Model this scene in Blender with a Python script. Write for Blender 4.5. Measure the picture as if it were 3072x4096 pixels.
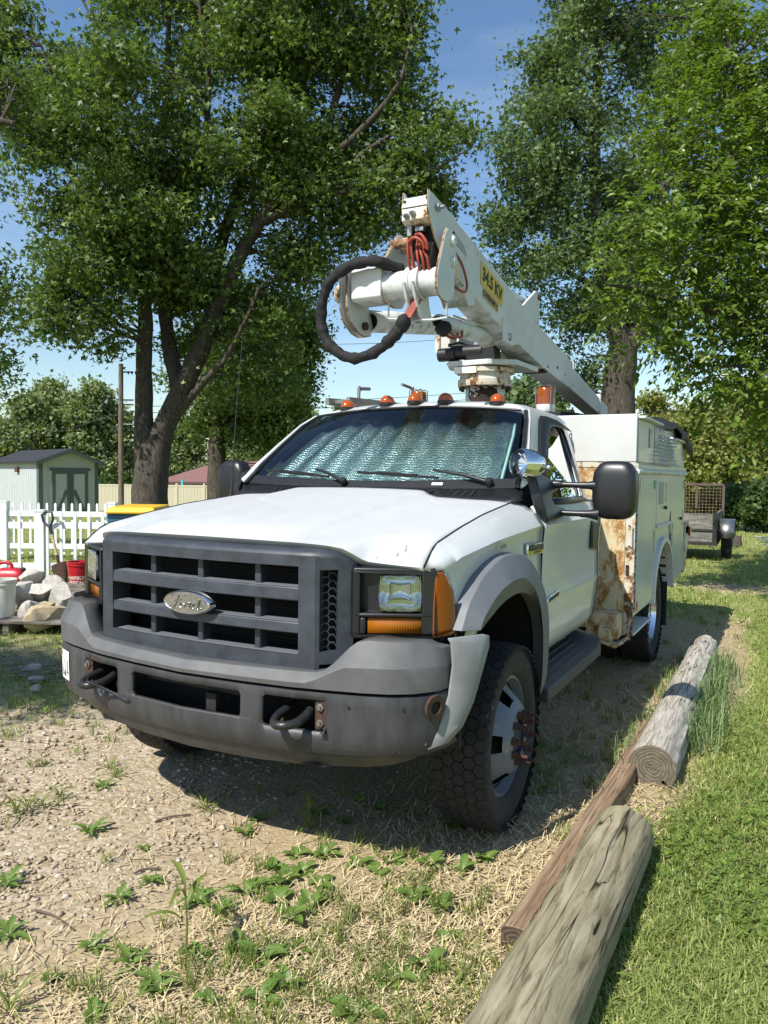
import bpy, bmesh, math, random
import numpy as np
from mathutils import Vector, Matrix, noise

random.seed(7)
RNG = np.random.default_rng(11)
R = math.radians
PI = math.pi
S = bpy.context.scene
COL = S.collection
for o in list(bpy.data.objects):
    bpy.data.objects.remove(o)

# ------------------------------------------------------------------ camera
YAW, PITCH, ROLL, FPX = R(28.455), R(2.793), R(0.680), 3031.65
CAM = Vector((2.0579, -2.2407, 1.5412))
_f = Vector((-math.sin(YAW) * math.cos(PITCH), math.cos(YAW) * math.cos(PITCH), -math.sin(PITCH)))
_r = Vector((math.cos(YAW), math.sin(YAW), 0))
_u = _r.cross(_f)
RIGHT = _r * math.cos(ROLL) + _u * math.sin(ROLL)
UP = -_r * math.sin(ROLL) + _u * math.cos(ROLL)
FWD = _f
cd = bpy.data.cameras.new('camera')
cam = bpy.data.objects.new('camera', cd)
COL.objects.link(cam)
cam.matrix_world = Matrix(((RIGHT.x, UP.x, -FWD.x, CAM.x), (RIGHT.y, UP.y, -FWD.y, CAM.y),
                           (RIGHT.z, UP.z, -FWD.z, CAM.z), (0, 0, 0, 1)))
cd.sensor_fit = 'VERTICAL'
cd.sensor_height = 36.0
cd.lens = FPX / 4096 * 36.0
cd.clip_end = 3000
cd.clip_start = 0.05
S.camera = cam
FH = Vector((-math.sin(YAW), math.cos(YAW), 0))   # level heading
RH = Vector((math.cos(YAW), math.sin(YAW), 0))


def at(us, vs, d):
    """place a thing: direction read in the 1659 px overview, d metres ahead of the viewpoint"""
    u, v = us * 1.8517, vs * 1.8517
    ray = RIGHT * ((u - 1536) / FPX) + UP * ((2048 - v) / FPX) + FWD
    return CAM + ray * (d / ray.dot(FH))


# ------------------------------------------------------------------ world, sun, exposure
SUNV = Vector((-0.18, -0.86, 1.0)).normalized()      # towards the sun
W = bpy.data.worlds.new('World')
S.world = W
W.use_nodes = True
nt = W.node_tree
nt.nodes.clear()
sky = nt.nodes.new('ShaderNodeTexSky')
sky.sky_type = 'NISHITA'
sky.sun_disc = False
sky.sun_elevation = math.asin(SUNV.z)
sky.sun_rotation = math.atan2(SUNV.x, SUNV.y)
sky.altitude = 200
sky.air_density = 1.25
sky.dust_density = 0.35
sky.ozone_density = 2.6
bg = nt.nodes.new('ShaderNodeBackground')
bg.inputs['Strength'].default_value = 0.115
wo = nt.nodes.new('ShaderNodeOutputWorld')
# thin high cirrus low over the horizon, all the way round
tc = nt.nodes.new('ShaderNodeTexCoord')
mp = nt.nodes.new('ShaderNodeMapping')
mp.inputs['Scale'].default_value = (1.2, 1.2, 7.0)
nz = nt.nodes.new('ShaderNodeTexNoise')
nz.inputs['Scale'].default_value = 2.2
nz.inputs['Detail'].default_value = 7
nz.inputs['Roughness'].default_value = 0.6
cr = nt.nodes.new('ShaderNodeValToRGB')
cr.color_ramp.elements[0].position = 0.50
cr.color_ramp.elements[0].color = (0, 0, 0, 1)
cr.color_ramp.elements[1].position = 0.82
cr.color_ramp.elements[1].color = (0.16, 0.16, 0.16, 1)
mx = nt.nodes.new('ShaderNodeMix')
mx.data_type = 'RGBA'
mx.inputs[7].default_value = (7.5, 8.2, 9.0, 1)
nt.links.new(tc.outputs['Generated'], mp.inputs['Vector'])
nt.links.new(mp.outputs['Vector'], nz.inputs['Vector'])
nt.links.new(nz.outputs['Fac'], cr.inputs['Fac'])
nt.links.new(cr.outputs['Color'], mx.inputs[0])
hs = nt.nodes.new('ShaderNodeHueSaturation')
hs.inputs['Saturation'].default_value = 1.1
nt.links.new(sky.outputs['Color'], hs.inputs['Color'])
nt.links.new(hs.outputs['Color'], mx.inputs[6])
nt.links.new(mx.outputs[2], bg.inputs['Color'])
nt.links.new(bg.outputs['Background'], wo.inputs['Surface'])

sd = bpy.data.lights.new('sun', 'SUN')
sd.energy = 4.9
sd.angle = R(0.53)
sd.color = (1.0, 0.955, 0.88)
sun = bpy.data.objects.new('sun', sd)
COL.objects.link(sun)
sun.rotation_euler = SUNV.to_track_quat('Z', 'Y').to_euler()
sun.location = (-20, -60, 80)

vs = S.view_settings
vs.view_transform = 'Standard'
vs.look = 'None'
vs.exposure = 0.45
vs.gamma = 1.0
vs.use_curve_mapping = False
S.render.engine = 'CYCLES'
S.cycles.max_bounces = 8
S.cycles.transparent_max_bounces = 16
S.cycles.caustics_reflective = False
S.cycles.caustics_refractive = False


# ------------------------------------------------------------------ helpers
def link(o, parent=None):
    COL.objects.link(o)
    if parent is not None:
        o.parent = parent
    return o


def tag(o, label=None, cat=None, group=None, kind=None):
    if label: o['label'] = label
    if cat: o['category'] = cat
    if group: o['group'] = group
    if kind: o['kind'] = kind
    return o


def thing(name, label, cat, loc=(0, 0, 0), rz=0.0, group=None):
    o = bpy.data.objects.new(name, None)
    o.empty_display_size = 0.2
    o.location = loc
    o.rotation_euler = (0, 0, rz)
    link(o)
    return tag(o, label, cat, group)


def copy_tree(o, parent=None):
    c = o.copy()
    COL.objects.link(c)
    c.parent = parent
    for ch in list(o.children):
        copy_tree(ch, c)
    return c


def V(*a):
    return Vector(a)


def frame_of(d):
    d = Vector(d).normalized()
    a = Vector((0, 0, 1)) if abs(d.z) < 0.9 else Vector((1, 0, 0))
    x = a.cross(d).normalized()
    return x, d.cross(x).normalized(), d


class MB:
    def __init__(s):
        s.v, s.f, s.m = [], [], []

    def add(s, vs, fs, m=0):
        n = len(s.v)
        s.v += [tuple(p) for p in vs]
        s.f += [tuple(n + i for i in f) for f in fs]
        s.m += [m] * len(fs)
        return s

    def box(s, c, sz, rot=None, m=0):
        c = Vector(c)
        hx, hy, hz = sz[0] / 2, sz[1] / 2, sz[2] / 2
        vs = []
        for x, y, z in ((-1, -1, -1), (1, -1, -1), (1, 1, -1), (-1, 1, -1), (-1, -1, 1), (1, -1, 1), (1, 1, 1), (-1, 1, 1)):
            p = Vector((x * hx, y * hy, z * hz))
            if rot is not None: p = rot @ p
            vs.append(c + p)
        return s.add(vs, [(0, 3, 2, 1), (4, 5, 6, 7), (0, 1, 5, 4), (1, 2, 6, 5), (2, 3, 7, 6), (3, 0, 4, 7)], m)

    def bx(s, x0, x1, y0, y1, z0, z1, m=0):
        return s.box(((x0 + x1) / 2, (y0 + y1) / 2, (z0 + z1) / 2), (abs(x1 - x0), abs(y1 - y0), abs(z1 - z0)), m=m)

    def beam(s, p0, p1, w, h, m=0, up=(0, 0, 1)):
        p0, p1 = Vector(p0), Vector(p1)
        d = (p1 - p0)
        L = d.length
        d.normalize()
        x = d.cross(Vector(up))
        if x.length < 1e-4: x = Vector((1, 0, 0))
        x.normalize()
        z = x.cross(d)
        rot = Matrix((x, d, z)).transposed()
        return s.box((p0 + p1) / 2, (w, L, h), rot, m)

    def prism(s, a, b, m=0):
        n = len(a)
        fs = [tuple(range(n))[::-1], tuple(range(n, 2 * n))]
        for i in range(n):
            j = (i + 1) % n
            fs.append((i, j, n + j, n + i))
        return s.add(list(a) + list(b), fs, m)

    def exx(s, poly, x0, x1, m=0):
        return s.prism([(x0, y, z) for y, z in poly], [(x1, y, z) for y, z in poly], m)

    def exy(s, poly, y0, y1, m=0):
        return s.prism([(x, y0, z) for x, z in poly], [(x, y1, z) for x, z in poly], m)

    def exz(s, poly, z0, z1, m=0):
        return s.prism([(x, y, z0) for x, y in poly], [(x, y, z1) for x, y in poly], m)

    def grid(s, rows, m=0, closed=False, flip=False):
        nr, nc = len(rows), len(rows[0])
        vs = [p for r in rows for p in r]
        fs = []
        for i in range(nr - 1):
            for j in range(nc if closed else nc - 1):
                k = (j + 1) % nc
                q = (i * nc + j, i * nc + k, (i + 1) * nc + k, (i + 1) * nc + j)
                fs.append(q[::-1] if flip else q)
        return s.add(vs, fs, m)

    def cyl(s, p0, p1, r0, r1=None, n=16, m=0, cap=True):
        r1 = r0 if r1 is None else r1
        p0, p1 = Vector(p0), Vector(p1)
        x, y, _ = frame_of(p1 - p0)
        a = [p0 + (x * math.cos(t) + y * math.sin(t)) * r0 for t in [2 * PI * i / n for i in range(n)]]
        b = [p1 + (x * math.cos(t) + y * math.sin(t)) * r1 for t in [2 * PI * i / n for i in range(n)]]
        fs = [(i, (i + 1) % n, n + (i + 1) % n, n + i) for i in range(n)]
        if cap: fs += [tuple(range(n))[::-1], tuple(range(n, 2 * n))]
        return s.add(a + b, fs, m)

    def lathe(s, prof, o, d, n=24, m=0):
        """prof: list of (radius, distance along d)"""
        o = Vector(o)
        x, y, z = frame_of(d)
        rows = []
        for r, h in prof:
            rows.append([o + z * h + (x * math.cos(t) + y * math.sin(t)) * max(r, 1e-4) for t in [2 * PI * i / n for i in range(n)]])
        return s.grid(rows, m, closed=True)

    def tube(s, path, r, n=10, m=0, cap=True):
        path = [Vector(p) for p in path]
        k = len(path)
        rs = r if isinstance(r, (list, tuple)) else [r] * k
        px = None
        rows = []
        for i in range(k):
            d = (path[min(i + 1, k - 1)] - path[max(i - 1, 0)])
            if d.length < 1e-6: d = Vector((0, 0, 1))
            d.normalize()
            if px is None:
                px, py, _ = frame_of(d)
            else:
                px = px - d * px.dot(d)
                if px.length < 1e-5: px = frame_of(d)[0]
                px.normalize()
                py = d.cross(px)
            rows.append([path[i] + (px * math.cos(t) + py * math.sin(t)) * rs[i] for t in [2 * PI * j / n for j in range(n)]])
        base = len(s.v)
        s.grid(rows, m, closed=True)
        if cap:
            s.f += [tuple(base + j for j in range(n))[::-1], tuple(base + (k - 1) * n + j for j in range(n))]
            s.m += [m, m]
        return s

    def ell(s, c, rad, n=16, k=10, rot=None, m=0, e=1.0):
        c = Vector(c)
        rows = []
        sg = lambda a, p: math.copysign(abs(a) ** p, a)
        for i in range(k + 1):
            ph = -PI / 2 + PI * i / k
            row = []
            for j in range(n):
                t = 2 * PI * j / n
                p = Vector((rad[0] * sg(math.cos(ph), e) * sg(math.cos(t), e), rad[1] * sg(math.cos(ph), e) * sg(math.sin(t), e), rad[2] * sg(math.sin(ph), e)))
                if rot is not None: p = rot @ p
                row.append(c + p)
            rows.append(row)
        return s.grid(rows, m, closed=True)

    def mirror(s):
        """append the X-mirrored copy"""
        n = len(s.v)
        s.v += [(-x, y, z) for x, y, z in s.v]
        s.f += [tuple(n + i for i in f[::-1]) for f in s.f]
        s.m += list(s.m)
        return s

    def mirrored(s):
        o = MB()
        o.v = [(-x, y, z) for x, y, z in s.v]
        o.f = [f[::-1] for f in s.f]
        o.m = list(s.m)
        return o

    def mesh(s, name, mats, smooth=40):
        me = bpy.data.meshes.new(name)
        me.from_pydata(s.v, [], s.f)
        for mt in (mats if isinstance(mats, (list, tuple)) else [mats]):
            me.materials.append(mt)
        if any(s.m): me.polygons.foreach_set('material_index', s.m)
        bm = bmesh.new()
        bm.from_mesh(me)
        bmesh.ops.remove_doubles(bm, verts=bm.verts, dist=1e-5)
        bmesh.ops.recalc_face_normals(bm, faces=bm.faces)
        bm.to_mesh(me)
        bm.free()
        if smooth:
            me.polygons.foreach_set('use_smooth', [True] * len(me.polygons))
            me.set_sharp_from_angle(angle=R(smooth))
        me.update()
        return me

    def build(s, name, mats, parent=None, smooth=40, bevel=0, seg=2, solid=0, sub=0, offset=-1.0):
        o = bpy.data.objects.new(name, s.mesh(name, mats, smooth))
        if sub:
            md = o.modifiers.new('sub', 'SUBSURF')
            md.levels = md.render_levels = sub
        if solid:
            md = o.modifiers.new('solid', 'SOLIDIFY')
            md.thickness = solid
            md.offset = offset
        if bevel:
            md = o.modifiers.new('bevel', 'BEVEL')
            md.width = bevel
            md.segments = seg
            md.limit_method = 'ANGLE'
            md.angle_limit = R(38)
            md.harden_normals = False
        return link(o, parent)


def catmull(pts, k=6):
    pts = [Vector(p) for p in pts]
    out = []
    n = len(pts)
    for i in range(n - 1):
        p0, p1, p2, p3 = pts[max(i - 1, 0)], pts[i], pts[i + 1], pts[min(i + 2, n - 1)]
        for j in range(k):
            t = j / k
            out.append(0.5 * ((2 * p1) + (p2 - p0) * t + (2 * p0 - 5 * p1 + 4 * p2 - p3) * t * t + (3 * p1 - p0 - 3 * p2 + p3) * t ** 3))
    out.append(pts[-1])
    return out


def lerp(xs, ys, x):
    return float(np.interp(x, xs, ys))


def tri_mesh(name, verts, tris, mats, mi=None, smooth=False):
    """fast numpy mesh: verts (n,3), tris (m,3)"""
    me = bpy.data.meshes.new(name)
    nv, nf = len(verts), len(tris)
    me.vertices.add(nv)
    me.vertices.foreach_set('co', np.asarray(verts, np.float32).ravel())
    me.loops.add(nf * 3)
    me.loops.foreach_set('vertex_index', np.asarray(tris, np.int32).ravel())
    me.polygons.add(nf)
    me.polygons.foreach_set('loop_start', np.arange(0, nf * 3, 3, dtype=np.int32))
    me.polygons.foreach_set('loop_total', np.full(nf, 3, np.int32))
    for mt in (mats if isinstance(mats, (list, tuple)) else [mats]):
        me.materials.append(mt)
    if mi is not None: me.polygons.foreach_set('material_index', np.asarray(mi, np.int32))
    if smooth: me.polygons.foreach_set('use_smooth', np.ones(nf, bool))
    me.update(calc_edges=True)
    me.validate()
    return me


def text_mesh(body, size, mt, extrude=0.0, align='CENTER', shear=0.0, space=1.0, bold=0.0):
    cu = bpy.data.curves.new('t', 'FONT')
    cu.body = body
    cu.size = size
    cu.align_x = align
    cu.align_y = 'CENTER'
    cu.extrude = extrude
    cu.offset = bold
    cu.shear = shear
    cu.space_character = space
    ob = bpy.data.objects.new('t', cu)
    COL.objects.link(ob)
    dg = bpy.context.evaluated_depsgraph_get()
    me = bpy.data.meshes.new_from_object(ob.evaluated_get(dg))
    bpy.data.objects.remove(ob)
    me.materials.clear()
    me.materials.append(mt)
    return me


def place_mesh(me, name, o, ex, ey, parent=None):
    """flat mesh (local x,y) laid out with axes ex, ey at o"""
    ex, ey = Vector(ex).normalized(), Vector(ey).normalized()
    ez = ex.cross(ey).normalized()
    me.transform(Matrix(((ex.x, ey.x, ez.x, o[0]), (ex.y, ey.y, ez.y, o[1]), (ex.z, ey.z, ez.z, o[2]), (0, 0, 0, 1))))
    ob = bpy.data.objects.new(name, me)
    return link(ob, parent)


# ------------------------------------------------------------------ materials
def nodes(name):
    m = bpy.data.materials.new(name)
    m.use_nodes = True
    t = m.node_tree
    b = t.nodes['Principled BSDF']
    return m, t, b


def N(t, typ, **kw):
    n = t.nodes.new('ShaderNode' + typ)
    for k, v in kw.items():
        if k in n.inputs: n.inputs[k].default_value = v
        else: setattr(n, k, v)
    return n


def ramp(t, fac, stops):
    n = t.nodes.new('ShaderNodeValToRGB')
    el = n.color_ramp.elements
    while len(el) < len(stops): el.new(0.5)
    for e, (p, c) in zip(el, stops):
        e.position = p
        e.color = tuple(c) + (1,) if len(c) == 3 else c
    t.links.new(fac, n.inputs['Fac'])
    return n.outputs['Color']


def mixc(t, fac, a, b, mode='MIX'):
    n = t.nodes.new('ShaderNodeMix')
    n.data_type = 'RGBA'
    n.blend_type = mode
    for sock, val in ((n.inputs[0], fac), (n.inputs[6], a), (n.inputs[7], b)):
        if hasattr(val, 'links'): t.links.new(val, sock)
        elif isinstance(val, (int, float)): sock.default_value = val
        else: sock.default_value = tuple(val) + (1,) if len(val) == 3 else val
    return n.outputs[2]


def math_(t, op, a, b=0.5):
    n = t.nodes.new('ShaderNodeMath')
    n.operation = op
    for sock, val in ((n.inputs[0], a), (n.inputs[1], b)):
        if hasattr(val, 'links'): t.links.new(val, sock)
        else: sock.default_value = val
    return n.outputs[0]


def coords(t, scale=(1, 1, 1), kind='Object'):
    c = t.nodes.new('ShaderNodeTexCoord')
    mpn = t.nodes.new('ShaderNodeMapping')
    mpn.inputs['Scale'].default_value = scale
    t.links.new(c.outputs[kind], mpn.inputs['Vector'])
    return mpn.outputs['Vector']


def noise_(t, vec, scale, detail=5, rough=0.55, dist=0.0):
    n = N(t, 'TexNoise', Scale=scale, Detail=detail, Roughness=rough, Distortion=dist)
    t.links.new(vec, n.inputs['Vector'])
    return n.outputs['Fac']


def bump_(t, b, h, strength=0.3, dist=0.01):
    n = N(t, 'Bump', Strength=strength, Distance=dist)
    t.links.new(h, n.inputs['Height'])
    t.links.new(n.outputs['Normal'], b.inputs['Normal'])


def pm(name, col, rough=0.5, metal=0.0, var=0.15, vs=5.0, bump=0.0, bs=60.0, bd=0.004, coat=0.0, spec=0.5, sc=(1, 1, 1), specks=None, rvar=0.0):
    m, t, b = nodes(name)
    v = coords(t, sc)
    n1 = noise_(t, v, vs, 6, 0.6)
    c0 = [max(0, x * (1 - var)) for x in col]
    c1 = [min(1, x * (1 + var)) for x in col]
    c = ramp(t, n1, [(0.3, c0), (0.7, c1)])
    if specks:
        n2 = noise_(t, v, specks[1], 3, 0.6)
        k = ramp(t, n2, [(specks[2], (0, 0, 0)), (specks[2] + 0.03, (1, 1, 1))])
        c = mixc(t, k, c, specks[0])
    t.links.new(c, b.inputs['Base Color'])
    b.inputs['Roughness'].default_value = rough
    b.inputs['Metallic'].default_value = metal
    b.inputs['Specular IOR Level'].default_value = spec
    b.inputs['Coat Weight'].default_value = coat
    b.inputs['Coat Roughness'].default_value = 0.06
    if rvar:
        n3 = noise_(t, v, vs * 2.3, 5, 0.6)
        mr = N(t, 'MapRange')
        mr.inputs['To Min'].default_value = max(0, rough - rvar)
        mr.inputs['To Max'].default_value = min(1, rough + rvar)
        t.links.new(n3, mr.inputs['Value'])
        t.links.new(mr.outputs[0], b.inputs['Roughness'])
    if bump:
        bump_(t, b, noise_(t, v, bs, 4, 0.6), bump, bd)
    return m


RUST = (0.20, 0.075, 0.022)


def rusty(name, col, amount=0.5, scale=6.0, rough=0.45, dirt=0.0, coat=0.0, streak=1.0, soft=0.05, mildew=0.0, rcol=None):
    """painted steel with rust breaking through; amount is the noise threshold (lower = more rust)"""
    m, t, b = nodes(name)
    v = coords(t)
    vs_ = coords(t, (1, 1, streak))
    n1 = noise_(t, vs_, scale, 8, 0.62, 0.3)
    n2 = noise_(t, v, scale * 5, 5, 0.6)
    comb = math_(t, 'ADD', math_(t, 'MULTIPLY', n1, 0.75), math_(t, 'MULTIPLY', n2, 0.25))
    k = ramp(t, comb, [(amount, (0, 0, 0)), (amount + soft, (1, 1, 1))])
    halo = ramp(t, comb, [(amount - 0.10, (0, 0, 0)), (amount + 0.02, (0.6, 0.6, 0.6))])
    rc = ramp(t, noise_(t, v, scale * 9, 5, 0.7), rcol or [(0.3, (0.045, 0.020, 0.012)), (0.5, (0.15, 0.065, 0.025)), (0.72, (0.36, 0.19, 0.07))])
    pv = noise_(t, v, 2.6, 6, 0.6)
    pc = ramp(t, pv, [(0.3, [x * 0.86 for x in col]), (0.65, col)])
    if mildew:
        md = noise_(t, v, 7.0, 9, 0.75)
        mk = ramp(t, md, [(0.60 - mildew, (0, 0, 0)), (0.66 - mildew * 0.5, (0.75, 0.75, 0.75))])
        g = N(t, 'NewGeometry')
        sx = N(t, 'SeparateXYZ')
        t.links.new(g.outputs['Normal'], sx.inputs[0])
        under = ramp(t, math_(t, 'MULTIPLY', sx.outputs['Z'], -1.0), [(0.0, (0.12, 0.12, 0.12)), (0.7, (1, 1, 1))])
        mk = mixc(t, 1.0, mk, under, 'MULTIPLY')
        pc = mixc(t, mk, pc, (0.16, 0.165, 0.11))
    pc = mixc(t, halo, pc, (0.58, 0.42, 0.20))
    c = mixc(t, k, pc, rc)
    t.links.new(c, b.inputs['Base Color'])
    rr = mixc(t, k, (rough,) * 3, (0.85,) * 3)
    t.links.new(rr, b.inputs['Roughness'])
    b.inputs['Coat Weight'].default_value = coat
    b.inputs['Coat Roughness'].default_value = 0.08
    bump_(t, b, comb, 0.35, 0.006)
    return m


M = {}
M['white'] = pm('white_paint', (0.58, 0.60, 0.60), 0.32, var=0.05, vs=3, coat=0.55, bump=0.02, bs=3, bd=0.02)
M['hood'] = pm('chalky_white_paint', (0.53, 0.54, 0.545), 0.5, var=0.04, vs=9, coat=0.18, rvar=0.12)
M['pad'] = pm('grey_moulded_plastic', (0.10, 0.102, 0.104), 0.62, var=0.24, vs=7, bump=0.15, bs=500, bd=0.001, rvar=0.08)
M['steel_bumper'] = pm('scuffed_grey_bumper', (0.044, 0.045, 0.048), 0.48, var=0.38, vs=14, sc=(1, 1, 0.35), bump=0.06, bs=300, bd=0.001, specks=((0.5, 0.47, 0.4), 85, 0.715), rvar=0.12)
M['grille'] = pm('slate_grey_plastic', (0.036, 0.043, 0.054), 0.5, var=0.38, vs=11, bump=0.12, bs=450, bd=0.001, rvar=0.1)
M['flare'] = pm('grey_flare_plastic', (0.135, 0.145, 0.16), 0.55, var=0.12, vs=8, bump=0.1, bs=450, bd=0.001)
M['fin'] = pm('light_grey_flare_plastic', (0.24, 0.248, 0.25), 0.6, var=0.14, vs=10, bump=0.1, bs=450, bd=0.001)
M['black'] = pm('black_plastic', (0.011, 0.0115, 0.013), 0.42, var=0.2, vs=20, bump=0.08, bs=500, bd=0.001)
M['mirror_black'] = pm('black_mirror_plastic', (0.014, 0.0145, 0.016), 0.36, var=0.15, vs=30, bump=0.10, bs=700, bd=0.0008)
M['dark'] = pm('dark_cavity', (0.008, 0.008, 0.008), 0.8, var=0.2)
M['rubber'] = pm('tyre_rubber', (0.022, 0.021, 0.020), 0.85, var=0.25, vs=18, bump=0.15, bs=160, bd=0.002)
M['sidewall'] = pm('dusty_sidewall_rubber', (0.040, 0.036, 0.031), 0.9, var=0.3, vs=14, bump=0.2, bs=120, bd=0.002)
M['reflector'] = pm('silvered_reflector', (0.80, 0.83, 0.87), 0.09, 1.0, var=0.05, bump=0.15, bs=30, bd=0.006)
M['chrome'] = pm('chrome', (0.82, 0.83, 0.84), 0.07, 1.0, var=0.03)
M['worn_chrome'] = pm('worn_chrome', (0.46, 0.46, 0.44), 0.33, 1.0, var=0.12, vs=40)
M['wheel'] = rusty('grey_wheel_paint', (0.17, 0.19, 0.22), 0.64, 9.0, 0.5)
M['wheel_bright'] = pm('polished_wheel', (0.62, 0.63, 0.65), 0.18, 1.0, var=0.15, vs=12)
M['lug'] = pm('rusty_lug_steel', (0.085, 0.045, 0.03), 0.8, 0.3, var=0.4, vs=60)
M['hub_blue'] = pm('dark_blue_hub', (0.02, 0.025, 0.06), 0.5, var=0.4, vs=30)
M['rust'] = pm('bare_rust', (0.055, 0.029, 0.018), 0.9, var=0.5, vs=40, bump=0.3, bs=120)
M['boom'] = rusty('boom_white_paint', (0.60, 0.62, 0.61), 0.645, 5.0, 0.5, mildew=0.13)
M['boom_clean'] = rusty('boom_white_enamel', (0.60, 0.62, 0.61), 0.69, 4.0, 0.42, mildew=0.04)
M['boom_rusty'] = rusty('boom_chipped_paint', (0.58, 0.58, 0.54), 0.51, 7.0, 0.6)
M['box_paint'] = rusty('utility_box_paint', (0.56, 0.58, 0.58), 0.70, 3.2, 0.30, coat=0.35)
M['box_front'] = rusty('utility_box_front_paint', (0.58, 0.585, 0.57), 0.665, 3.0, 0.5)
M['box_rust'] = rusty('rust_streaked_box_paint', (0.60, 0.53, 0.37), 0.485, 15.0, 0.75, streak=0.55, soft=0.09, rcol=[(0.3, (0.10, 0.04, 0.015)), (0.5, (0.30, 0.135, 0.035)), (0.72, (0.55, 0.33, 0.11))])
M['rust_edge'] = rusty('rusty_plate_edge', (0.20, 0.115, 0.085), 0.50, 14.0, 0.85)
M['amber'] = None
M['red_hose'] = pm('orange_red_hose', (0.27, 0.045, 0.024), 0.5, var=0.3, vs=12)
M['sleeve'] = pm('black_hose_sleeve', (0.007, 0.007, 0.007), 0.8, var=0.4, vs=25, bump=0.5, bs=45, bd=0.008)
M['tarp'] = pm('black_tarp', (0.020, 0.020, 0.021), 0.55, var=0.2, bump=0.25, bs=25, bd=0.01)
M['yellow'] = pm('yellow_sign_vinyl', (0.62, 0.43, 0.03), 0.45, var=0.14, vs=30, specks=((0.25, 0.2, 0.1), 90, 0.68))
M['faded_yellow'] = pm('faded_orange_vinyl', (0.50, 0.33, 0.10), 0.5, var=0.16, vs=30, specks=((0.2, 0.17, 0.1), 90, 0.64))
M['ink'] = pm('black_ink', (0.012, 0.012, 0.012), 0.5, var=0.1)
M['label_grey'] = pm('faded_grey_label', (0.30, 0.32, 0.33), 0.5, var=0.15, vs=60)
M['label_white'] = pm('white_sticker', (0.78, 0.78, 0.74), 0.45, var=0.06, vs=30)
M['label_cream'] = pm('cream_sticker', (0.62, 0.60, 0.46), 0.5, var=0.08, vs=30)
M['green_label'] = pm('green_sticker', (0.02, 0.32, 0.12), 0.45, var=0.08)
M['steel'] = pm('bare_steel', (0.34, 0.34, 0.33), 0.4, 0.9, var=0.25, vs=30)
M['hook'] = pm('worn_black_steel', (0.035, 0.036, 0.038), 0.38, 0.5, var=0.35, vs=30, bump=0.1, bs=120)
M['chassis'] = pm('grimy_chassis', (0.022, 0.02, 0.018), 0.8, var=0.4, vs=12, bump=0.3, bs=40)
M['interior'] = pm('grey_interior_trim', (0.24, 0.25, 0.23), 0.75, var=0.1)
M['seat'] = pm('tan_grey_seat_cloth', (0.17, 0.16, 0.14), 0.9, var=0.2, vs=30)
M['board'] = pm('black_step_plastic', (0.040, 0.043, 0.048), 0.55, var=0.25, vs=10, bump=0.12, bs=260, bd=0.002)


def lens(name, col, rough=0.12, rib=(0, 0, 0), trans=0.55, wave=220):
    m, t, b = nodes(name)
    b.inputs['Base Color'].default_value = tuple(col) + (1,)
    b.inputs['Roughness'].default_value = rough
    b.inputs['Transmission Weight'].default_value = trans
    b.inputs['Coat Weight'].default_value = 0.6
    b.inputs['Coat Roughness'].default_value = 0.04
    b.inputs['IOR'].default_value = 1.45
    if any(rib):
        v = coords(t, rib)
        w = N(t, 'TexWave', Scale=1.0)
        t.links.new(v, w.inputs['Vector'])
        bump_(t, b, w.outputs['Fac'], 0.5, 0.004)
    return m


M['amber'] = lens('amber_lens', (0.42, 0.095, 0.004), 0.15, (0, 0, 90), 0.45)
M['amber_dark'] = lens('amber_marker_lens', (0.50, 0.10, 0.006), 0.14, (0, 0, 40), 0.3)
M['amber_turn'] = lens('amber_turn_lens', (0.60, 0.19, 0.006), 0.14, (60, 60, 28), 0.4)


def glass(name, tint, refl=1.0, rough=0.0, band=None):
    """thin pane: tinted see-through plus surface reflection by Fresnel"""
    m, t, b = nodes(name)
    t.nodes.remove(b)
    tr = N(t, 'BsdfTransparent')
    tr.inputs['Color'].default_value = tuple(tint) + (1,)
    gl = N(t, 'BsdfGlossy', Roughness=rough)
    gl.inputs['Color'].default_value = (1, 1, 1, 1)
    fr = N(t, 'Fresnel', IOR=1.5)
    k = math_(t, 'MINIMUM', math_(t, 'MULTIPLY', fr.outputs[0], refl), 1.0)
    ms = N(t, 'MixShader')
    t.links.new(k, ms.inputs[0])
    t.links.new(tr.outputs[0], ms.inputs[1])
    t.links.new(gl.outputs[0], ms.inputs[2])
    if band:
        g = N(t, 'TexCoord')
        sx = N(t, 'SeparateXYZ')
        t.links.new(g.outputs['Object'], sx.inputs[0])
        mr = N(t, 'MapRange')
        mr.inputs['From Min'].default_value = band[0]
        mr.inputs['From Max'].default_value = band[1]
        t.links.new(sx.outputs['Z'], mr.inputs['Value'])
        t.links.new(mixc(t, mr.outputs[0], tint, band[2]), tr.inputs['Color'])
    t.links.new(ms.outputs[0], t.nodes['Material Output'].inputs['Surface'])
    return m


M['windshield'] = glass('windshield_glass', (0.78, 0.90, 0.87), 1.1, 0.0, (1.83, 1.90, (0.16, 0.22, 0.28)))
M['side_glass'] = glass('side_window_glass', (0.30, 0.34, 0.32), 4.5)
M['lamp_glass'] = glass('headlamp_glass', (0.86, 0.9, 0.93), 1.6)


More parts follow.
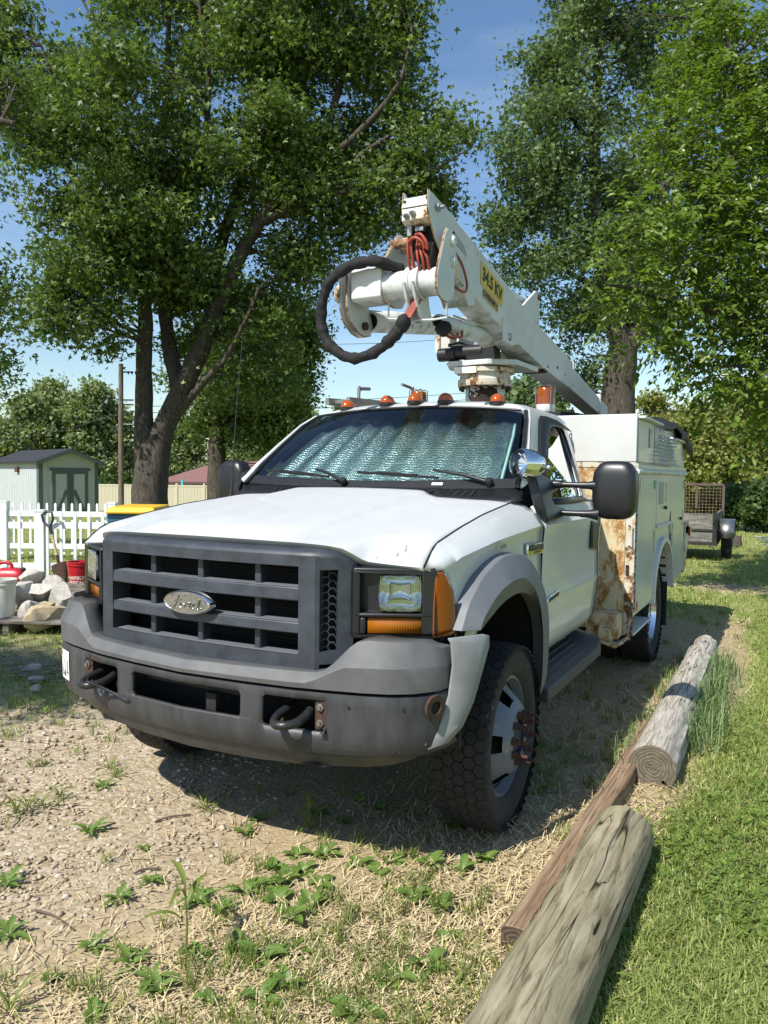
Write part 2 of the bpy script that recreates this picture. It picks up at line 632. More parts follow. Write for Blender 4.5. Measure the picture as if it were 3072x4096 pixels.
def wood(name, a, b_, c, sc=(6, 6, 0.8), rough=0.85, cracks=True, ring=9.0):
    m, t, b = nodes(name)
    v = coords(t, sc)
    n1 = noise_(t, v, 2.2, 7, 0.62, 1.2)
    n2 = noise_(t, v, ring, 6, 0.6, 0.5)
    col = ramp(t, n1, [(0.3, a), (0.5, b_), (0.7, c)])
    grain = ramp(t, n2, [(0.36, (0.35, 0.33, 0.30)), (0.5, (1, 1, 1))])
    col = mixc(t, 0.75, col, grain, 'MULTIPLY')
    if cracks:
        cv = coords(t, [q * 0.6 if q > 1 else q * 0.28 for q in sc])
        cn = noise_(t, cv, 4.5, 2, 0.4, 0.0)
        ck = ramp(t, cn, [(0.485, (1, 1, 1)), (0.498, (0.10, 0.09, 0.08)), (0.506, (0.10, 0.09, 0.08)), (0.52, (1, 1, 1))])
        mk = ramp(t, noise_(t, v, 0.8, 3, 0.5), [(0.45, (0, 0, 0)), (0.55, (1, 1, 1))])
        col = mixc(t, mk, col, mixc(t, 1.0, col, ck, 'MULTIPLY'))
    t.links.new(col, b.inputs['Base Color'])
    b.inputs['Roughness'].default_value = rough
    b.inputs['Specular IOR Level'].default_value = 0.2
    bump_(t, b, n2, 0.5, 0.006)
    return m


def leafmat(name, lo, hi, trans=0.35, rough=0.45, spec=0.35):
    m, t, b = nodes(name)
    g = N(t, 'NewGeometry')
    v = coords(t)
    n1 = noise_(t, v, 0.9, 3, 0.5)
    k = math_(t, 'ADD', math_(t, 'MULTIPLY', g.outputs['Random Per Island'], 0.6), math_(t, 'MULTIPLY', n1, 0.4))
    c = ramp(t, k, [(0.15, lo), (0.85, hi)])
    t.links.new(c, b.inputs['Base Color'])
    b.inputs['Roughness'].default_value = rough
    b.inputs['Specular IOR Level'].default_value = spec
    tl = N(t, 'BsdfTranslucent')
    tc_ = mixc(t, 1.0, c, (1.25, 1.35, 0.55), 'MULTIPLY')
    t.links.new(tc_, tl.inputs['Color'])
    ms = N(t, 'MixShader')
    ms.inputs[0].default_value = trans
    t.links.new(b.outputs[0], ms.inputs[1])
    t.links.new(tl.outputs[0], ms.inputs[2])
    t.links.new(ms.outputs[0], t.nodes['Material Output'].inputs['Surface'])
    return m


M['maple'] = leafmat('maple_leaf', (0.045, 0.085, 0.022), (0.19, 0.265, 0.075))
M['maple2'] = leafmat('silver_maple_leaf', (0.06, 0.105, 0.045), (0.22, 0.295, 0.13))
M['mulberry'] = leafmat('mulberry_leaf', (0.05, 0.095, 0.012), (0.20, 0.29, 0.042), 0.4, 0.35, 0.5)
M['cottonwood'] = leafmat('cottonwood_leaf', (0.13, 0.175, 0.07), (0.3, 0.35, 0.16))
M['shrub'] = leafmat('shrub_leaf', (0.13, 0.17, 0.045), (0.36, 0.36, 0.11))
M['hedge'] = leafmat('hedge_leaf', (0.045, 0.085, 0.028), (0.13, 0.2, 0.06))
M['grass'] = leafmat('grass_blade', (0.09, 0.135, 0.025), (0.29, 0.34, 0.09), 0.35, 0.5, 0.3)
M['lawn'] = leafmat('lawn_blade', (0.14, 0.195, 0.038), (0.39, 0.445, 0.145), 0.35, 0.5, 0.3)
M['clover'] = leafmat('clover_leaf', (0.09, 0.15, 0.025), (0.24, 0.33, 0.07), 0.35, 0.45, 0.3)
M['weed'] = leafmat('weed_leaf', (0.085, 0.14, 0.028), (0.2, 0.31, 0.07), 0.3, 0.4, 0.4)
M['straw'] = pm('dry_straw', (0.55, 0.44, 0.25), 0.8, var=0.35, vs=60)
M['bark'] = wood('tree_bark', (0.04, 0.033, 0.027), (0.082, 0.069, 0.056), (0.14, 0.12, 0.10), (9, 9, 1.6), 0.95, ring=6.0)
M['twig'] = pm('dry_twig', (0.11, 0.08, 0.055), 0.9, var=0.3, vs=30)
M['log_green'] = wood('mossy_treated_log', (0.15, 0.13, 0.075), (0.275, 0.238, 0.150), (0.40, 0.355, 0.25), (7, 0.7, 7))
M['log_grey'] = wood('weathered_grey_log', (0.26, 0.235, 0.20), (0.42, 0.385, 0.33), (0.56, 0.52, 0.46), (8, 0.7, 8))
M['timber'] = wood('brown_landscape_timber', (0.15, 0.095, 0.055), (0.27, 0.185, 0.115), (0.42, 0.32, 0.22), (16, 0.5, 16), ring=12)
M['plank'] = wood('grey_weathered_plank', (0.12, 0.105, 0.085), (0.23, 0.205, 0.17), (0.36, 0.33, 0.28), (1.2, 9, 9))
M['pole'] = wood('utility_pole_wood', (0.10, 0.08, 0.06), (0.17, 0.14, 0.11), (0.25, 0.21, 0.17), (6, 6, 0.5))
# ------------------------------------------------------------------ ground
def gz(x, y):
    d = (x - CAM.x) * FH.x + (y - CAM.y) * FH.y
    return np.interp(d, [-50, 17, 24, 31, 40, 50, 70, 3000], [0, 0, -0.13, -0.3, -0.66, -1.08, -1.6, -1.9])


def sstep(a, b, x):
    t = np.clip((x - a) / (b - a), 0, 1)
    return t * t * (3 - 2 * t)


_ph = RNG.uniform(0, 6.28, (8, 3))
_fr = np.array([[1.1, 0.7], [-0.8, 1.3], [1.9, -1.4], [2.7, 2.1], [-3.3, 2.4], [4.1, -3.9], [6.3, 5.1], [-7.7, 6.9]])


def wav(x, y, s=1.0):
    r = 0
    for i in range(8):
        r = r + np.sin(x * _fr[i, 0] * s + y * _fr[i, 1] * s + _ph[i, 0]) / (1 + 0.35 * i)
    return r / 3.2


def zones(x, y):
    d = (x - CAM.x) * FH.x + (y - CAM.y) * FH.y
    w = wav(x, y)
    lawn = sstep(1.38, 1.75, x + 0.10 * w - 0.04 * np.clip(y, -2, 4))
    lawn = np.maximum(lawn, sstep(7.5, 10.0, d + w))
    bare = np.exp(-(((x - 1.25) / 0.9) ** 2 + ((y - 9.5) / 0.7) ** 2))
    lawn = lawn * (1 - 0.8 * bare)
    left = sstep(-1.4, -2.4, x + 0.4 * w) * sstep(0.3, 1.2, y)
    lawn = np.maximum(lawn, 0.55 * left)
    grav = sstep(0.55, -0.5, x + 0.45 * w) * sstep(1.8, 0.9, y + 0.3 * w)
    dry = sstep(0.0, 1.0, x + 0.3 * w) * (1 - lawn)
    return lawn, grav, dry


def axis(lo, hi, step, far, n):
    a = np.arange(lo, hi + 1e-6, step)
    g = np.geomspace(step * 2, far, n)
    return np.concatenate([(lo - g)[::-1], a, hi + g])


gx = axis(-6.5, 5.0, 0.075, 1500, 46)
gy = axis(-4.0, 9.0, 0.075, 1500, 46)
GX, GY = np.meshgrid(gx, gy)
GZ = gz(GX, GY)
near = np.exp(-((GX / 9) ** 2 + ((GY - 2) / 11) ** 2))
GZ = GZ + near * (0.012 * wav(GX, GY, 1.6) + 0.006 * wav(GX + 9, GY - 4, 5.0)) - 0.004
_track = np.exp(-((np.abs(GX - 0.95) - 0.0) / 0.16) ** 2) * sstep(4.5, 1.0, GY)
GZ = GZ - 0.012 * _track * sstep(-0.6, 0.3, GY)
nx, ny = len(gx), len(gy)
gv = np.stack([GX.ravel(), GY.ravel(), GZ.ravel()], 1)
ii = (np.arange(ny - 1)[:, None] * nx + np.arange(nx - 1)[None, :]).ravel()
gt = np.concatenate([np.stack([ii, ii + 1, ii + nx + 1], 1), np.stack([ii, ii + nx + 1, ii + nx], 1)])


def ground_material():
    m, t, b = nodes('dirt_gravel_and_lawn')
    at_ = N(t, 'Attribute')
    at_.attribute_name = 'zone'
    sp = N(t, 'SeparateColor')
    t.links.new(at_.outputs['Color'], sp.inputs[0])
    v = coords(t)
    big = noise_(t, v, 1.3, 6, 0.6)
    fine = noise_(t, v, 28, 8, 0.7)
    grit = N(t, 'TexVoronoi', Scale=55)
    t.links.new(v, grit.inputs['Vector'])
    dirt = ramp(t, fine, [(0.25, (0.19, 0.135, 0.075)), (0.5, (0.37, 0.285, 0.17)), (0.75, (0.52, 0.425, 0.28))])
    dirt = mixc(t, math_(t, 'MULTIPLY', big, 0.5), dirt, (0.42, 0.33, 0.20))
    stone = ramp(t, grit.outputs['Color'], [(0.2, (0.27, 0.21, 0.14)), (0.6, (0.43, 0.36, 0.255)), (0.95, (0.56, 0.50, 0.40))])
    dirt = mixc(t, math_(t, 'MULTIPLY', sp.outputs[1], 0.75), dirt, stone)
    drygrass = ramp(t, noise_(t, v, 60, 6, 0.7), [(0.3, (0.20, 0.16, 0.085)), (0.6, (0.42, 0.34, 0.19)), (0.8, (0.56, 0.46, 0.28))])
    dirt = mixc(t, math_(t, 'MULTIPLY', sp.outputs[2], 0.6), dirt, drygrass)
    lawnc = ramp(t, noise_(t, v, 9, 8, 0.72), [(0.3, (0.10, 0.13, 0.03)), (0.5, (0.21, 0.24, 0.065)), (0.72, (0.36, 0.345, 0.14))])
    lawnc = mixc(t, math_(t, 'MULTIPLY', big, 0.35), lawnc, (0.28, 0.29, 0.10))
    lf = ramp(t, math_(t, 'ADD', sp.outputs[0], math_(t, 'MULTIPLY', math_(t, 'SUBTRACT', noise_(t, v, 6, 7, 0.7), 0.5), 0.9)), [(0.35, (0, 0, 0)), (0.65, (1, 1, 1))])
    col = mixc(t, lf, dirt, lawnc)
    t.links.new(col, b.inputs['Base Color'])
    b.inputs['Roughness'].default_value = 0.95
    b.inputs['Specular IOR Level'].default_value = 0.15
    h = math_(t, 'ADD', fine, math_(t, 'MULTIPLY', math_(t, 'SUBTRACT', 1.0, grit.outputs['Distance']), 0.7))
    bump_(t, b, h, 0.6, 0.009)
    return m


gm = tri_mesh('ground', gv, gt, ground_material(), smooth=True)
la, gr_, dr = zones(gv[:, 0], gv[:, 1])
ca = gm.color_attributes.new('zone', 'FLOAT_COLOR', 'POINT')
ca.data.foreach_set('color', np.stack([la, gr_, dr, np.ones_like(la)], 1).astype(np.float32).ravel())
ground = link(bpy.data.objects.new('ground', gm))
tag(ground, kind='structure')
# ------------------------------------------------------------------ the truck (its own axes: x to its left, y rearwards, z up)
T = thing('bucket_truck', 'white utility bucket truck with grey grille, parked on dirt facing the viewer', 'truck')
MIRROR_SIDES = (1, -1)


def both(name, mb, mats, parent=T, **kw):
    """build a left part and its mirrored right twin"""
    a = mb.build(name, mats, parent, **kw)
    b = mb.mirrored().build(name, mats, parent, **kw)
    return a, b


# --- hood
def seam(y):
    return (lerp([0.2, 0.335, 0.60, 0.88, 1.29], [0.888, 0.882, 0.872, 0.862, 0.842], y),
            lerp([0.2, 0.225, 0.28, 0.335, 0.60, 0.88, 1.29, 1.4], [1.195, 1.207, 1.25, 1.285, 1.333, 1.374, 1.412, 1.42], y))


XF = [0, 0.25, 0.45, 0.56, 0.62, 0.65, 0.668, 0.69, 0.78, 0.885]
YF = [0.045, 0.055, 0.07, 0.085, 0.10, 0.125, 0.155, 0.170, 0.195, 0.225]
ZF = [1.292, 1.290, 1.287, 1.282, 1.272, 1.252, 1.232, 1.222, 1.214, 1.207]


def hood_z(x, y):
    zc = lerp([0.0, 0.15, 0.3, 0.5, 0.75, 1.0, 1.25, 1.4], [1.285, 1.330, 1.355, 1.382, 1.415, 1.447, 1.474, 1.482], y)
    w = 0.36 + 0.03 * y
    d = lerp([0, 0.2, w - 0.03, w, w + 0.05, 0.6, 0.75, 0.88], [0, 0.002, 0.006, 0.009, 0.038, 0.046, 0.052, 0.068], abs(x))
    return zc - d


hx = [0, 0.1, 0.2, 0.28, 0.33, 0.355, 0.375, 0.40, 0.43, 0.47, 0.52, 0.57, 0.62, 0.65, 0.668, 0.69, 0.74, 0.80, 0.85, 1.0]
ss = [0, 0.015, 0.04, 0.08, 0.13, 0.2, 0.3, 0.4, 0.5, 0.6, 0.7, 0.8, 0.9, 0.97, 1.0]
rows = []
for s_ in [-1] + ss:
    row = []
    for xx in hx:
        edge = xx > 0.99
        xf = 0.885 if edge else xx
        yf, zf = lerp(XF, YF, xf), lerp(XF, ZF, xf)
        yr = lerp([0, 0.5, 0.7, 0.86], [1.245, 1.25, 1.262, 1.30], xf)
        if s_ < 0:
            row.append((xf, yf + 0.03, zf - 0.035))
            continue
        y = yf + s_ * (yr - yf)
        if edge:
            sx, sz = seam(y)
            row.append((sx - 0.003, y, sz))
            continue
        x = xf * (1 - 0.03 * s_) if xf > 0.7 else xf
        z = hood_z(x, y)
        z0 = hood_z(x, yf)
        z -= (z0 - zf) * max(0, 1 - (y - yf) / 0.20) ** 2
        row.append((x, y, z))
    rows.append(row)
full = [[(-x, y, z) for x, y, z in reversed(r[1:])] + r for r in rows]
hood = MB().grid(full).build('hood', M['hood'], T, smooth=50, solid=0.012)
gap = MB().tube([(seam(y)[0] - 0.001, y, seam(y)[1] + 0.0005) for y in [0.23 + 1.07 * k / 24 for k in range(25)]], 0.0034, 6)
gap.build('hood_gap', M['dark'], hood)
gap.mirrored().build('hood_gap', M['dark'], hood)
for cx, cy, sx, sy in ((0.775, 0.235, 0.006, 0.010), (0.79, 0.27, 0.007, 0.012), (0.786, 0.285, 0.004, 0.007), (0.71, 0.195, 0.003, 0.005), (0.84, 0.245, 0.002, 0.003), (0.70, 0.24, 0.002, 0.003)):
    pts = []
    for k in range(7):
        a = 2 * PI * k / 7
        q = 0.7 + 0.5 * random.random()
        x, y = cx + math.cos(a) * sx * q, cy + math.sin(a) * sy * q
        yf, zf = lerp(XF, YF, x), lerp(XF, ZF, x)
        z = hood_z(x, y) - (hood_z(x, yf) - zf) * max(0, 1 - (y - yf) / 0.20) ** 2
        pts.append((x, y, z + 0.0022))
    MB().add(pts, [tuple(range(7))]).build('paint_chip', M['label_grey'], hood, smooth=0)

# --- fenders
fy = [0.30, 0.345, 0.362, 0.376, 0.384, 0.40, 0.44, 0.52, 0.62, 0.74, 0.86, 0.98, 1.10, 1.22, 1.32, 1.385]
WY, WR = 0.93, 0.405     # front axle y, tyre radius


def arch_z(y):
    q = 0.55 ** 2 - (y - 0.93) ** 2
    return 0.50 + (math.sqrt(q) if q > 0 else 0)


frow = [[] for _ in range(9)]
for y in fy:
    sx, sz = seam(y)
    cx = lerp([0.235, 0.33, 0.40, 0.75, 1.4], [0.915, 0.945, 0.962, 0.982, 0.985], y)
    cz = lerp([0.235, 0.33, 0.40, 0.75, 1.34, 1.4], [1.185, 1.205, 1.235, 1.276, 1.306, 1.308], y)
    zb = max(0.62, arch_z(y)) if y > 0.385 else lerp([0.235, 0.30, 0.345, 0.372, 0.38], [1.172, 1.174, 1.14, 1.04, 0.955], y)
    zb = min(zb, cz - (0.09 if y > 0.385 else 0.012))
    pts = [(sx, sz - 0.02), (sx + 0.003, sz - 0.001), (sx + 0.35 * (cx - sx), sz - 0.012 - 0.10 * max(0, sz - cz)), (sx + 0.75 * (cx - sx), cz + 0.45 * (sz - cz)),
           (cx, cz), (cx - 0.016, cz - 0.030), (cx - 0.014, cz - 0.6 * (cz - zb) * 0.5 - 0.03), (cx - 0.008, zb + 0.04), (cx - 0.012, zb)]
    for k, p in enumerate(pts): frow[k].append((p[0], y, p[1]))
fmb = MB().grid(frow)
f0 = [frow[k][0] for k in range(9)]
fmb.add([(0.888, 0.226, 1.203), (0.912, 0.256, 1.190)] + f0, [(0, 2, 3), (0, 3, 4), (0, 4, 5), (0, 5, 1), (1, 5, 6)])
both('fender', fmb, M['white'], smooth=60, solid=0.010)
both('inner_fender_light_block', MB().bx(0.62, 0.968, 0.395, 0.41, 0.50, 0.96).bx(0.62, 0.93, 0.30, 0.41, 0.95, 0.965), M['chassis'], smooth=0)  # unseen panels added to stop light leaking past the bumper ends
MB().bx(-0.62, 0.62, 0.12, 1.40, 0.485, 0.50).build('belly_light_block', M['chassis'], T, smooth=0)  # unseen plate added under the nose to keep light out of the shadow

# --- wheel arch flares
def flare_mb():
    r0 = [(.335, .968), (.355, 1.0), (.39, 1.055), (.44, 1.10), (.52, 1.152), (.69, 1.207), (.86, 1.216), (1.05, 1.185), (1.22, 1.10), (1.37, .98), (1.45, .86), (1.475, .72), (1.465, .56), (1.44, .50)]
    r2 = [(.40, .966), (.41, .985), (.43, 1.01), (.465, 1.036), (.52, 1.067), (.61, 1.10), (.74, 1.117), (.88, 1.105), (1.02, 1.04), (1.13, .944), (1.20, .84), (1.245, .72), (1.265, .58), (1.265, .50)]
    r3 = [(.52, .952), (.53, .96), (.55, .970), (.585, .985), (.64, 1.005), (.72, 1.028), (.83, 1.04), (.95, 1.033), (1.08, .995), (1.19, .925), (1.27, .848), (1.32, .74), (1.34, .60), (1.335, .50)]
    r0, r2, r3 = [[(q.x, q.y) for q in catmull([(y, z, 0) for y, z in r_], 4)] for r_ in (r0, r2, r3)]
    rows = [[], [], [], [], []]
    n = len(r0)
    for i in range(n):
        t = i / (n - 1)
        ext = 1.0 if t < 0.6 else 1 - (t - 0.6) * 1.3
        xb = lerp([0.33, 0.45, 0.75, 1.5], [0.956, 0.966, 0.975, 0.975], r0[i][0])
        mx_ = lambda k: (r0[i][0] + (r2[i][0] - r0[i][0]) * k, r0[i][1] + (r2[i][1] - r0[i][1]) * k)
        rows[0].append((xb - 0.012, *r0[i]))
        rows[1].append((xb + 0.036 * ext, *mx_(0.05)))
        rows[2].append((xb + 0.085 * ext, *mx_(0.93)))
        rows[3].append((xb + 0.088 * ext, *mx_(1.0)))
        rows[4].append((xb + 0.052 * ext, *r3[i]))
    mb = MB().grid(rows)
    r4 = rows[4]
    mb.grid([r4, [(x - 0.05, y + 0.004, z + 0.004) for x, y, z in r4]])
    e0 = [rows[k][0] for k in range(5)]
    mb.add(e0 + [(0.94, 0.42, 0.97)], [tuple(range(6))])
    return mb


both('wheel_arch_flare', flare_mb(), M['flare'], smooth=35, bevel=0.006)
fin = MB()
fin.grid([[(0.985, 0.235, 0.962), (1.055, 0.40, 0.955), (1.060, 0.455, 0.940)],
          [(0.995, 0.240, 0.945), (1.062, 0.375, 0.925), (1.066, 0.44, 0.90)],
          [(0.998, 0.250, 0.86), (1.058, 0.345, 0.84), (1.060, 0.385, 0.81)],
          [(0.988, 0.240, 0.75), (1.045, 0.310, 0.74), (1.045, 0.345, 0.71)],
          [(0.965, 0.205, 0.63), (1.020, 0.275, 0.64), (1.015, 0.315, 0.62)],
          [(0.938, 0.170, 0.562), (0.975, 0.220, 0.572), (0.975, 0.27, 0.565)]])
both('bumper_end_fin', fin, M['fin'], smooth=40, solid=0.012, bevel=0.005)

# --- inner wheel wells, firewall, floor: dark so no light leaks
core = MB()
core.bx(-0.66, 0.66, 0.36, 1.36, 0.55, 1.17)
core.bx(-0.62, 0.62, 1.36, 2.72, 0.50, 0.72)
core.bx(-0.45, 0.45, 2.7, 6.0, 0.55, 0.80)
for sx in (-1, 1):
    core.bx(sx * 0.40, sx * 0.48, 0.15, 6.0, 0.48, 0.66)
core.build('chassis_frame', M['chassis'], T, smooth=0)
wl = MB()
prof = [(0.40, 0.93), (0.48, 1.01), (0.6, 1.07), (0.80, 1.10), (1.02, 1.085), (1.20, 1.0), (1.33, 0.86), (1.38, 0.7), (1.38, 0.46)]
wl.grid([[(0.68, y, z) for y, z in prof], [(0.975, y, z) for y, z in prof]])
wl.add([(0.68, y, z) for y, z in prof] + [(0.68, 0.40, 0.46)], [tuple(range(len(prof) + 1))])
both('wheel_well', wl, M['chassis'], smooth=30)
ax = MB()
ax.cyl((-0.85, WY, WR), (0.85, WY, WR), 0.055)
ax.ell((0.15, WY, WR), (0.15, 0.14, 0.15))
ax.build('axle', M['chassis'], T)
ax = MB()
ax.cyl((-0.85, 4.45, WR), (0.85, 4.45, WR), 0.07)
ax.ell((0, 4.45, WR), (0.2, 0.2, 0.2))
ax.build('axle', M['chassis'], T)

# --- grille
def yg(x):
    return 0.002 + 0.030 * (abs(x) / 0.53) ** 2


def strip(mb, x0, x1, z0, z1, depth, dy=0.0, n=14, m=0, slope=0.0):
    """curved bar following the grille face; slope leans its lower edge forward"""
    rows = [[], [], [], []]
    for i in range(n + 1):
        x = x0 + (x1 - x0) * i / n
        y = yg(x) + dy
        rows[0].append((x, y, z1)); rows[1].append((x, y - slope, z0))
        rows[2].append((x, y + depth, z0)); rows[3].append((x, y + depth, z1))
    mb.grid(rows + [rows[0]], m)
    mb.add([r[0] for r in rows], [(0, 1, 2, 3)], m)
    mb.add([r[-1] for r in rows], [(3, 2, 1, 0)], m)


Z_ROWS = [(1.127, 1.205), (0.998, 1.077), (0.878, 0.957)]
gf = MB()
strip(gf, -0.545, 0.545, 1.205, 1.245, 0.10)
strip(gf, -0.545, 0.545, 0.822, 0.878, 0.10)
for sx in (-1, 1):
    x0, x1 = (0.478, 0.545) if sx > 0 else (-0.545, -0.478)
    strip(gf, x0, x1, 0.878, 1.205, 0.10, n=2)
# top roll back to the hood and bottom return
tr = [[], [], [], [], []]
for x in [-0.652, -0.649, -0.645, -0.638, -0.632, -0.62] + [-0.61 + 1.22 * i / 24 for i in range(25)] + [0.62, 0.632, 0.638, 0.645, 0.649, 0.652]:
    a = abs(x)
    yf_ = yg(x) if a < 0.545 else lerp([0.545, 0.652], [yg(0.545), 0.128], a)
    zt = lerp([0, 0.545, 0.61, 0.632, 0.645, 0.652], [1.245, 1.245, 1.236, 1.222, 1.200, 1.165], a)
    tr[0].append((x, yf_, zt - 0.004)); tr[1].append((x, yf_ + 0.003, zt + 0.006)); tr[2].append((x, yf_ + 0.016, zt + 0.018))
    tr[3].append((x, yf_ + 0.045, zt + 0.026)); tr[4].append((x, yf_ + 0.12, zt + 0.020))
gf.grid(tr)
gframe = gf.build('grille', M['grille'], T, smooth=40, bevel=0.004)
# bars that cross the opening
for z0, z1 in ((1.077, 1.127), (0.957, 0.998)):
    bmb = MB(); strip(bmb, -0.480, 0.480, z0, z1, 0.085, 0.004, slope=0.004); bmb.build('crossbar', M['grille'], gframe, bevel=0.005)
for zc in (1.118, 0.989, 0.869):
    lmb = MB(); strip(lmb, -0.470, 0.470, zc, zc + 0.010, 0.06, 0.016); lmb.build('lit_ledge_lip', M['flare'], gframe, bevel=0.003)  # lighter grey than the bars: the ledges' lit look is put into the colour
for xs_ in (-0.262, 0.0, 0.277):
    MB().bx(xs_ - 0.014, xs_ + 0.014, yg(xs_) + 0.035, yg(xs_) + 0.09, 0.87, 1.21).build('strut', M['grille'], gframe, bevel=0.005)
# angled side panels with honeycomb vents
for sx in (1, -1):
    a, b_ = Vector((0.545, yg(0.545), 0)), Vector((0.652, 0.128, 0))
    e1 = (b_ - a)
    nrm = Vector((e1.y, -e1.x, 0)).normalized()

    def SP(s, z, dep=0.0):
        p = a + e1 * s - nrm * dep
        return (sx * p.x, p.y, z)

    sp_ = MB()
    def panel(s0, s1, z0, z1, d=0.03):
        q = [SP(s0, z0), SP(s1, z0), SP(s1, z1), SP(s0, z1)]
        r = [SP(s0, z0, d), SP(s1, z0, d), SP(s1, z1, d), SP(s0, z1, d)]
        sp_.prism(q, r)
    panel(0, 0.12, 0.835, 1.244)
    panel(0.12, 0.60, 1.195, 1.240); panel(0.12, 0.60, 0.850, 0.895)
    ol = [(0.60, 1.238), (0.75, 1.232), (0.88, 1.218), (0.955, 1.195), (1.0, 1.160), (1.0, 0.905), (0.97, 0.872), (0.60, 0.858)]
    sp_.prism([SP(s, z) for s, z in ol], [SP(s, z, 0.06) for s, z in ol])
    sp_.grid([[SP(0.12, 0.895, 0.002), SP(0.12, 1.195, 0.002)], [SP(0.30, 0.895, 0.05), SP(0.30, 1.195, 0.05)]])
    sp_.build('side_panel', M['grille'], gframe, smooth=30)
    bk = MB().add([SP(0.1, 0.87, 0.07), SP(0.9, 0.87, 0.07), SP(0.9, 1.22, 0.07), SP(0.1, 1.22, 0.07)], [(0, 1, 2, 3)])
    bk.build('vent_backing', M['dark'], gframe, smooth=0)
    hm = MB()
    hs = 0.0165
    for i in range(7):
        for j in range(14):
            cs = 0.30 + (i) * (hs * 1.5) / e1.length
            cz_ = 0.895 + j * hs * 1.732 + (hs * 0.866 if i % 2 else 0)
            if cs > 0.62 or cz_ > 1.2: continue
            for k in range(3):
                t0, t1 = PI / 3 * k, PI / 3 * (k + 1)
                p0 = SP(cs + hs * math.cos(t0) / e1.length, cz_ + hs * math.sin(t0), 0.03)
                p1 = SP(cs + hs * math.cos(t1) / e1.length, cz_ + hs * math.sin(t1), 0.03)
                hm.beam(p0, p1, 0.0035, 0.010, up=nrm if sx > 0 else Vector((-nrm.x, nrm.y, 0)))
    hm.build('honeycomb_vent', M['grille'], gframe, smooth=0)
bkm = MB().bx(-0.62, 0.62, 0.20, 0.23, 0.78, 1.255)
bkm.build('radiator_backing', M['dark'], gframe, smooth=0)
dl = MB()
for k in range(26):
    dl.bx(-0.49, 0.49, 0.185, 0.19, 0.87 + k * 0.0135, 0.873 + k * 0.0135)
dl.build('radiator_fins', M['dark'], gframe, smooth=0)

# --- oval emblem with raised script
em = MB()
EC = Vector((-0.012, -0.030, 1.036))
for r0, r1, y0, y1, mi in ((1.0, 0.96, 0.030, 0.0, 0), (0.96, 0.90, 0.0, -0.004, 0), (0.90, 0.88, -0.004, -0.002, 1)):
    ra = [(EC.x + 0.124 * r0 * math.cos(t), EC.y + y0, EC.z + 0.0475 * r0 * math.sin(t)) for t in [2 * PI * i / 48 for i in range(48)]]
    rb = [(EC.x + 0.124 * r1 * math.cos(t), EC.y + y1, EC.z + 0.0475 * r1 * math.sin(t)) for t in [2 * PI * i / 48 for i in range(48)]]
    em.grid([ra, rb], mi, closed=True)
em.add([(EC.x + 0.124 * 0.88 * math.cos(t), EC.y - 0.002, EC.z + 0.0475 * 0.88 * math.sin(t)) for t in [2 * PI * i / 48 for i in range(48)]], [tuple(range(48))], 1)
emb = em.build('oval_emblem', [M['chrome'], M['worn_chrome']], gframe, smooth=50)
strokes = [  # cursive word, drawn in emblem units (x -1..1, z -1..1)
    [(-0.62, 0.28), (-0.66, 0.42), (-0.55, 0.52), (-0.30, 0.50), (-0.02, 0.47), (0.06, 0.56)],
    [(-0.30, 0.48), (-0.38, 0.18), (-0.46, -0.15), (-0.54, -0.38), (-0.66, -0.46), (-0.72, -0.34), (-0.62, -0.24)],
    [(-0.52, 0.06), (-0.38, 0.10), (-0.24, 0.14), (-0.22, 0.22)],
    [(-0.14, -0.02), (-0.24, -0.10), (-0.26, -0.26), (-0.16, -0.34), (-0.06, -0.24), (-0.04, -0.10), (-0.14, -0.02), (-0.02, -0.06), (0.08, -0.02)],
    [(0.08, -0.02), (0.12, 0.06), (0.20, 0.02), (0.16, -0.16), (0.14, -0.30), (0.22, -0.30), (0.30, -0.20)],
    [(0.52, 0.0), (0.40, 0.0), (0.32, -0.14), (0.34, -0.30), (0.44, -0.32), (0.52, -0.20), (0.60, 0.12), (0.64, 0.30), (0.58, 0.02), (0.54, -0.26), (0.60, -0.34), (0.70, -0.24)],
]
sc_ = MB()
for st in strokes:
    pth = catmull([(EC.x + x * 0.112, EC.y - 0.004, EC.z + (z) * 0.060) for x, z in st], 5)
    sc_.tube(pth, 0.0021, 6)
sc_.build('script_lettering', M['worn_chrome'], emb, smooth=60)

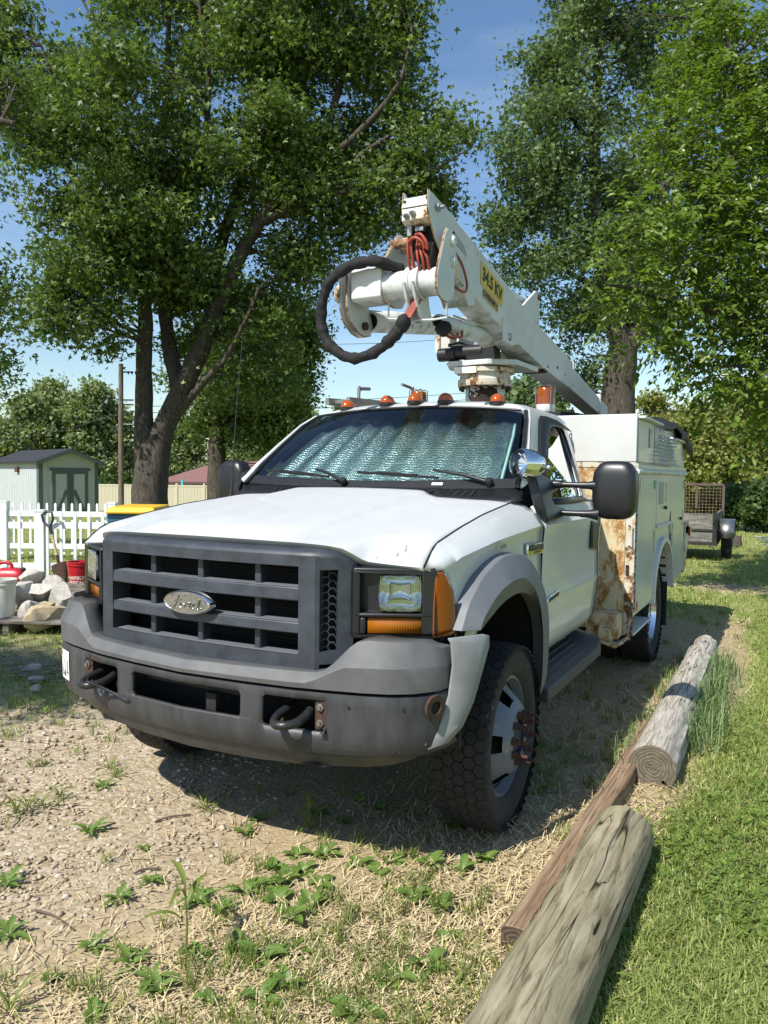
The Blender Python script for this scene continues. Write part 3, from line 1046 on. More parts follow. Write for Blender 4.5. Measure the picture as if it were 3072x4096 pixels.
# --- headlamps
def headlamp(sx):
    o = Vector((0.655, 0.118, 0.942))
    e1 = Vector((0.268, 0.140, 0)).normalized()
    e3 = Vector((0, 0, 1))
    nn = Vector((e1.y, -e1.x, 0))

    def P(s, z, d=0.0):
        p = o + e1 * s + e3 * z + nn * d
        return (sx * p.x, p.y, p.z)
    L, H_ = 0.302, 0.262
    cs0, hw0 = 0.172, 0.077
    bz = MB()

    def slab(s0, s1, z0, z1, d0=-0.05, d1=0.0):
        bz.prism([P(s0, z0, d1), P(s1, z0, d1), P(s1, z1, d1), P(s0, z1, d1)], [P(s0, z0, d0), P(s1, z0, d0), P(s1, z1, d0), P(s0, z1, d0)])
    slab(0, L, 0, 0.016); slab(0, L, 0.079, 0.096); slab(0, L, 0.244, H_)
    slab(0, 0.026, 0.016, 0.244); slab(L - 0.052, L, 0.016, 0.244)
    slab(0.026, 0.048, 0.016, 0.079)
    bz.grid([[P(0.02, 0.09, 0), P(0.26, 0.09, 0)], [P(0.03, 0.105, -0.045), P(0.25, 0.105, -0.045)]])
    bz.add([P(0.02, 0.012, -0.10), P(L - 0.03, 0.012, -0.10), P(L - 0.03, 0.25, -0.10), P(0.02, 0.25, -0.10)], [(0, 1, 2, 3)])
    for s0, s1 in ((0.02, cs0 - hw0), (cs0 + hw0, L - 0.03)):
        bz.add([P(s0, 0.09, -0.045), P(s1, 0.09, -0.045 if s0 > 0.1 else -0.03), P(s1, 0.25, -0.045 if s0 > 0.1 else -0.03), P(s0, 0.25, -0.045)], [(0, 1, 2, 3)])
    bz.add([P(cs0 - hw0, 0.232, -0.03), P(cs0 + hw0, 0.232, -0.03), P(cs0 + hw0, 0.25, -0.03), P(cs0 - hw0, 0.25, -0.03)], [(0, 1, 2, 3)])
    hb = bz.build('headlamp_housing', M['black'], T, smooth=30, bevel=0.007, seg=3)
    # sealed beam: silver bowl behind a fluted pane
    bowl = MB()
    cs, cz, hw, hh = 0.172, 0.169, 0.079, 0.069
    rows = []
    for q, d in ((1.0, -0.010), (0.96, -0.022), (0.86, -0.046), (0.68, -0.068), (0.45, -0.082), (0.2, -0.089), (0.02, -0.090)):
        row = []
        for k in range(28):
            t = 2 * PI * k / 28
            c_, s__ = math.cos(t), math.sin(t)
            r = 1 / (abs(c_) ** 4.5 + abs(s__) ** 4.5) ** (1 / 4.5)
            row.append(P(cs + hw * q * r * c_, cz + hh * q * r * s__, d))
        rows.append(row)
    bowl.grid(rows, closed=True)
    bowl.build('reflector', M['reflector'], hb, smooth=60)
    pane = MB()
    rows = []
    for q, d in ((1.02, -0.014), (1.0, -0.004), (0.93, 0.002), (0.6, 0.005), (0.02, 0.006)):
        row = []
        for k in range(28):
            t = 2 * PI * k / 28
            c_, s__ = math.cos(t), math.sin(t)
            r = 1 / (abs(c_) ** 4.5 + abs(s__) ** 4.5) ** (1 / 4.5)
            row.append(P(cs + hw * q * r * c_, cz + hh * q * r * s__, d))
        rows.append(row)
    pane.grid(rows, closed=True)
    pane.build('headlamp_lens', M['lamp_glass'], hb, smooth=60)
    fl = MB()
    for k in range(23):
        s0 = cs - hw * 0.92 + k * hw * 1.84 / 22
        fl.beam(P(s0, cz - hh * 0.93, -0.001), P(s0, cz + hh * 0.93, -0.001), 0.0013, 0.0016, up=nn)
    for k in range(4):
        z0 = cz - hh * 0.7 + k * hh * 0.47
        fl.beam(P(cs - hw * 0.92, z0, -0.001), P(cs + hw * 0.92, z0, -0.001), 0.0016, 0.0012)
    fl.build('lens_fluting', M['chrome'], hb, smooth=0)
    tl = MB()
    tl.grid([[P(0.052, 0.014, -0.03), P(0.252, 0.014, -0.03)], [P(0.054, 0.02, -0.012), P(0.25, 0.02, -0.012)], [P(0.054, 0.074, -0.012), P(0.25, 0.074, -0.012)], [P(0.052, 0.081, -0.03), P(0.252, 0.081, -0.03)]])
    for k in range(9):
        s0 = 0.062 + k * 0.022
        tl.bx(0, 0.0001, 0, 0.0001, 0, 0.0001) if False else None
    tl.build('turn_signal_lens', M['amber_turn'], hb, smooth=30, solid=0.004)
    rb = MB()
    for k in range(10):
        s0 = 0.065 + k * 0.019
        rb.beam(P(s0, 0.024, -0.026), P(s0, 0.07, -0.026), 0.008, 0.008, up=nn)
    for k in range(3):
        rb.beam(P(0.06, 0.03 + k * 0.016, -0.027), P(0.245, 0.03 + k * 0.016, -0.027), 0.006, 0.004)
    rb.build('turn_signal_ribs', M['amber_dark'], hb, smooth=0)
    # side marker wrapping the corner
    am = MB()
    rows = []
    for z, s0, s1 in ((0.006, 0.0, 1.0), (0.03, 0, 0.985), (0.10, 0.0, 0.92), (0.17, 0.02, 0.76), (0.215, 0.05, 0.55), (0.240, 0.10, 0.36), (0.246, 0.16, 0.28)):
        row = []
        for k in range(7):
            t = s0 + (s1 - s0) * k / 6
            x = lerp([0, 0.35, 0.7, 1.0], [0.916, 0.941, 0.957, 0.963], t)
            y = lerp([0, 0.35, 0.7, 1.0], [0.252, 0.286, 0.33, 0.375], t)
            row.append((sx * x, y, 0.945 + z * (1.0)))
        rows.append(row)
    am.grid(rows)
    am.build('side_marker_lens', M['amber'], hb, smooth=50, solid=0.006)


headlamp(1)
headlamp(-1)
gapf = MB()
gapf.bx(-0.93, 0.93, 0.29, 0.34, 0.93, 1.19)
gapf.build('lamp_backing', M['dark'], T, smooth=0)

# --- bumper
def yb(x):
    return lerp([0, 0.28, 0.49, 0.63, 0.75, 0.84, 0.91, 0.955, 0.978, 0.985], [-0.083, -0.062, -0.036, -0.004, 0.028, 0.062, 0.110, 0.170, 0.235, 0.32], abs(x))


bxs = sorted(set([-0.985, -0.983, -0.978, -0.968, -0.955, -0.935, -0.91, -0.88, -0.84, -0.80, -0.75, -0.71, -0.685, -0.66, -0.63, -0.60, -0.57, -0.54, -0.49, -0.42, -0.35, -0.28, -0.2, -0.1, 0.0]))
bxs = bxs + [-x for x in reversed(bxs[:-1])]
pad = [[] for _ in range(6)]
for x in bxs:
    a = abs(x)
    y = yb(x)
    zt = lerp([0, 0.58, 0.61, 0.70, 0.73, 0.93, 0.985], [0.822, 0.832, 0.845, 0.945, 0.955, 0.950, 0.915], a)
    zc = lerp([0, 0.55, 0.68, 0.75, 0.93, 0.985], [0.798, 0.802, 0.868, 0.872, 0.872, 0.862], a)
    back = lerp([0, 0.58, 0.75, 0.985], [0.11, 0.11, 0.10, 0.05], a)
    tilt = lerp([0, 0.58, 0.72, 0.93, 0.985], [0.022, 0.025, 0.048, 0.04, 0.012], a)
    kx = 1 - 0.02 * (a > 0.9)
    pad[0].append((x * kx, y + back + tilt, zt + 0.002)); pad[1].append((x * kx, y + tilt, zt))
    pad[2].append((x, y + 0.001, zc)); pad[3].append((x, y - 0.002, zc - 0.006))
    pad[4].append((x, y + 0.002, 0.777)); pad[5].append((x, y + 0.03, 0.773))
MB().grid(pad).build('bumper_pad', M['pad'], T, smooth=19, solid=0.01)

OPEN = [(-0.28, 0.28, 0.638, 0.737), (0.372, 0.622, 0.622, 0.737), (-0.622, -0.372, 0.622, 0.737)]
sx_ = sorted(set(bxs + [0.372, -0.372, 0.622, -0.622, 0.385, -0.385, 0.609, -0.609, 0.267, -0.267]))
sz_ = [0.770, 0.762, 0.737, 0.727, 0.648, 0.638, 0.632, 0.622, 0.59, 0.56, 0.545, 0.533, 0.530]


def steel_pt(x, z):
    dy = lerp([0.530, 0.533, 0.56, 0.60, 0.70, 0.755, 0.764, 0.770], [0.045, 0.022, 0.006, 0.0, 0.0, 0.002, 0.008, 0.025], z)
    a = abs(x)
    zb = z - lerp([0.5, 0.985], [0.0, -0.018], a) * (1 if z < 0.6 else 0)
    return (x * (1 - 0.010 * lerp([0.53, 0.72], [1, 0], z)), yb(x) + 0.004 + dy, zb)


st = MB()
for i in range(len(sz_) - 1):
    for j in range(len(sx_) - 1):
        xc, zc = (sx_[j] + sx_[j + 1]) / 2, (sz_[i] + sz_[i + 1]) / 2
        hole = False
        for x0, x1, z0, z1 in OPEN:
            if x0 < xc < x1 and z0 < zc < z1: hole = True
        if hole: continue
        st.add([steel_pt(sx_[j], sz_[i]), steel_pt(sx_[j + 1], sz_[i]), steel_pt(sx_[j + 1], sz_[i + 1]), steel_pt(sx_[j], sz_[i + 1])], [(0, 1, 2, 3)])
# fillets rounding the corners of the openings
for x0, x1, z0, z1 in OPEN:
    for cx, dx in ((x0, 1), (x1, -1)):
        for cz, dz in ((z0, 1), (z1, -1)):
            r = 0.018
            pts = [steel_pt(cx - dx * 0.001, cz - dz * 0.001)]
            arc = [steel_pt(cx + dx * (r - r * math.cos(t)), cz + dz * (r - r * math.sin(t))) for t in [PI / 2 * k / 5 for k in range(6)]]
            st.add(pts + arc, [tuple(range(7))])
bumper = st.build('bumper', M['steel_bumper'], T, smooth=40, solid=0.02)
vl = [[] for _ in range(4)]
for x in bxs:
    if abs(x) > 0.94: continue
    a = abs(x)
    y = yb(x) + lerp([0.6, 0.94], [0, 0.05], a)
    zb = lerp([0, 0.3, 0.6, 0.78, 0.88, 0.97], [0.462, 0.462, 0.475, 0.478, 0.50, 0.545], a)
    vl[0].append((x * 0.985, y + 0.05, 0.552)); vl[1].append((x * 0.985, y + 0.038, 0.528)); vl[2].append((x * 0.97, y + 0.075, zb)); vl[3].append((x * 0.97, y + 0.12, zb + 0.01))
MB().grid(vl).build('lower_valance', M['steel_bumper'], T, smooth=35, solid=0.008)
sl = MB()
for x0, x1 in ((-0.36, -0.27), (-0.20, 0.02), (0.05, 0.16)):
    sl.add([(x, yb(x) + dy, z) for x, dy, z in ((x0, 0.0535, 0.512), (x1, 0.0535, 0.512), (x1, 0.066, 0.486), (x0, 0.066, 0.486))], [(0, 1, 2, 3)])
sl.build('valance_slot_shade', M['dark'], T, smooth=0)  # dark quads on the unbroken valance: slot shade put into the colour
# bumper furniture
bh = MB()
for x in (0.701, 0.88):
    p = Vector(steel_pt(x, 0.72))
    bh.cyl(p + V(0, -0.003, 0), p + V(0, 0.01, 0), 0.006, n=10)
bh.build('bolt_hole', M['dark'], bumper)
rp = Vector((0.957, 0.176, 0.722))
rn = Vector((0.93, -0.37, 0))
rg = MB().lathe([(0.024, 0.012), (0.024, 0.018), (0.044, 0.018), (0.046, 0.010), (0.040, 0.0)], rp - rn * 0.004, rn, 28)
rg.build('fog_lamp_ring', M['rust'], bumper, smooth=40)
MB().lathe([(0.0, 0.011), (0.024, 0.011)], rp - rn * 0.004, rn, 20).build('fog_lamp_hole', M['dark'], bumper)
# behind the openings: backing extended and floor plate added to block light
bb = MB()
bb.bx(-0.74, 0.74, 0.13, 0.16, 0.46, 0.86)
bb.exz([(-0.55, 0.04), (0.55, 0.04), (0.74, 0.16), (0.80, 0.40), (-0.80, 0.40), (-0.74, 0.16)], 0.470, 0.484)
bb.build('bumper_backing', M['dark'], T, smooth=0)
cm = MB().bx(-0.27, 0.28, 0.02, 0.06, 0.69, 0.73).bx(0.07, 0.12, -0.01, 0.05, 0.62, 0.69)
cm.build('cooler_bracket', M['chassis'], T, smooth=0, bevel=0.004)
for s_ in (1, -1):
    br = MB().bx(s_ * 0.40, s_ * 0.435, 0.0, 0.06, 0.63, 0.66)
    MB().bx(s_ * 0.572, s_ * 0.622, -0.001, 0.06, 0.628, 0.732).build('hook_plate', M['rust'], T, smooth=0, bevel=0.003)
    br.build('hook_bracket', M['rust'], T, smooth=0, bevel=0.003)
    hk = MB()
    xc = s_ * 0.495
    path = catmull([(xc - 0.05, 0.06, 0.684), (xc - 0.052, 0.0, 0.678), (xc - 0.050, -0.055, 0.668), (xc - 0.028, -0.100, 0.659), (xc + 0.012, -0.106, 0.659), (xc + 0.042, -0.075, 0.664), (xc + 0.050, -0.03, 0.674), (xc + 0.050, 0.012, 0.690)], 6)
    hk.tube(path, 0.0165, 14)
    hk.build('tow_hook', M['hook'], T, smooth=60)
    bo = MB()
    for z in (0.655, 0.712):
        p = Vector((s_ * 0.597, -0.005, z))
        bo.lathe([(0.0, 0.012), (0.008, 0.012), (0.009, 0.004), (0.015, 0.003), (0.015, 0.0)], p, (0, -1, 0), 6)
    bo.build('bracket_bolt', M['steel'], T, smooth=20)
cab = MB().tube(catmull([(-0.50, -0.085, 0.682), (-0.47, -0.11, 0.676), (-0.42, -0.085, 0.655), (-0.36, -0.065, 0.63), (-0.30, -0.062, 0.612), (-0.27, -0.02, 0.60)], 6), 0.006, 8)
cab.build('tow_cable', M['black'], T)
# warning sticker on the bumper end
sk = MB()
def on_bumper(x, z, off): 
    p = steel_pt(x, z); return (p[0] - 0.0 * off, p[1] - off, p[2])
def on_bump2(x, z, off):
    p = Vector(steel_pt(x, z)); q = Vector(steel_pt(x + 0.004, z)); d = (q - p).normalized(); n_ = Vector((d.y, -d.x, 0)); return p + n_ * off
xs5 = [-0.958, -0.945, -0.92, -0.89, -0.85, -0.80, -0.77]
sk.grid([[on_bump2(x, z, 0.003) for x in xs5] for z in (0.735, 0.69, 0.645, 0.605)])
stick = sk.build('warning_sticker', M['label_white'], bumper, smooth=60)
s2 = MB().grid([[on_bump2(x, z, 0.0045) for x in (-0.955, -0.945, -0.92, -0.89, -0.86)] for z in (0.732, 0.706)])
s2.build('warning_band', M['faded_yellow'], stick, smooth=0)
s3 = MB()
for k in range(9):
    z = 0.700 - k * 0.0085
    s3.grid([[on_bump2(x, z - q, 0.0045) for x in ((-0.953, -0.93, -0.90, -0.87) if k % 3 else (-0.953, -0.93, -0.90, -0.885))] for q in (0, 0.0042)])
for a_, b2 in (((-0.855, 0.728), (-0.805, 0.66)), ((-0.805, 0.66), (-0.835, 0.69)), ((-0.845, 0.64), (-0.785, 0.62)), ((-0.81, 0.655), (-0.82, 0.62)), ((-0.85, 0.665), (-0.835, 0.622)), ((-0.79, 0.70), (-0.785, 0.63)), ((-0.86, 0.622), (-0.78, 0.645))):
    s3.grid([[on_bump2(a_[0], a_[1], 0.0045), on_bump2(b2[0], b2[1], 0.0045)], [on_bump2(a_[0] + 0.006, a_[1] - 0.004, 0.0045), on_bump2(b2[0] + 0.006, b2[1] - 0.004, 0.0045)]])
s3.build('warning_print', M['ink'], stick, smooth=0)
sc2 = MB()
for x0, x1, z in ((-0.60, -0.575, 0.751), (-0.555, -0.50, 0.748)):
    sc2.grid([[on_bump2(x0 + (x1 - x0) * k / 4, zz + 0.003 * math.sin(k * 2.1), 0.0022) for k in range(5)] for zz in (z + 0.005, z - 0.005)])
sc2.build('rust_scrape', M['rust'], bumper, smooth=0)
# --- wheels
def tyre_profile(w, r, rr):
    """half profile from inner bead to outer bead: (radius, offset along axle)"""
    h = w / 2
    return [(rr, -h * 0.72), (rr + 0.02, -h * 0.92), (rr + 0.06, -h * 1.0), (r - 0.05, -h * 0.98), (r - 0.013, -h * 0.88), (r - 0.010, -h * 0.80), (r - 0.010, 0),
            (r - 0.010, h * 0.80), (r - 0.013, h * 0.88), (r - 0.05, h * 0.98), (rr + 0.06, h * 1.0), (rr + 0.02, h * 0.92), (rr, h * 0.72)]


def tread_mesh(w, r):
    """hexagonal lugs wrapped round the tyre"""
    n_round, rows_ = 49, 5
    step = 2 * PI / n_round
    hr = r * step / math.sqrt(3)
    pitch = 1.5 * hr
    mb = MB()
    for j in range(rows_):
        a0 = (j - (rows_ - 1) / 2) * pitch
        for i in range(n_round):
            th = (i + (0.5 if j % 2 else 0)) * step
            ring = []
            for q, dr in ((0.90, 0.0), (1.0, 0.012)):
                for k in range(6):
                    t = PI / 3 * k
                    a = a0 + hr * q * math.cos(t)
                    ang = th + hr * q * math.sin(t) / r
                    rr = r - dr - 0.007 * (abs(a) / (w / 2)) ** 3
                    ring.append((a, -math.sin(ang) * rr, math.cos(ang) * rr))
            mb.add(ring, [(0, 1, 2, 3, 4, 5)] + [(k, 6 + k, 6 + (k + 1) % 6, (k + 1) % 6) for k in range(6)])
    for sd_ in (-1, 1):       # shoulder lugs
        for i in range(n_round * 2):
            th = i * step / 2
            q = step / 2 * 0.82
            a0, a1 = sd_ * w * 0.40, sd_ * w * 0.485
            def C(a, rr, an): return (a, -math.sin(an) * rr, math.cos(an) * rr)
            mb.add([C(a0, r - 0.006, th), C(a0, r - 0.006, th + q), C(a1, r - 0.013, th + q), C(a1, r - 0.013, th), C(a1 * 1.02, r - 0.034, th), C(a1 * 1.02, r - 0.034, th + q)],
                   [(0, 1, 2, 3), (3, 2, 5, 4), (0, 3, 4), (1, 5, 2)])
    return mb.mesh('tread', M['rubber'], 25)


TREAD_MESH = tread_mesh(0.208, WR)
tp = tyre_profile(0.208, WR, 0.262)
tb = MB().lathe(tp, (0, 0, 0), (1, 0, 0), 64)
TYRE_MESH = tb.mesh('tyre', M['sidewall'], 45)


def disc(front):
    """steel disc: front wheels bulge outwards, rear outer ones are dished in"""
    mb = MB()
    hub_r, n = 0.112, 60
    s = 1 if front else -1
    prof = [(0.264, 0.062), (0.262, 0.074), (0.250, 0.077), (0.243, 0.050), (0.235, 0.026)] + \
           ([(0.222, 0.030), (0.195, 0.062), (0.160, 0.104), (0.135, 0.124), (0.122, 0.128), (0.082, 0.128)] if front else
            [(0.225, -0.005), (0.195, -0.03), (0.160, -0.05), (0.135, -0.060), (0.120, -0.062), (0.085, -0.062)])
    rows = []
    for r, h in prof:
        rows.append([(h, r * math.cos(2 * PI * k / n), r * math.sin(2 * PI * k / n)) for k in range(n)])
    nc = n
    base = [p for r in rows for p in r]
    fs, mi = [], []
    for i in range(len(rows) - 1):
        for j in range(n):
            hole = 5 <= i <= 6 and (j % 12) < 4
            if hole: continue
            fs.append((i * nc + j, i * nc + (j + 1) % nc, (i + 1) * nc + (j + 1) % nc, (i + 1) * nc + j))
    mb.add(base, fs)
    return mb


HOLE_SMOOTH = 45
RIM_F = disc(True).mesh('rim', M['wheel'], HOLE_SMOOTH)
RIM_R = disc(False).mesh('rim', M['wheel_bright'], HOLE_SMOOTH)
INNER = MB().lathe([(0.262, -0.085), (0.240, -0.06), (0.235, 0.03), (0.262, 0.07)], (0, 0, 0), (1, 0, 0), 48).lathe([(0.0, -0.03), (0.236, -0.03)], (0, 0, 0), (1, 0, 0), 40).mesh('barrel', M['chassis'], 45)


def hubmesh(front):
    mb = MB()
    h = 0.118 if front else -0.06
    mb.lathe([(0.084, h + 0.01), (0.080, h - 0.03), (0.070, h - 0.032), (0.066, h - 0.004), (0.052, h + 0.004), (0.0, h + 0.004)] if front else [(0.09, h), (0.088, h + 0.07), (0.075, h + 0.09), (0.0, h + 0.095)], (0, 0, 0), (1, 0, 0), 28)
    return mb.mesh('hub', M['hub_blue'] if front else M['wheel_bright'], 40)


def lugmesh(front):
    mb = MB()
    h = 0.126 if front else -0.062
    mb.lathe([(0.0, h + 0.068), (0.0075, h + 0.068), (0.0075, h + 0.040), (0.0125, h + 0.038), (0.0135, h + 0.018), (0.017, h + 0.016), (0.018, h)], (0, 0, 0), (1, 0, 0), 8)
    return mb.mesh('lug_nut', M['lug'], 30)


HUB = {True: hubmesh(True), False: hubmesh(False)}
LUG = {True: lugmesh(True), False: lugmesh(False)}


def wheel(x, y, side, front=True, inner=False, steer=0.0):
    """side +1: outer face towards +x"""
    w = bpy.data.objects.new('wheel', TYRE_MESH)
    w.location = (x, y, WR - 0.008)
    w.rotation_euler = (0.35, 0, (0 if side > 0 else PI) + steer)
    link(w, T)
    link(bpy.data.objects.new('tread', TREAD_MESH), w)
    if inner: return w
    link(bpy.data.objects.new('rim', RIM_F if front else RIM_R), w)
    link(bpy.data.objects.new('barrel', INNER), w)
    link(bpy.data.objects.new('hub', HUB[front]), w)
    for k in range(10):
        a = 2 * PI * k / 10 + 0.15
        l_ = bpy.data.objects.new('lug_nut', LUG[front])
        l_.location = (0, 0.103 * math.cos(a), 0.103 * math.sin(a))
        link(l_, w)
    return w


wheel(0.898, WY, 1, steer=R(1.5))
wheel(-0.898, WY, -1, steer=R(1.5))
for s_ in (1, -1):
    wheel(s_ * 0.945, 4.45, s_, front=False)
    wheel(s_ * 0.68, 4.45, s_, front=False, inner=True)

# --- cab side panels: lower door and rocker
XTz = [1.20, 1.40, 1.5, 1.6, 1.7, 1.8, 1.85, 1.9, 1.93, 1.955]
XTx = [0.965, 0.932, 0.902, 0.867, 0.831, 0.791, 0.769, 0.741, 0.712, 0.668]


def xt(z):
    return lerp(XTz, XTx, z)


prof = [(0.90, 0.615), (0.930, 0.632), (0.950, 0.67), (0.963, 0.74), (0.972, 0.82), (0.980, 0.895), (0.986, 0.915), (0.978, 0.935), (0.975, 1.02), (0.976, 1.12), (0.980, 1.22), (0.986, 1.285), (0.985, 1.302), (0.966, 1.322), (0.958, 1.335), (0.940, 1.385), (0.930, 1.402)]


def rear_round(y):
    return lerp([2.55, 2.66, 2.72, 2.76, 2.78], [0, 0.006, 0.025, 0.06, 0.12], y)


dy_ = [1.395, 1.45, 1.6, 1.8, 2.0, 2.2, 2.4, 2.5, 2.600]
door = MB().grid([[(x - 0.004, y, z) for x, z in prof] for y in dy_])
dL, dR = both('door', door, M['white'], smooth=40, solid=0.02)
cc = [2.606, 2.64, 2.67, 2.70, 2.725, 2.745, 2.762, 2.772, 2.778]
for yy in (1.393, 2.603):
    both('door_gap', MB().tube([(x - 0.0035, yy, z) for x, z in prof], 0.0036, 6), M['dark'])
corner = MB().grid([[(x - rear_round(y) - 0.003, y, z) for x, z in prof] for y in cc])
both('cab_corner', corner, M['white'], smooth=40, solid=0.02)
sill = MB().grid([[(0.885, y, 0.60), (0.905, y, 0.612), (0.90, y, 0.66)] for y in (1.34, 2.74)])
both('rocker', sill, M['white'], smooth=40, solid=0.02)

# --- upper side: ring between the cab outline and the window opening
outer = [(1.385, 1.402), (1.70, 1.404), (2.05, 1.404), (2.42, 1.404), (2.60, 1.404), (2.765, 1.404), (2.76, 1.62), (2.735, 1.82), (2.70, 1.90), (2.55, 1.935), (2.30, 1.942), (2.06, 1.942), (1.955, 1.925), (1.85, 1.872), (1.74, 1.79), (1.60, 1.685), (1.47, 1.585), (1.395, 1.515), (1.385, 1.45)]
inner = [(1.50, 1.422), (1.70, 1.422), (2.05, 1.422), (2.33, 1.422), (2.385, 1.425), (2.400, 1.45), (2.425, 1.60), (2.455, 1.76), (2.462, 1.825), (2.42, 1.862), (2.25, 1.875), (2.10, 1.876), (2.03, 1.868), (1.96, 1.838), (1.87, 1.77), (1.73, 1.66), (1.60, 1.555), (1.51, 1.48), (1.495, 1.44)]
def rin(y): return lerp([2.6, 2.70, 2.765], [0, 0.02, 0.07], y)
up = MB().grid([[(xt(z) - rin(y), y, z) for y, z in outer], [(xt(z) + 0.001, (y + y2) / 2, (z + z2) / 2) if False else (xt(z2 * 0.55 + z * 0.45) - rin(y) * 0.4, y2 * 0.55 + y * 0.45, z2 * 0.55 + z * 0.45) for (y, z), (y2, z2) in zip(outer, inner)],
                [(xt(z) - 0.004, y, z) for y, z in inner], [(xt(z) - 0.03, y, z) for y, z in inner]], closed=True)
both('door_frame', up, M['white'], smooth=38)
for s_, dr_ in ((1, dL), (-1, dR)):
    g_ = MB().add([(s_ * (xt(z) - 0.020), y, z) for y, z in inner], [tuple(range(len(inner)))])
    g_.build('window_pane', M['side_glass'], dr_, smooth=0)
    gk = MB().tube([(s_ * (xt(z) - 0.008), y, z) for y, z in inner + inner[:1]], 0.008, 6)
    gk.build('window_seal', M['black'], dr_)
    # smoked rain visor along the top and front of the window
    vis_o = [(1.53, 1.515), (1.66, 1.62), (1.80, 1.735), (1.92, 1.825), (1.985, 1.868), (2.06, 1.895), (2.20, 1.902), (2.40, 1.893), (2.52, 1.868)]
    vis_i = [(1.585, 1.495), (1.72, 1.60), (1.87, 1.715), (2.0, 1.795), (2.06, 1.822), (2.12, 1.838), (2.22, 1.842), (2.40, 1.834), (2.525, 1.828)]
    vv = MB().grid([[(s_ * (xt(z) + 0.004), y, z) for y, z in vis_o], [(s_ * (xt(z) + 0.026), y * 0.6 + y2 * 0.4, z * 0.6 + z2 * 0.4) for (y, z), (y2, z2) in zip(vis_o, vis_i)], [(s_ * (xt(z) + 0.032), y, z) for y, z in vis_i]])
    vv.build('rain_visor', M['black'], dr_, smooth=50, solid=0.004)
    hd = MB().bx(s_ * 0.975, s_ * 0.994, 2.375, 2.515, 1.125, 1.262)
    hd.prism([(s_ * 0.985, 2.36, 1.11), (s_ * 0.985, 2.53, 1.09), (s_ * 0.985, 2.53, 1.26), (s_ * 0.985, 2.36, 1.285)], [(s_ * 0.990, 2.365, 1.115), (s_ * 0.990, 2.525, 1.095), (s_ * 0.990, 2.525, 1.255), (s_ * 0.990, 2.365, 1.28)])
    hd.build('door_handle', M['black'], dr_, smooth=30, bevel=0.008, seg=3)
    sw = MB().grid([[(s_ * 0.942, 1.50, 1.398), (s_ * 0.942, 2.42, 1.398)], [(s_ * 0.946, 1.50, 1.412), (s_ * 0.946, 2.40, 1.412)], [(s_ * 0.928, 1.50, 1.424), (s_ * 0.928, 2.385, 1.424)]])
    sw.build('window_sill_strip', M['black'], dr_, smooth=30, solid=0.006)

# --- roof and header
ry = [1.875, 1.90, 1.94, 1.99, 2.06, 2.2, 2.4, 2.55, 2.66, 2.72, 2.755, 2.775]
roof_rows = []
for y in ry:
    top = lerp([1.875, 1.90, 1.94, 1.99, 2.06, 2.2, 2.5, 2.66, 2.72, 2.755, 2.775], [1.945, 1.958, 1.978, 1.992, 2.0, 2.006, 2.004, 1.99, 1.972, 1.94, 1.88], y)
    half = []
    for x, dz in ((0, 0), (0.2, -0.003), (0.4, -0.012), (0.52, -0.022), (0.60, -0.034), (0.655, -0.050), (0.69, -0.066), (0.712, -0.085)):
        k = 1.0 if y > 1.95 else lerp([1.875, 1.95], [0.965, 1.0], y)
        xx = x * k * (1 - lerp([2.66, 2.78], [0, 0.05], y))
        z = top + dz * lerp([1.875, 1.95], [0.5, 1.0], y)
        half.append((xx, y + (0.06 * (x / 0.7) ** 3 if y < 1.99 else 0), z))
    roof_rows.append([(-x, y_, z) for x, y_, z in reversed(half[1:])] + half)
roof = MB().grid(roof_rows).build('roof', M['white'], T, smooth=45, solid=0.015)
# cab back wall with rear window
bw = MB()
bw.bx(-0.86, 0.86, 2.765, 2.785, 0.62, 1.40)
bw.prism([(-0.86, 2.765, 1.40), (0.86, 2.765, 1.40), (0.66, 2.765, 1.93), (-0.66, 2.765, 1.93)], [(-0.86, 2.785, 1.40), (0.86, 2.785, 1.40), (0.66, 2.785, 1.93), (-0.66, 2.785, 1.93)])
bw.build('cab_back_wall', M['white'], T, smooth=0)
# A pillars
for s_ in (1, -1):
    ap = MB()
    P0 = [(0.862, 1.372, 1.488), (0.838, 1.50, 1.60), (0.800, 1.66, 1.725), (0.755, 1.82, 1.852), (0.715, 1.93, 1.918)]
    P1 = [(xt(1.515), 1.395, 1.515), (xt(1.61), 1.505, 1.612), (xt(1.735), 1.665, 1.735), (xt(1.86), 1.835, 1.860), (xt(1.925), 1.952, 1.925)]
    ap.grid([[(s_ * x, y, z) for x, y, z in P0], [(s_ * (a_[0] * 0.5 + b_[0] * 0.5 + 0.006), a_[1] * 0.5 + b_[1] * 0.5 - 0.006, a_[2] * 0.5 + b_[2] * 0.5 + 0.004) for a_, b_ in zip(P0, P1)], [(s_ * x, y, z) for x, y, z in P1]])
    ap.build('windshield_pillar', M['white'], T, smooth=60, solid=0.012)
    bl = MB()
    Q0 = [(x - 0.028, y + 0.010, z) for x, y, z in P0]
    bl.grid([[(s_ * (x + 0.002), y - 0.004, z - 0.002) for x, y, z in P0], [(s_ * (x - 0.012), y - 0.010, z + 0.002) for x, y, z in P0], [(s_ * x, y - 0.006, z) for x, y, z in Q0]])
    bl.build('pillar_trim', M['black'], T, smooth=60, solid=0.008)

# --- windshield
def wsp(s, t, off=0.0):
    """s -1..1 across, t 0..1 up"""
    xb, yb_, zb = 0.838 * s, 1.318 + 0.066 * s * s, 1.468 + 0.014 * s * s
    xt_, yt, zt = 0.690 * s, 1.868 + 0.050 * s * s, 1.950 - 0.034 * s * s
    bow = 0.018 * math.sin(PI * t)
    p = Vector((xb + (xt_ - xb) * t, yb_ + (yt - yb_) * t - bow * 0.6, zb + (zt - zb) * t + bow * 0.7))
    return p + Vector((0, -0.62, 0.78)) * off


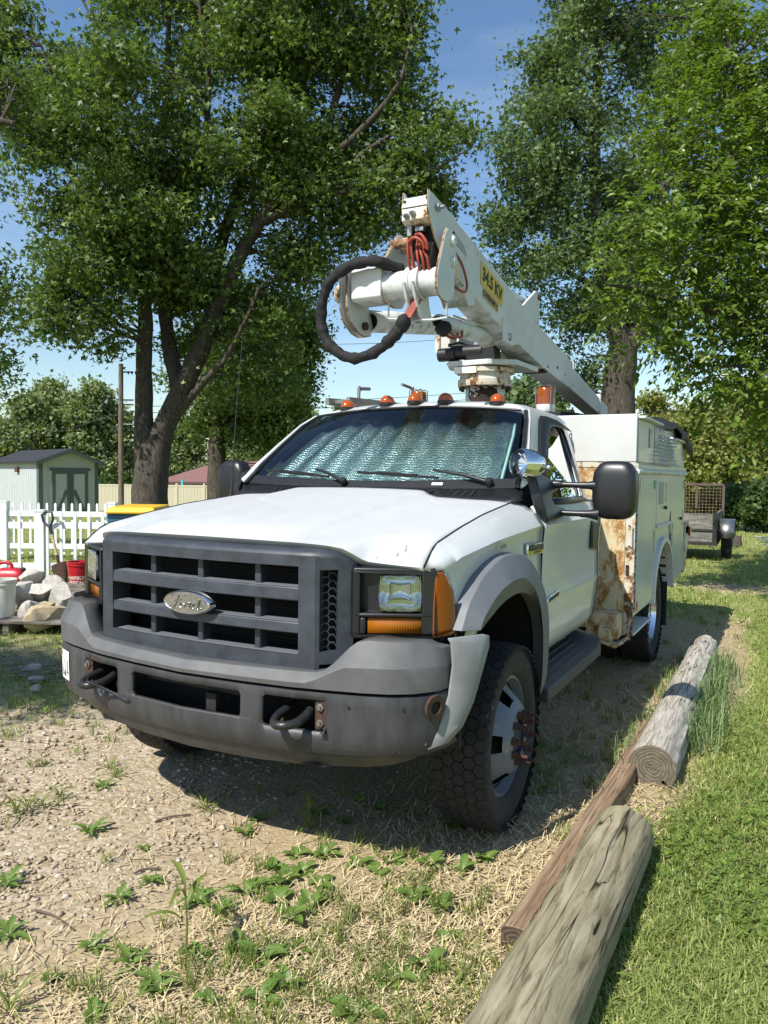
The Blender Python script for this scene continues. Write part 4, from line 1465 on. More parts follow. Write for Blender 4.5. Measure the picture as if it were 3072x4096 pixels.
sv = [-1 + 2 * i / 20 for i in range(21)]
tv = [i / 10 for i in range(11)]
ws = MB().grid([[wsp(s, t) for s in sv] for t in tv]).build('windshield', M['windshield'], T, smooth=60)
MB().tube([wsp(-0.985 + 1.97 * i / 24, 0.992, 0.004) for i in range(25)], 0.008, 6).build('windshield_seal', M['black'], ws)
fr = MB()
fr.grid([[wsp(s, 0.0, 0.002) for s in sv], [wsp(s, 0.09 - 0.012 * math.cos(s * PI), 0.002) for s in sv]])
fr.build('black_band', M['black'], ws, smooth=60)
stk = MB().grid([[wsp(0.47 + 0.012 * i, 0.035 + 0.025 * j, 0.004) for i in range(7)] for j in range(2)])
stk.build('registration_sticker', M['label_white'], ws, smooth=0)

# --- cowl
cw = MB()
cs_ = [-0.875, -0.86, -0.84, -0.80, -0.74, -0.68, -0.5, -0.25, 0, 0.25, 0.5, 0.68, 0.74, 0.80, 0.84, 0.86, 0.875]
r0, r1, r2 = [], [], []
for x in cs_:
    a = abs(x)
    yr = lerp([0, 0.5, 0.68, 0.76, 0.86, 0.9], [1.235, 1.24, 1.235, 1.255, 1.285, 1.37], a)
    zr = hood_z(min(a, 0.84), yr) - 0.012 if a < 0.82 else lerp([0.82, 0.88], [1.405, 1.425], a)
    r0.append((x, yr, zr - 0.004)); r1.append((x, (yr + 1.33) / 2 + 0.05 * (a / 0.88) ** 2, zr * 0.6 + 1.464 * 0.4 - 0.006)); r2.append((x, 1.34 + 0.066 * (a / 0.838) ** 2, 1.470 + 0.016 * (a / 0.838) ** 2))
cw.grid([r0, r1, r2])
cowl = cw.build('cowl', M['black'], T, smooth=45, solid=0.01)
sl2 = MB()
for k in range(30):
    x = -0.60 + k * 0.042
    sl2.beam((x, 1.285, hood_z(x, 1.25) - 0.005), (x + 0.02, 1.34, 1.468), 0.012, 0.006)
sl2.build('cowl_louvre', M['dark'], cowl, smooth=0)

# --- wipers
for x0, xe, xt0 in ((-0.13, -0.55, 0.0), (0.70, 0.12, 0.0)):
    wp = MB()
    base = wsp(x0 / 0.83, 0.035, 0.02)
    el = wsp((x0 * 0.45 + xe * 0.55) / 0.82, 0.155, 0.022)
    wp.tube([base, base * 0.55 + el * 0.45 + V(0, -0.006, 0.012), el + V(0, 0, 0.004)], [0.013, 0.010, 0.007], 8)
    wp.lathe([(0.020, -0.02), (0.021, 0.012), (0.016, 0.02), (0, 0.022)], base, (0, -0.62, 0.78), 14)
    wobj = wp.build('wiper_arm', M['black'], T, smooth=50)
    bl = MB()
    ts = [i / 8 for i in range(9)]
    pts = [wsp((xe - 0.17 + (0.66) * q) / 0.82, 0.115 - 0.05 * q + 0.02 * math.sin(q * PI), 0.013) for q in ts]
    pts = [wsp((xe - 0.20 + 0.50 * q) / 0.82, 0.150 - 0.055 * q, 0.013) for q in ts]
    for p, q in zip(pts, pts[1:]):
        bl.beam(p, q, 0.006, 0.014)
    bl.beam(pts[2] + V(0, 0, 0.008), pts[6] + V(0, 0, 0.008), 0.014, 0.010)
    bl.build('wiper_blade', M['black'], wobj, smooth=0)

# --- interior
it = MB()
it.bx(-0.80, 0.80, 1.36, 1.62, 1.18, 1.42)
it.bx(-0.86, 0.86, 1.42, 2.76, 0.70, 0.74)
it.grid([[(-0.66, 1.93, 1.925), (0.66, 1.93, 1.925)], [(-0.66, 2.74, 1.93), (0.66, 2.74, 1.93)]])
it.build('dashboard_and_headliner', M['interior'], T, smooth=0)
for x in (-0.48, 0.48):
    stt = MB()
    stt.ell((x, 2.28, 1.06), (0.25, 0.26, 0.10), e=0.55)
    stt.ell((x, 2.52, 1.36), (0.245, 0.09, 0.33), rot=Matrix.Rotation(R(-12), 3, 'X'), e=0.6)
    stt.ell((x, 2.56, 1.72), (0.12, 0.055, 0.10), e=0.7)
    stt.build('seat', M['seat'], T, smooth=60)
swm = MB()
c0 = Vector((0.46, 1.86, 1.36))
ex, ey, ez = Vector((1, 0, 0)), Vector((0, 0.55, 0.83)), None
ringp = [c0 + ex * 0.19 * math.cos(t) + ey * 0.19 * math.sin(t) for t in [2 * PI * k / 28 for k in range(29)]]
swm.tube(ringp, 0.014, 8)
swm.cyl(c0, c0 + V(0, -0.25, -0.12), 0.03)
swm.beam(c0 - ex * 0.18, c0 + ex * 0.18, 0.03, 0.02)
swm.build('steering_wheel', M['black'], T)
# sun shade standing behind the windshield
shm, st_, sb_ = nodes('quilted_foil')
vv = coords(st_, (1, 1, 1))
ck = N(st_, 'TexVoronoi', Scale=75.0)
ck.inputs['Randomness'].default_value = 0.45
st_.links.new(vv, ck.inputs['Vector'])
bump_(st_, sb_, ck.outputs['Distance'], 0.5, 0.006)
st_.links.new(ramp(st_, noise_(st_, vv, 14, 4), [(0.3, (0.28, 0.36, 0.38)), (0.7, (0.50, 0.57, 0.58))]), sb_.inputs['Base Color'])
sb_.inputs['Metallic'].default_value = 1.0
sb_.inputs['Roughness'].default_value = 0.34
sh = MB()
rows = []
npl = 72
for j in range(21):
    t = j / 20
    row = []
    for i in range(npl + 1):
        s = -0.94 + 1.86 * i / npl
        dip = 0.09 * max(0, math.sin(i * 0.23 + 0.6)) ** 8 + 0.05 * max(0, math.sin(i * 0.11 + 2.0)) ** 4 + 0.012 * math.sin(i * 0.9)
        top = 0.885 - dip * 0.8 - 0.14 * max(0, -s - 0.55)
        tt = 0.05 + (top - 0.05) * t
        p = wsp(max(-0.97, min(0.93, s * (1 - 0.04 * t) + 0.10 * t - 0.04)), tt)
        ph = (i % 8) / 8
        fold = 0.022 * abs(2 * ph - 1) + 0.006 * math.sin(i * 0.7 + t * 5)
        row.append(p + Vector((0, 0.62, -0.60)) * (0.045 + fold * (0.5 + 0.5 * t)))
    rows.append(row)
shade = sh.grid(rows).build('sun_shade', shm, None, smooth=25, solid=0.003)
tag(shade, 'silver quilted foil sun shade folded behind the truck windshield', 'sun shade')
eb = MB().tube([r_[-1] for r_ in rows] , 0.008, 6)
eb.build('edge_binding', pm('pale_green_binding', (0.45, 0.62, 0.58), 0.6), shade)

# --- roof marker lights and beacons
for x, y, z in ((-0.511, 1.985, 1.968), (-0.198, 1.945, 1.982), (0.0, 1.935, 1.985), (0.198, 1.945, 1.982), (0.511, 1.985, 1.968)):
    ml = MB()
    rows = []
    for q, h in ((1.0, 0.0), (0.97, 0.012), (0.86, 0.026), (0.66, 0.039), (0.36, 0.047), (0.02, 0.05)):
        rows.append([(x + 0.043 * q * math.cos(t), y + (0.075 * q if math.sin(t) > 0 else 0.050 * q) * math.sin(t), z + 0.006 + h) for t in [2 * PI * k / 20 for k in range(20)]])
    ml.grid(rows, closed=True)
    mo = ml.build('roof_marker_lamp', M['amber_dark'], T, smooth=60)
    MB().grid([[(x + 0.046 * math.cos(t), y + (0.08 if math.sin(t) > 0 else 0.054) * math.sin(t), z + h) for t in [2 * PI * k / 20 for k in range(20)]] for h in (-0.012, 0.008)], closed=True).build('lamp_gasket', M['black'], mo)


def beacon(x, y, z, r, h):
    bm_ = MB().lathe([(r * 0.95, 0), (r, 0.01), (r, h * 0.28), (r * 0.97, h * 0.30)], (x, y, z), (0, 0, 1), 26)
    bo = bm_.build('warning_beacon', M['boom_clean'], T, smooth=50)
    MB().lathe([(r * 0.96, h * 0.30), (r * 0.95, h * 0.6), (r * 0.90, h * 0.93), (r * 0.80, h), (0.0, h * 1.02)], (x, y, z), (0, 0, 1), 26).build('beacon_lens', M['amber'], bo, smooth=50)
    cg = MB()
    for k in range(4):
        a = PI / 4 + PI / 2 * k
        c_, s__ = math.cos(a) * r * 1.1, math.sin(a) * r * 1.1
        cg.tube([(x + c_, y + s__, z), (x + c_, y + s__, z + h * 1.05), (x + c_ * 0.7, y + s__ * 0.7, z + h * 1.1), (x, y, z + h * 1.1)], 0.004, 6)
    cg.build('beacon_cage', M['steel'], bo)
    return bo


beacon(0.515, 2.93, 1.99, 0.068, 0.165)
beacon(-0.46, 2.93, 2.03, 0.065, 0.14)

# --- mirrors
for s_ in (1, -1):
    pb = [(1.385, 1.455), (1.40, 1.545), (1.47, 1.575), (1.60, 1.545), (1.72, 1.525), (1.78, 1.515), (1.79, 1.485), (1.70, 1.470), (1.60, 1.455), (1.575, 1.43), (1.60, 1.40), (1.70, 1.385), (1.785, 1.375), (1.80, 1.345), (1.74, 1.325), (1.55, 1.315), (1.44, 1.312), (1.415, 1.33), (1.395, 1.40)]
    base_in = [(s_ * (xt(z) - 0.005), y, z) for y, z in pb]
    base_out = [(s_ * (xt(z) + 0.045), y * 0.94 + 0.094, z * 0.95 + 0.0715) for y, z in pb]
    mbm = MB().prism(base_in, base_out)
    mir = mbm.build('side_mirror', M['mirror_black'], T, smooth=40, bevel=0.008, seg=3)
    for z in (1.500, 1.352):
        am_ = MB()
        am_.tube([(s_ * 0.925, 1.70, z + 0.004), (s_ * 0.975, 1.70, z + 0.003), (s_ * 0.985, 1.70, z + 0.002)], [0.024, 0.022, 0.018], 14)
        am_.tube([(s_ * 0.97, 1.70, z + 0.002), (s_ * 1.13, 1.71, z)], 0.0155, 14)
        am_.tube([(s_ * 1.08, 1.707, z), (s_ * 1.12, 1.71, z), (s_ * 1.17, 1.72, z)], [0.0185, 0.020, 0.034], 14)
        am_.build('mirror_arm', M['mirror_black'], mir, smooth=50)
    hd = MB().ell((s_ * 1.245, 1.755, 1.477), (0.106, 0.078, 0.150), 32, 22, e=0.52)
    vs2 = []
    for x, y, z in hd.v:
        t = (z - 1.327) / 0.30
        k = 1 + 0.06 * math.sin(PI * t) - 0.06 * (t > 0.85)
        yy = y
        if y < 1.755: yy = 1.755 + (y - 1.755) * (1.0 - 0.25 * abs(t - 0.5))
        if y > 1.80: yy = 1.80
        vs2.append((s_ * 1.245 + (x - s_ * 1.245) * k, yy, z))
    hd.v = vs2
    hdo = hd.build('mirror_head', M['mirror_black'], mir, smooth=60)
    MB().ell((s_ * 1.245, 1.803, 1.477), (0.095, 0.003, 0.138), 28, 14, e=0.5).build('mirror_glass', M['chrome'], hdo, smooth=60)

# --- spot lamp on the pillar
sp0 = Vector((0.885, 1.34, 1.603))
spd = Vector((-0.55, -0.83, 0.05)).normalized()
sl_ = MB().lathe([(0.0, -0.105), (0.022, -0.100), (0.045, -0.083), (0.064, -0.052), (0.074, -0.015), (0.076, 0.02), (0.073, 0.045), (0.070, 0.052)], sp0 + V(0.01, 0.03, 0), spd, 36)
slo = sl_.build('spot_lamp', M['chrome'], T, smooth=70)
MB().lathe([(0.070, 0.050), (0.066, 0.058), (0.04, 0.066), (0.0, 0.070)], sp0 + V(0.01, 0.03, 0), spd, 32).build('spot_lamp_lens', M['lamp_glass'], slo, smooth=60)
MB().lathe([(0.0, -0.01), (0.05, 0.02), (0.068, 0.05)], sp0 + V(0.01, 0.03, 0), spd, 24).build('spot_lamp_reflector', M['chrome'], slo, smooth=60)
st2 = MB().cyl(sp0 + V(0.05, 0.03, -0.01), sp0 + V(0.105, 0.06, -0.015), 0.016, 0.012).ell(sp0 + V(0.112, 0.062, -0.016), (0.017, 0.017, 0.015), 12, 8).tube([sp0 + V(0.07, 0.045, -0.01), sp0 + V(0.06, 0.12, -0.02)], 0.012, 8)
st2.build('spot_lamp_stem', M['worn_chrome'], slo, smooth=60)

# --- badges on the door and fender
bdg = MB()
B0 = [(1.128, 1.178), (1.378, 1.170), (1.380, 1.224), (1.130, 1.232)]
bdg.prism([(0.972, y, z) for y, z in B0], [(0.988, y, z) for y, z in B0])
bd = bdg.build('side_badge', M['chrome'], T, smooth=30, bevel=0.006)
B1 = [(1.140, 1.196), (1.366, 1.190), (1.368, 1.218), (1.142, 1.226)]
MB().prism([(0.986, y, z) for y, z in B1], [(0.9895, y, z) for y, z in B1]).build('badge_field', M['ink'], bd, smooth=0)
B2 = [(1.146, 1.182), (1.366, 1.176), (1.366, 1.189), (1.146, 1.194)]
MB().prism([(0.986, y, z) for y, z in B2], [(0.9895, y, z) for y, z in B2]).build('badge_strip', M['yellow'], bd, smooth=0)
place_mesh(text_mesh('F550', 0.034, M['worn_chrome'], 0.0008, space=1.5), 'badge_lettering', (0.9905, 1.256, 1.207), (0, 1, -0.03), (0, 0.0, 1), bd)
place_mesh(text_mesh('XL SUPER DUTY', 0.0125, M['ink'], 0.0004, space=1.35), 'badge_lettering', (0.9905, 1.27, 1.185), (0, 1, -0.03), (0, 0.0, 1), bd)
bdg2 = MB()
B3 = [(1.455, 0.902), (1.665, 0.918), (1.672, 0.952), (1.47, 0.938)]
bdg2.prism([(0.970, y, z) for y, z in B3], [(0.990, y, z) for y, z in B3])
bd2 = bdg2.build('door_badge', M['chrome'], T, smooth=30, bevel=0.006)
B4 = [(1.468, 0.912), (1.655, 0.926), (1.660, 0.944), (1.478, 0.931)]
MB().prism([(0.989, y, z) for y, z in B4], [(0.9915, y, z) for y, z in B4]).build('badge_field', M['ink'], bd2, smooth=0)
st3 = MB().add([(0.9865, y, z) for y, z in ((0.735, 1.236), (0.845, 1.240), (0.845, 1.262), (0.735, 1.258))], [(0, 1, 2, 3)])
st3o = st3.build('fender_sticker', M['label_cream'], T, smooth=0)
s4 = MB()
for k in range(3):
    s4.add([(0.9885, y, z - k * 0.006) for y, z in ((0.745, 1.253), (0.83, 1.256), (0.83, 1.2535), (0.745, 1.2505))], [(0, 1, 2, 3)])
s4.build('sticker_print', M['ink'], st3o, smooth=0)

# --- running boards
for s_ in (1, -1):
    rbm = MB()
    rows = []
    for y, w0 in ((1.36, 0.0), (1.42, 0.02), (1.60, 0.02), (2.40, 0.02), (2.48, 0.02), (2.505, 0.02)):
        lift = 0.045 if y > 2.47 else (0.02 if y > 2.45 else 0)
        rows.append([(s_ * 0.83, y, 0.545 + lift), (s_ * 0.90, y, 0.53 + lift), (s_ * 1.015, y, 0.508 + lift), (s_ * 1.03, y, 0.500 + lift), (s_ * 1.032, y, 0.44), (s_ * 0.90, y, 0.43), (s_ * 0.83, y, 0.44)])
    rbm.grid(rows, closed=True)
    rbm.add(rows[0], [tuple(range(7))]); rbm.add(rows[-1], [tuple(range(7))[::-1]])
    rbo = rbm.build('running_board', M['board'], T, smooth=30, bevel=0.008, seg=3)
    for k in range(4):
        x = 0.865 + k * 0.040
        MB().beam((s_ * x, 1.50, 0.545 - (x - 0.83) * 0.195), (s_ * x, 2.42, 0.545 - (x - 0.83) * 0.195), 0.010, 0.012).build('tread_rib', M['board'], rbo, bevel=0.003)

# --- whip antenna on the far fender
MB().tube([(-0.93, 1.33, 1.40), (-0.93, 1.34, 1.45), (-0.93, 1.38, 1.9), (-0.925, 1.43, 2.35)], [0.012, 0.006, 0.003, 0.002], 6).build('whip_antenna', M['black'], T)
# ------------------------------------------------------------------ utility body
XB = 1.08
Y0, Y1 = 3.25, 5.90


def arch(yc, r, z0, n=12, zr=None):
    zr = zr or r
    return [(yc - r * math.cos(PI * k / n), z0 + zr * math.sin(PI * k / n)) for k in range(n + 1)]


for s_ in (1, -1):
    pod = MB()
    low = [(Y0, 0.56)] + [(Y0, 0.56)][:0] + [(4.06, 0.56)] + arch(4.55, 0.49, 0.56, 14, 0.44)[1:-1] + [(5.04, 0.57), (5.86, 0.59), (5.86, 1.59), (Y0, 1.59)]
    pod.exx(low, s_ * 0.66, s_ * XB)
    pod.bx(s_ * 0.66, s_ * (XB - 0.012), 5.0, 5.86, 1.50, 1.60)
    podo = pod.build('side_compartment', M['box_paint'], T, smooth=30, bevel=0.006)
    upm = MB()
    upm.exx([(Y0 + 0.02, 1.64), (5.88, 1.64), (5.88, 1.95), (4.98, 1.985), (Y0 + 0.02, 1.985)], s_ * 0.55, s_ * (XB - 0.01))
    upm.build('upper_compartment', M['box_paint'], T, smooth=30, bevel=0.006)
    # rail between the two
    MB().tube([(s_ * (XB + 0.004), Y0 - 0.01, 1.588), (s_ * (XB + 0.004), 5.90, 1.588)], 0.022, 10).build('rail_moulding', M['boom'], T)
    MB().bx(s_ * 0.60, s_ * (XB + 0.012), Y0 + 0.002, 5.89, 1.606, 1.642).build('compartment_cap', M['box_paint'], T, smooth=0, bevel=0.006)
    # wheel opening moulding
    a0 = arch(4.55, 0.49, 0.56, 18, 0.44)
    a1 = arch(4.55, 0.545, 0.545, 18, 0.50)
    wm = MB().grid([[(s_ * (XB - 0.03), y, z) for y, z in a0], [(s_ * (XB + 0.030), y, z) for y, z in a0], [(s_ * (XB + 0.026), y, z) for y, z in a1], [(s_ * (XB - 0.002), y, z) for y, z in a1]])
    wm.build('wheel_opening_trim', M['boom_clean'], T, smooth=40)
    # inner arch: dark
    MB().grid([[(s_ * 0.60, y, z) for y, z in a0], [(s_ * (XB - 0.03), y, z) for y, z in a0]]).build('wheel_house', M['chassis'], T, smooth=30)


def latch(par, y, z, h=0.15, w=0.055, s_=1):
    x = s_ * (XB + 0.014)
    f = MB()
    for a, b_ in (((y - w / 2, z - h / 2), (y - w / 2, z + h / 2)), ((y + w / 2, z - h / 2), (y + w / 2, z + h / 2)), ((y - w / 2, z - h / 2), (y + w / 2, z - h / 2)), ((y - w / 2, z + h / 2), (y + w / 2, z + h / 2))):
        f.beam((x, a[0], a[1]), (x, b_[0], b_[1]), 0.010, 0.010)
    fo = f.build('latch', M['worn_chrome'], par, smooth=0, bevel=0.002)
    MB().bx(x - s_ * 0.006, x + s_ * 0.001, y - w / 2, y + w / 2, z - h / 2, z + h / 2).build('latch_recess', M['ink'], fo, smooth=0)
    MB().bx(x + s_ * 0.001, x + s_ * 0.005, y - w * 0.22, y + w * 0.22, z - h * 0.36, z + h * 0.20).build('latch_paddle', M['steel'], fo, smooth=0, bevel=0.002)


for s_ in (1, -1):
    x0, x1 = s_ * (XB + 0.001), s_ * (XB + 0.014)
    def slab_(poly, name='compartment_door', mt='box_paint'):
        return MB().exx(poly, x0, x1).build(name, M[mt], T, smooth=30, bevel=0.004)
    d1 = slab_([(3.30, 0.59), (4.02, 0.59), (4.03, 0.75), (4.06, 0.90), (4.06, 1.545), (3.30, 1.545)])
    ar = arch(4.55, 0.56, 0.56, 14, 0.515)
    d2 = slab_([(4.09, 1.16), (4.88, 1.16), (4.88, 1.545), (4.09, 1.545)])
    d3 = slab_([(5.12, 0.62), (5.80, 0.63), (5.80, 1.545), (4.90, 1.545), (4.90, 1.10), (5.06, 0.95)])
    latch(d1, 3.98, 1.045, 0.17, 0.06, s_)
    latch(d2, 4.56, 1.43, 0.15, 0.05, s_)
    latch(d3, 4.98, 1.06, 0.16, 0.06, s_)
    latch(d3, 5.68, 1.16, 0.15, 0.05, s_)
    lip = MB().beam((s_ * (XB + 0.022), 4.08, 1.155), (s_ * (XB + 0.022), 4.89, 1.155), 0.016, 0.024)
    lip.build('drip_rail', M['boom'], T, smooth=0, bevel=0.003)
    d4 = MB().exx([(3.29, 1.655), (3.93, 1.655), (3.93, 1.955), (3.29, 1.955)], s_ * (XB - 0.009), s_ * (XB + 0.006)).build('upper_door', M['box_paint'], T, smooth=0, bevel=0.004)
    latch(d4, 3.72, 1.84, 0.13, 0.055, s_)
    MB().exx([(3.27, 1.975), (4.10, 1.970), (4.10, 1.955), (3.27, 1.958)], s_ * (XB - 0.01), s_ * (XB + 0.05)).build('drip_cap', M['boom_clean'], T, smooth=0, bevel=0.003)
    MB().exx([(4.93, 1.655), (5.60, 1.655), (5.60, 1.90), (4.93, 1.90)], s_ * (XB - 0.009), s_ * (XB + 0.004)).build('upper_door', M['box_paint'], T, smooth=0, bevel=0.004)
    MB().exx([(4.93, 1.900), (5.62, 1.895), (5.62, 1.880), (4.93, 1.886)], s_ * XB, s_ * (XB + 0.04)).build('drip_cap', M['boom'], T, smooth=0, bevel=0.002)
# near side only: what the photo shows there
hg = MB()
for z in [0.62 + 0.06 * k for k in range(15)]:
    hg.cyl((XB + 0.002, 3.275, z), (XB + 0.010, 3.275, z), 0.006, n=8)
hg.build('hinge_rivet', M['rust'], T)
ms = MB()
for k in range(26):
    y = 3.975 + k * 0.036
    for j in range(9):
        z = 1.655 + j * 0.031
        if y > 4.10 and z > 1.90: continue
        bend = 0.02 * math.sin(k * 0.5) + 0.012 * math.sin(j * 1.1 + k * 0.3)
        a = (XB + 0.030 + bend, y, z); b_ = (XB + 0.030 + bend, y + 0.018, z + 0.0155); c_ = (XB + 0.030 + bend, y + 0.036, z); d_ = (XB + 0.03 + bend, y + 0.018, z + 0.031)
        ms.beam(a, b_, 0.005, 0.013, up=(1, 0, 0)); ms.beam(b_, c_, 0.005, 0.013, up=(1, 0, 0))
ms.build('expanded_metal_screen', M['boom_clean'], T, smooth=0)
MB().exx([(3.975, 1.650), (4.92, 1.650), (4.92, 1.945), (3.975, 1.945)], XB + 0.001, XB + 0.004).build('screen_backing_panel', M['box_paint'], T, smooth=0)
lb = [('service_label', M['label_grey'], [(4.20, 1.33), (4.42, 1.33), (4.42, 1.51), (4.20, 1.51)]), ('green_sticker', M['green_label'], [(3.92, 1.465), (4.02, 1.455), (4.03, 1.525), (3.92, 1.525)]),
      ('white_sticker', M['label_cream'], [(3.33, 1.44), (3.39, 1.44), (3.39, 1.53), (3.33, 1.53)]), ('vent_marks', M['ink'], [(5.70, 1.44), (5.76, 1.44), (5.76, 1.53), (5.70, 1.53)]), ('rust_patch', M['rust'], [(4.80, 1.17), (4.87, 1.165), (4.87, 1.26), (4.84, 1.24)])]
for nm, mt, pl in lb:
    MB().add([(XB + 0.0165, y, z) for y, z in pl], [tuple(range(len(pl)))]).build(nm, mt, T, smooth=0)
lk = MB()
for y, z in ((4.50, 1.295), (5.50, 1.16)):
    lk.cyl((XB + 0.012, y, z), (XB + 0.035, y, z), 0.014, n=12)
lk.build('lock_knob', M['black'], T)
# front faces
MB().bx(0.50, XB - 0.002, Y0 - 0.006, Y0 + 0.016, 1.655, 1.988).build('front_panel', M['box_front'], T, smooth=0, bevel=0.005)
MB().bx(-XB + 0.002, -0.50, Y0 - 0.006, Y0 + 0.016, 1.655, 1.988).build('front_panel', M['box_front'], T, smooth=0, bevel=0.005)
MB().bx(0.50, XB - 0.002, Y0 - 0.010, Y0 + 0.01, 1.612, 1.650).build('front_seam_flange', M['boom_rusty'], T, smooth=0, bevel=0.004)
for s_ in (1, -1):
    MB().bx(s_ * 0.62, s_ * 1.018, Y0 - 0.012, Y0 + 0.0, 0.60, 1.608).build('front_panel', M['box_rust'], T, smooth=0, bevel=0.004)
    MB().bx(s_ * 1.018, s_ * (XB + 0.003), Y0 - 0.004, Y0 + 0.002, 0.43, 1.60).build('corner_flange', M['boom_rusty'], T, smooth=0, bevel=0.004)
gh = MB().tube([(1.04, Y0 - 0.008, 1.21), (1.065, Y0 - 0.03, 1.21), (1.065, Y0 - 0.03, 1.07), (1.04, Y0 - 0.008, 1.07)], 0.006, 6)
gh.build('grab_handle', M['boom_rusty'], T)
MB().bx(1.026, 1.05, Y0 - 0.014, Y0 - 0.002, 0.86, 0.93).build('side_reflector', M['rust'], T, smooth=0, bevel=0.003)
MB().bx(XB + 0.014, XB + 0.02, 3.31, 3.36, 0.60, 0.665).build('marker_lens', M['amber'], T, smooth=0, bevel=0.004)
# steps, outrigger box and hydraulic bottle under the front edge
ob = MB()
ob.bx(0.66, 0.82, 3.02, 3.22, 0.50, 0.60)
ob.bx(0.80, 1.02, 3.05, 3.24, 0.43, 0.60)
ob.cyl((0.90, 3.04, 0.47), (0.99, 3.04, 0.47), 0.06)
ob.build('outrigger_box', M['box_rust'], T, smooth=30, bevel=0.008)
MB().cyl((0.80, 3.06, 0.60), (0.80, 3.06, 0.66), 0.035).lathe([(0.0, 0.14), (0.05, 0.13), (0.062, 0.10), (0.062, 0.0), (0.05, -0.02)], (0.80, 3.06, 0.66), (0, 0, 1), 18).build('hydraulic_bottle', M['boom'], T, smooth=50)
fp = MB()
fp.grid([[(0.70, 3.06, 0.50), (0.70, 3.20, 0.50)], [(0.76, 2.98, 0.455), (0.76, 3.20, 0.455)], [(1.02, 2.98, 0.385), (1.02, 3.20, 0.385)], [(1.07, 3.00, 0.42), (1.07, 3.20, 0.42)]])
fp.build('outrigger_foot', M['box_rust'], T, smooth=30, solid=0.02)
MB().bx(1.055, 1.07, Y0 - 0.02, Y0 - 0.006, 0.40, 0.66).build('rusty_rod', M['boom_rusty'], T, smooth=0)
stp = MB()
stp.bx(0.80, XB + 0.01, 3.27, 3.98, 0.425, 0.445)
stp.bx(0.78, 0.80, 3.27, 3.98, 0.43, 0.60)
stp.build('side_step', M['boom'], T, smooth=0, bevel=0.004)
MB().bx(0.72, 1.06, 5.02, 5.05, 0.20, 0.60).build('mud_flap', M['rubber'], T, smooth=0)
MB().bx(-1.06, -0.72, 5.02, 5.05, 0.20, 0.60).build('mud_flap', M['rubber'], T, smooth=0)
rb_ = MB()
rb_.bx(-1.06, 1.10, 5.92, 6.22, 0.98, 1.06)
rb_.exx([(5.88, 0.60), (5.96, 0.62), (6.20, 0.98), (6.20, 1.10), (5.88, 1.10)], 1.07, 1.10)
rb_.exx([(5.88, 0.60), (5.96, 0.62), (6.20, 0.98), (6.20, 1.10), (5.88, 1.10)], -1.10, -1.07)
rb_.build('rear_bumper_step', M['boom_rusty'], T, smooth=0, bevel=0.005)
MB().cyl((1.10, 6.12, 1.0), (1.125, 6.12, 1.0), 0.045).build('tail_lamp', lens('red_lens', (0.35, 0.02, 0.015), 0.2), T)
bed = MB().bx(-0.66, 0.66, Y0 + 0.02, 5.88, 0.80, 0.86).bx(-0.62, 0.62, 5.82, 5.87, 0.86, 1.5)
bed.build('bed_floor', M['chassis'], T, smooth=0)
# ladder hooks on the far compartment
for y, x in ((2.96, -1.0), (3.92, -1.0)):
    MB().tube(catmull([(x, y, 1.60), (x, y, 2.18 + 0.1 * (y > 3.5)), (x, y + (0.02 if y < 3.5 else -0.02), 2.215 + 0.1 * (y > 3.5)), (x, y + (0.06 if y < 3.5 else -0.06), 2.225 + 0.1 * (y > 3.5)), (x, y + (0.17 if y < 3.5 else -0.22), 2.235 + 0.1 * (y > 3.5))], 4), 0.014, 8).build('ladder_hook', M['steel'], T)
ld = MB()
for x in (-0.80, -0.98):
    ld.beam((x, 2.47, 2.075), (x, 4.6, 2.15), 0.03, 0.05)
for k in range(8):
    ld.beam((-0.80, 2.55 + k * 0.27, 2.078 + k * 0.0095), (-0.98, 2.55 + k * 0.27, 2.078 + k * 0.0095), 0.025, 0.025)
ld.build('ladder_rack', M['steel'], T, smooth=0)

# ------------------------------------------------------------------ pedestal and boom
PX, PY = -0.014, 3.15
pe = MB().lathe([(0.146, 0.80), (0.146, 2.215)], (PX, PY, 0), (0, 0, 1), 40)
peo = pe.build('pedestal', M['boom_clean'], T, smooth=60)
# bare brown patch where the paint has come away
def cyl_pt(a, z, r=0.1475):
    return (PX + r * math.cos(a), PY + r * math.sin(a), z)
ca = math.atan2(CAM.y - PY, CAM.x - PX)
pt = [(-0.80, 2.195), (-0.5, 2.20), (-0.2, 2.21), (0.10, 2.212), (0.36, 2.205), (0.55, 2.19), (0.62, 2.16), (0.52, 2.125), (0.40, 2.105), (0.25, 2.075), (0.05, 2.055), (-0.15, 2.03), (-0.42, 2.02), (-0.62, 2.05), (-0.58, 2.09), (-0.70, 2.12), (-0.86, 2.15)]
ptc = (-0.1, 2.13)
rr_ = []
for k in (1.0, 0.66, 0.33, 0.02):
    rr_.append([cyl_pt(ca + (ptc[0] + (a - ptc[0]) * k) * 1.15, ptc[1] - 0.02 + (z - ptc[1]) * k * 1.15) for a, z in pt])
MB().grid(rr_, closed=True).build('bare_patch', pm('bare_brown_steel', (0.035, 0.020, 0.014), 0.9, var=0.4, vs=30), peo, smooth=60)
fl = MB().lathe([(0.146, 2.205), (0.200, 2.205), (0.203, 2.212), (0.203, 2.255), (0.19, 2.262), (0.185, 2.30), (0.215, 2.305), (0.215, 2.335), (0.18, 2.345), (0.0, 2.345)], (PX, PY, 0), (0, 0, 1), 40)
flo = fl.build('turret_flange', M['boom_rusty'], T, smooth=35)
fb = MB()
for k in range(16):
    a = 2 * PI * k / 16
    fb.cyl((PX + 0.18 * math.cos(a), PY + 0.18 * math.sin(a), 2.180), (PX + 0.18 * math.cos(a), PY + 0.18 * math.sin(a), 2.206), 0.014, n=6)
fb.build('flange_bolt', M['lug'], flo, smooth=20)
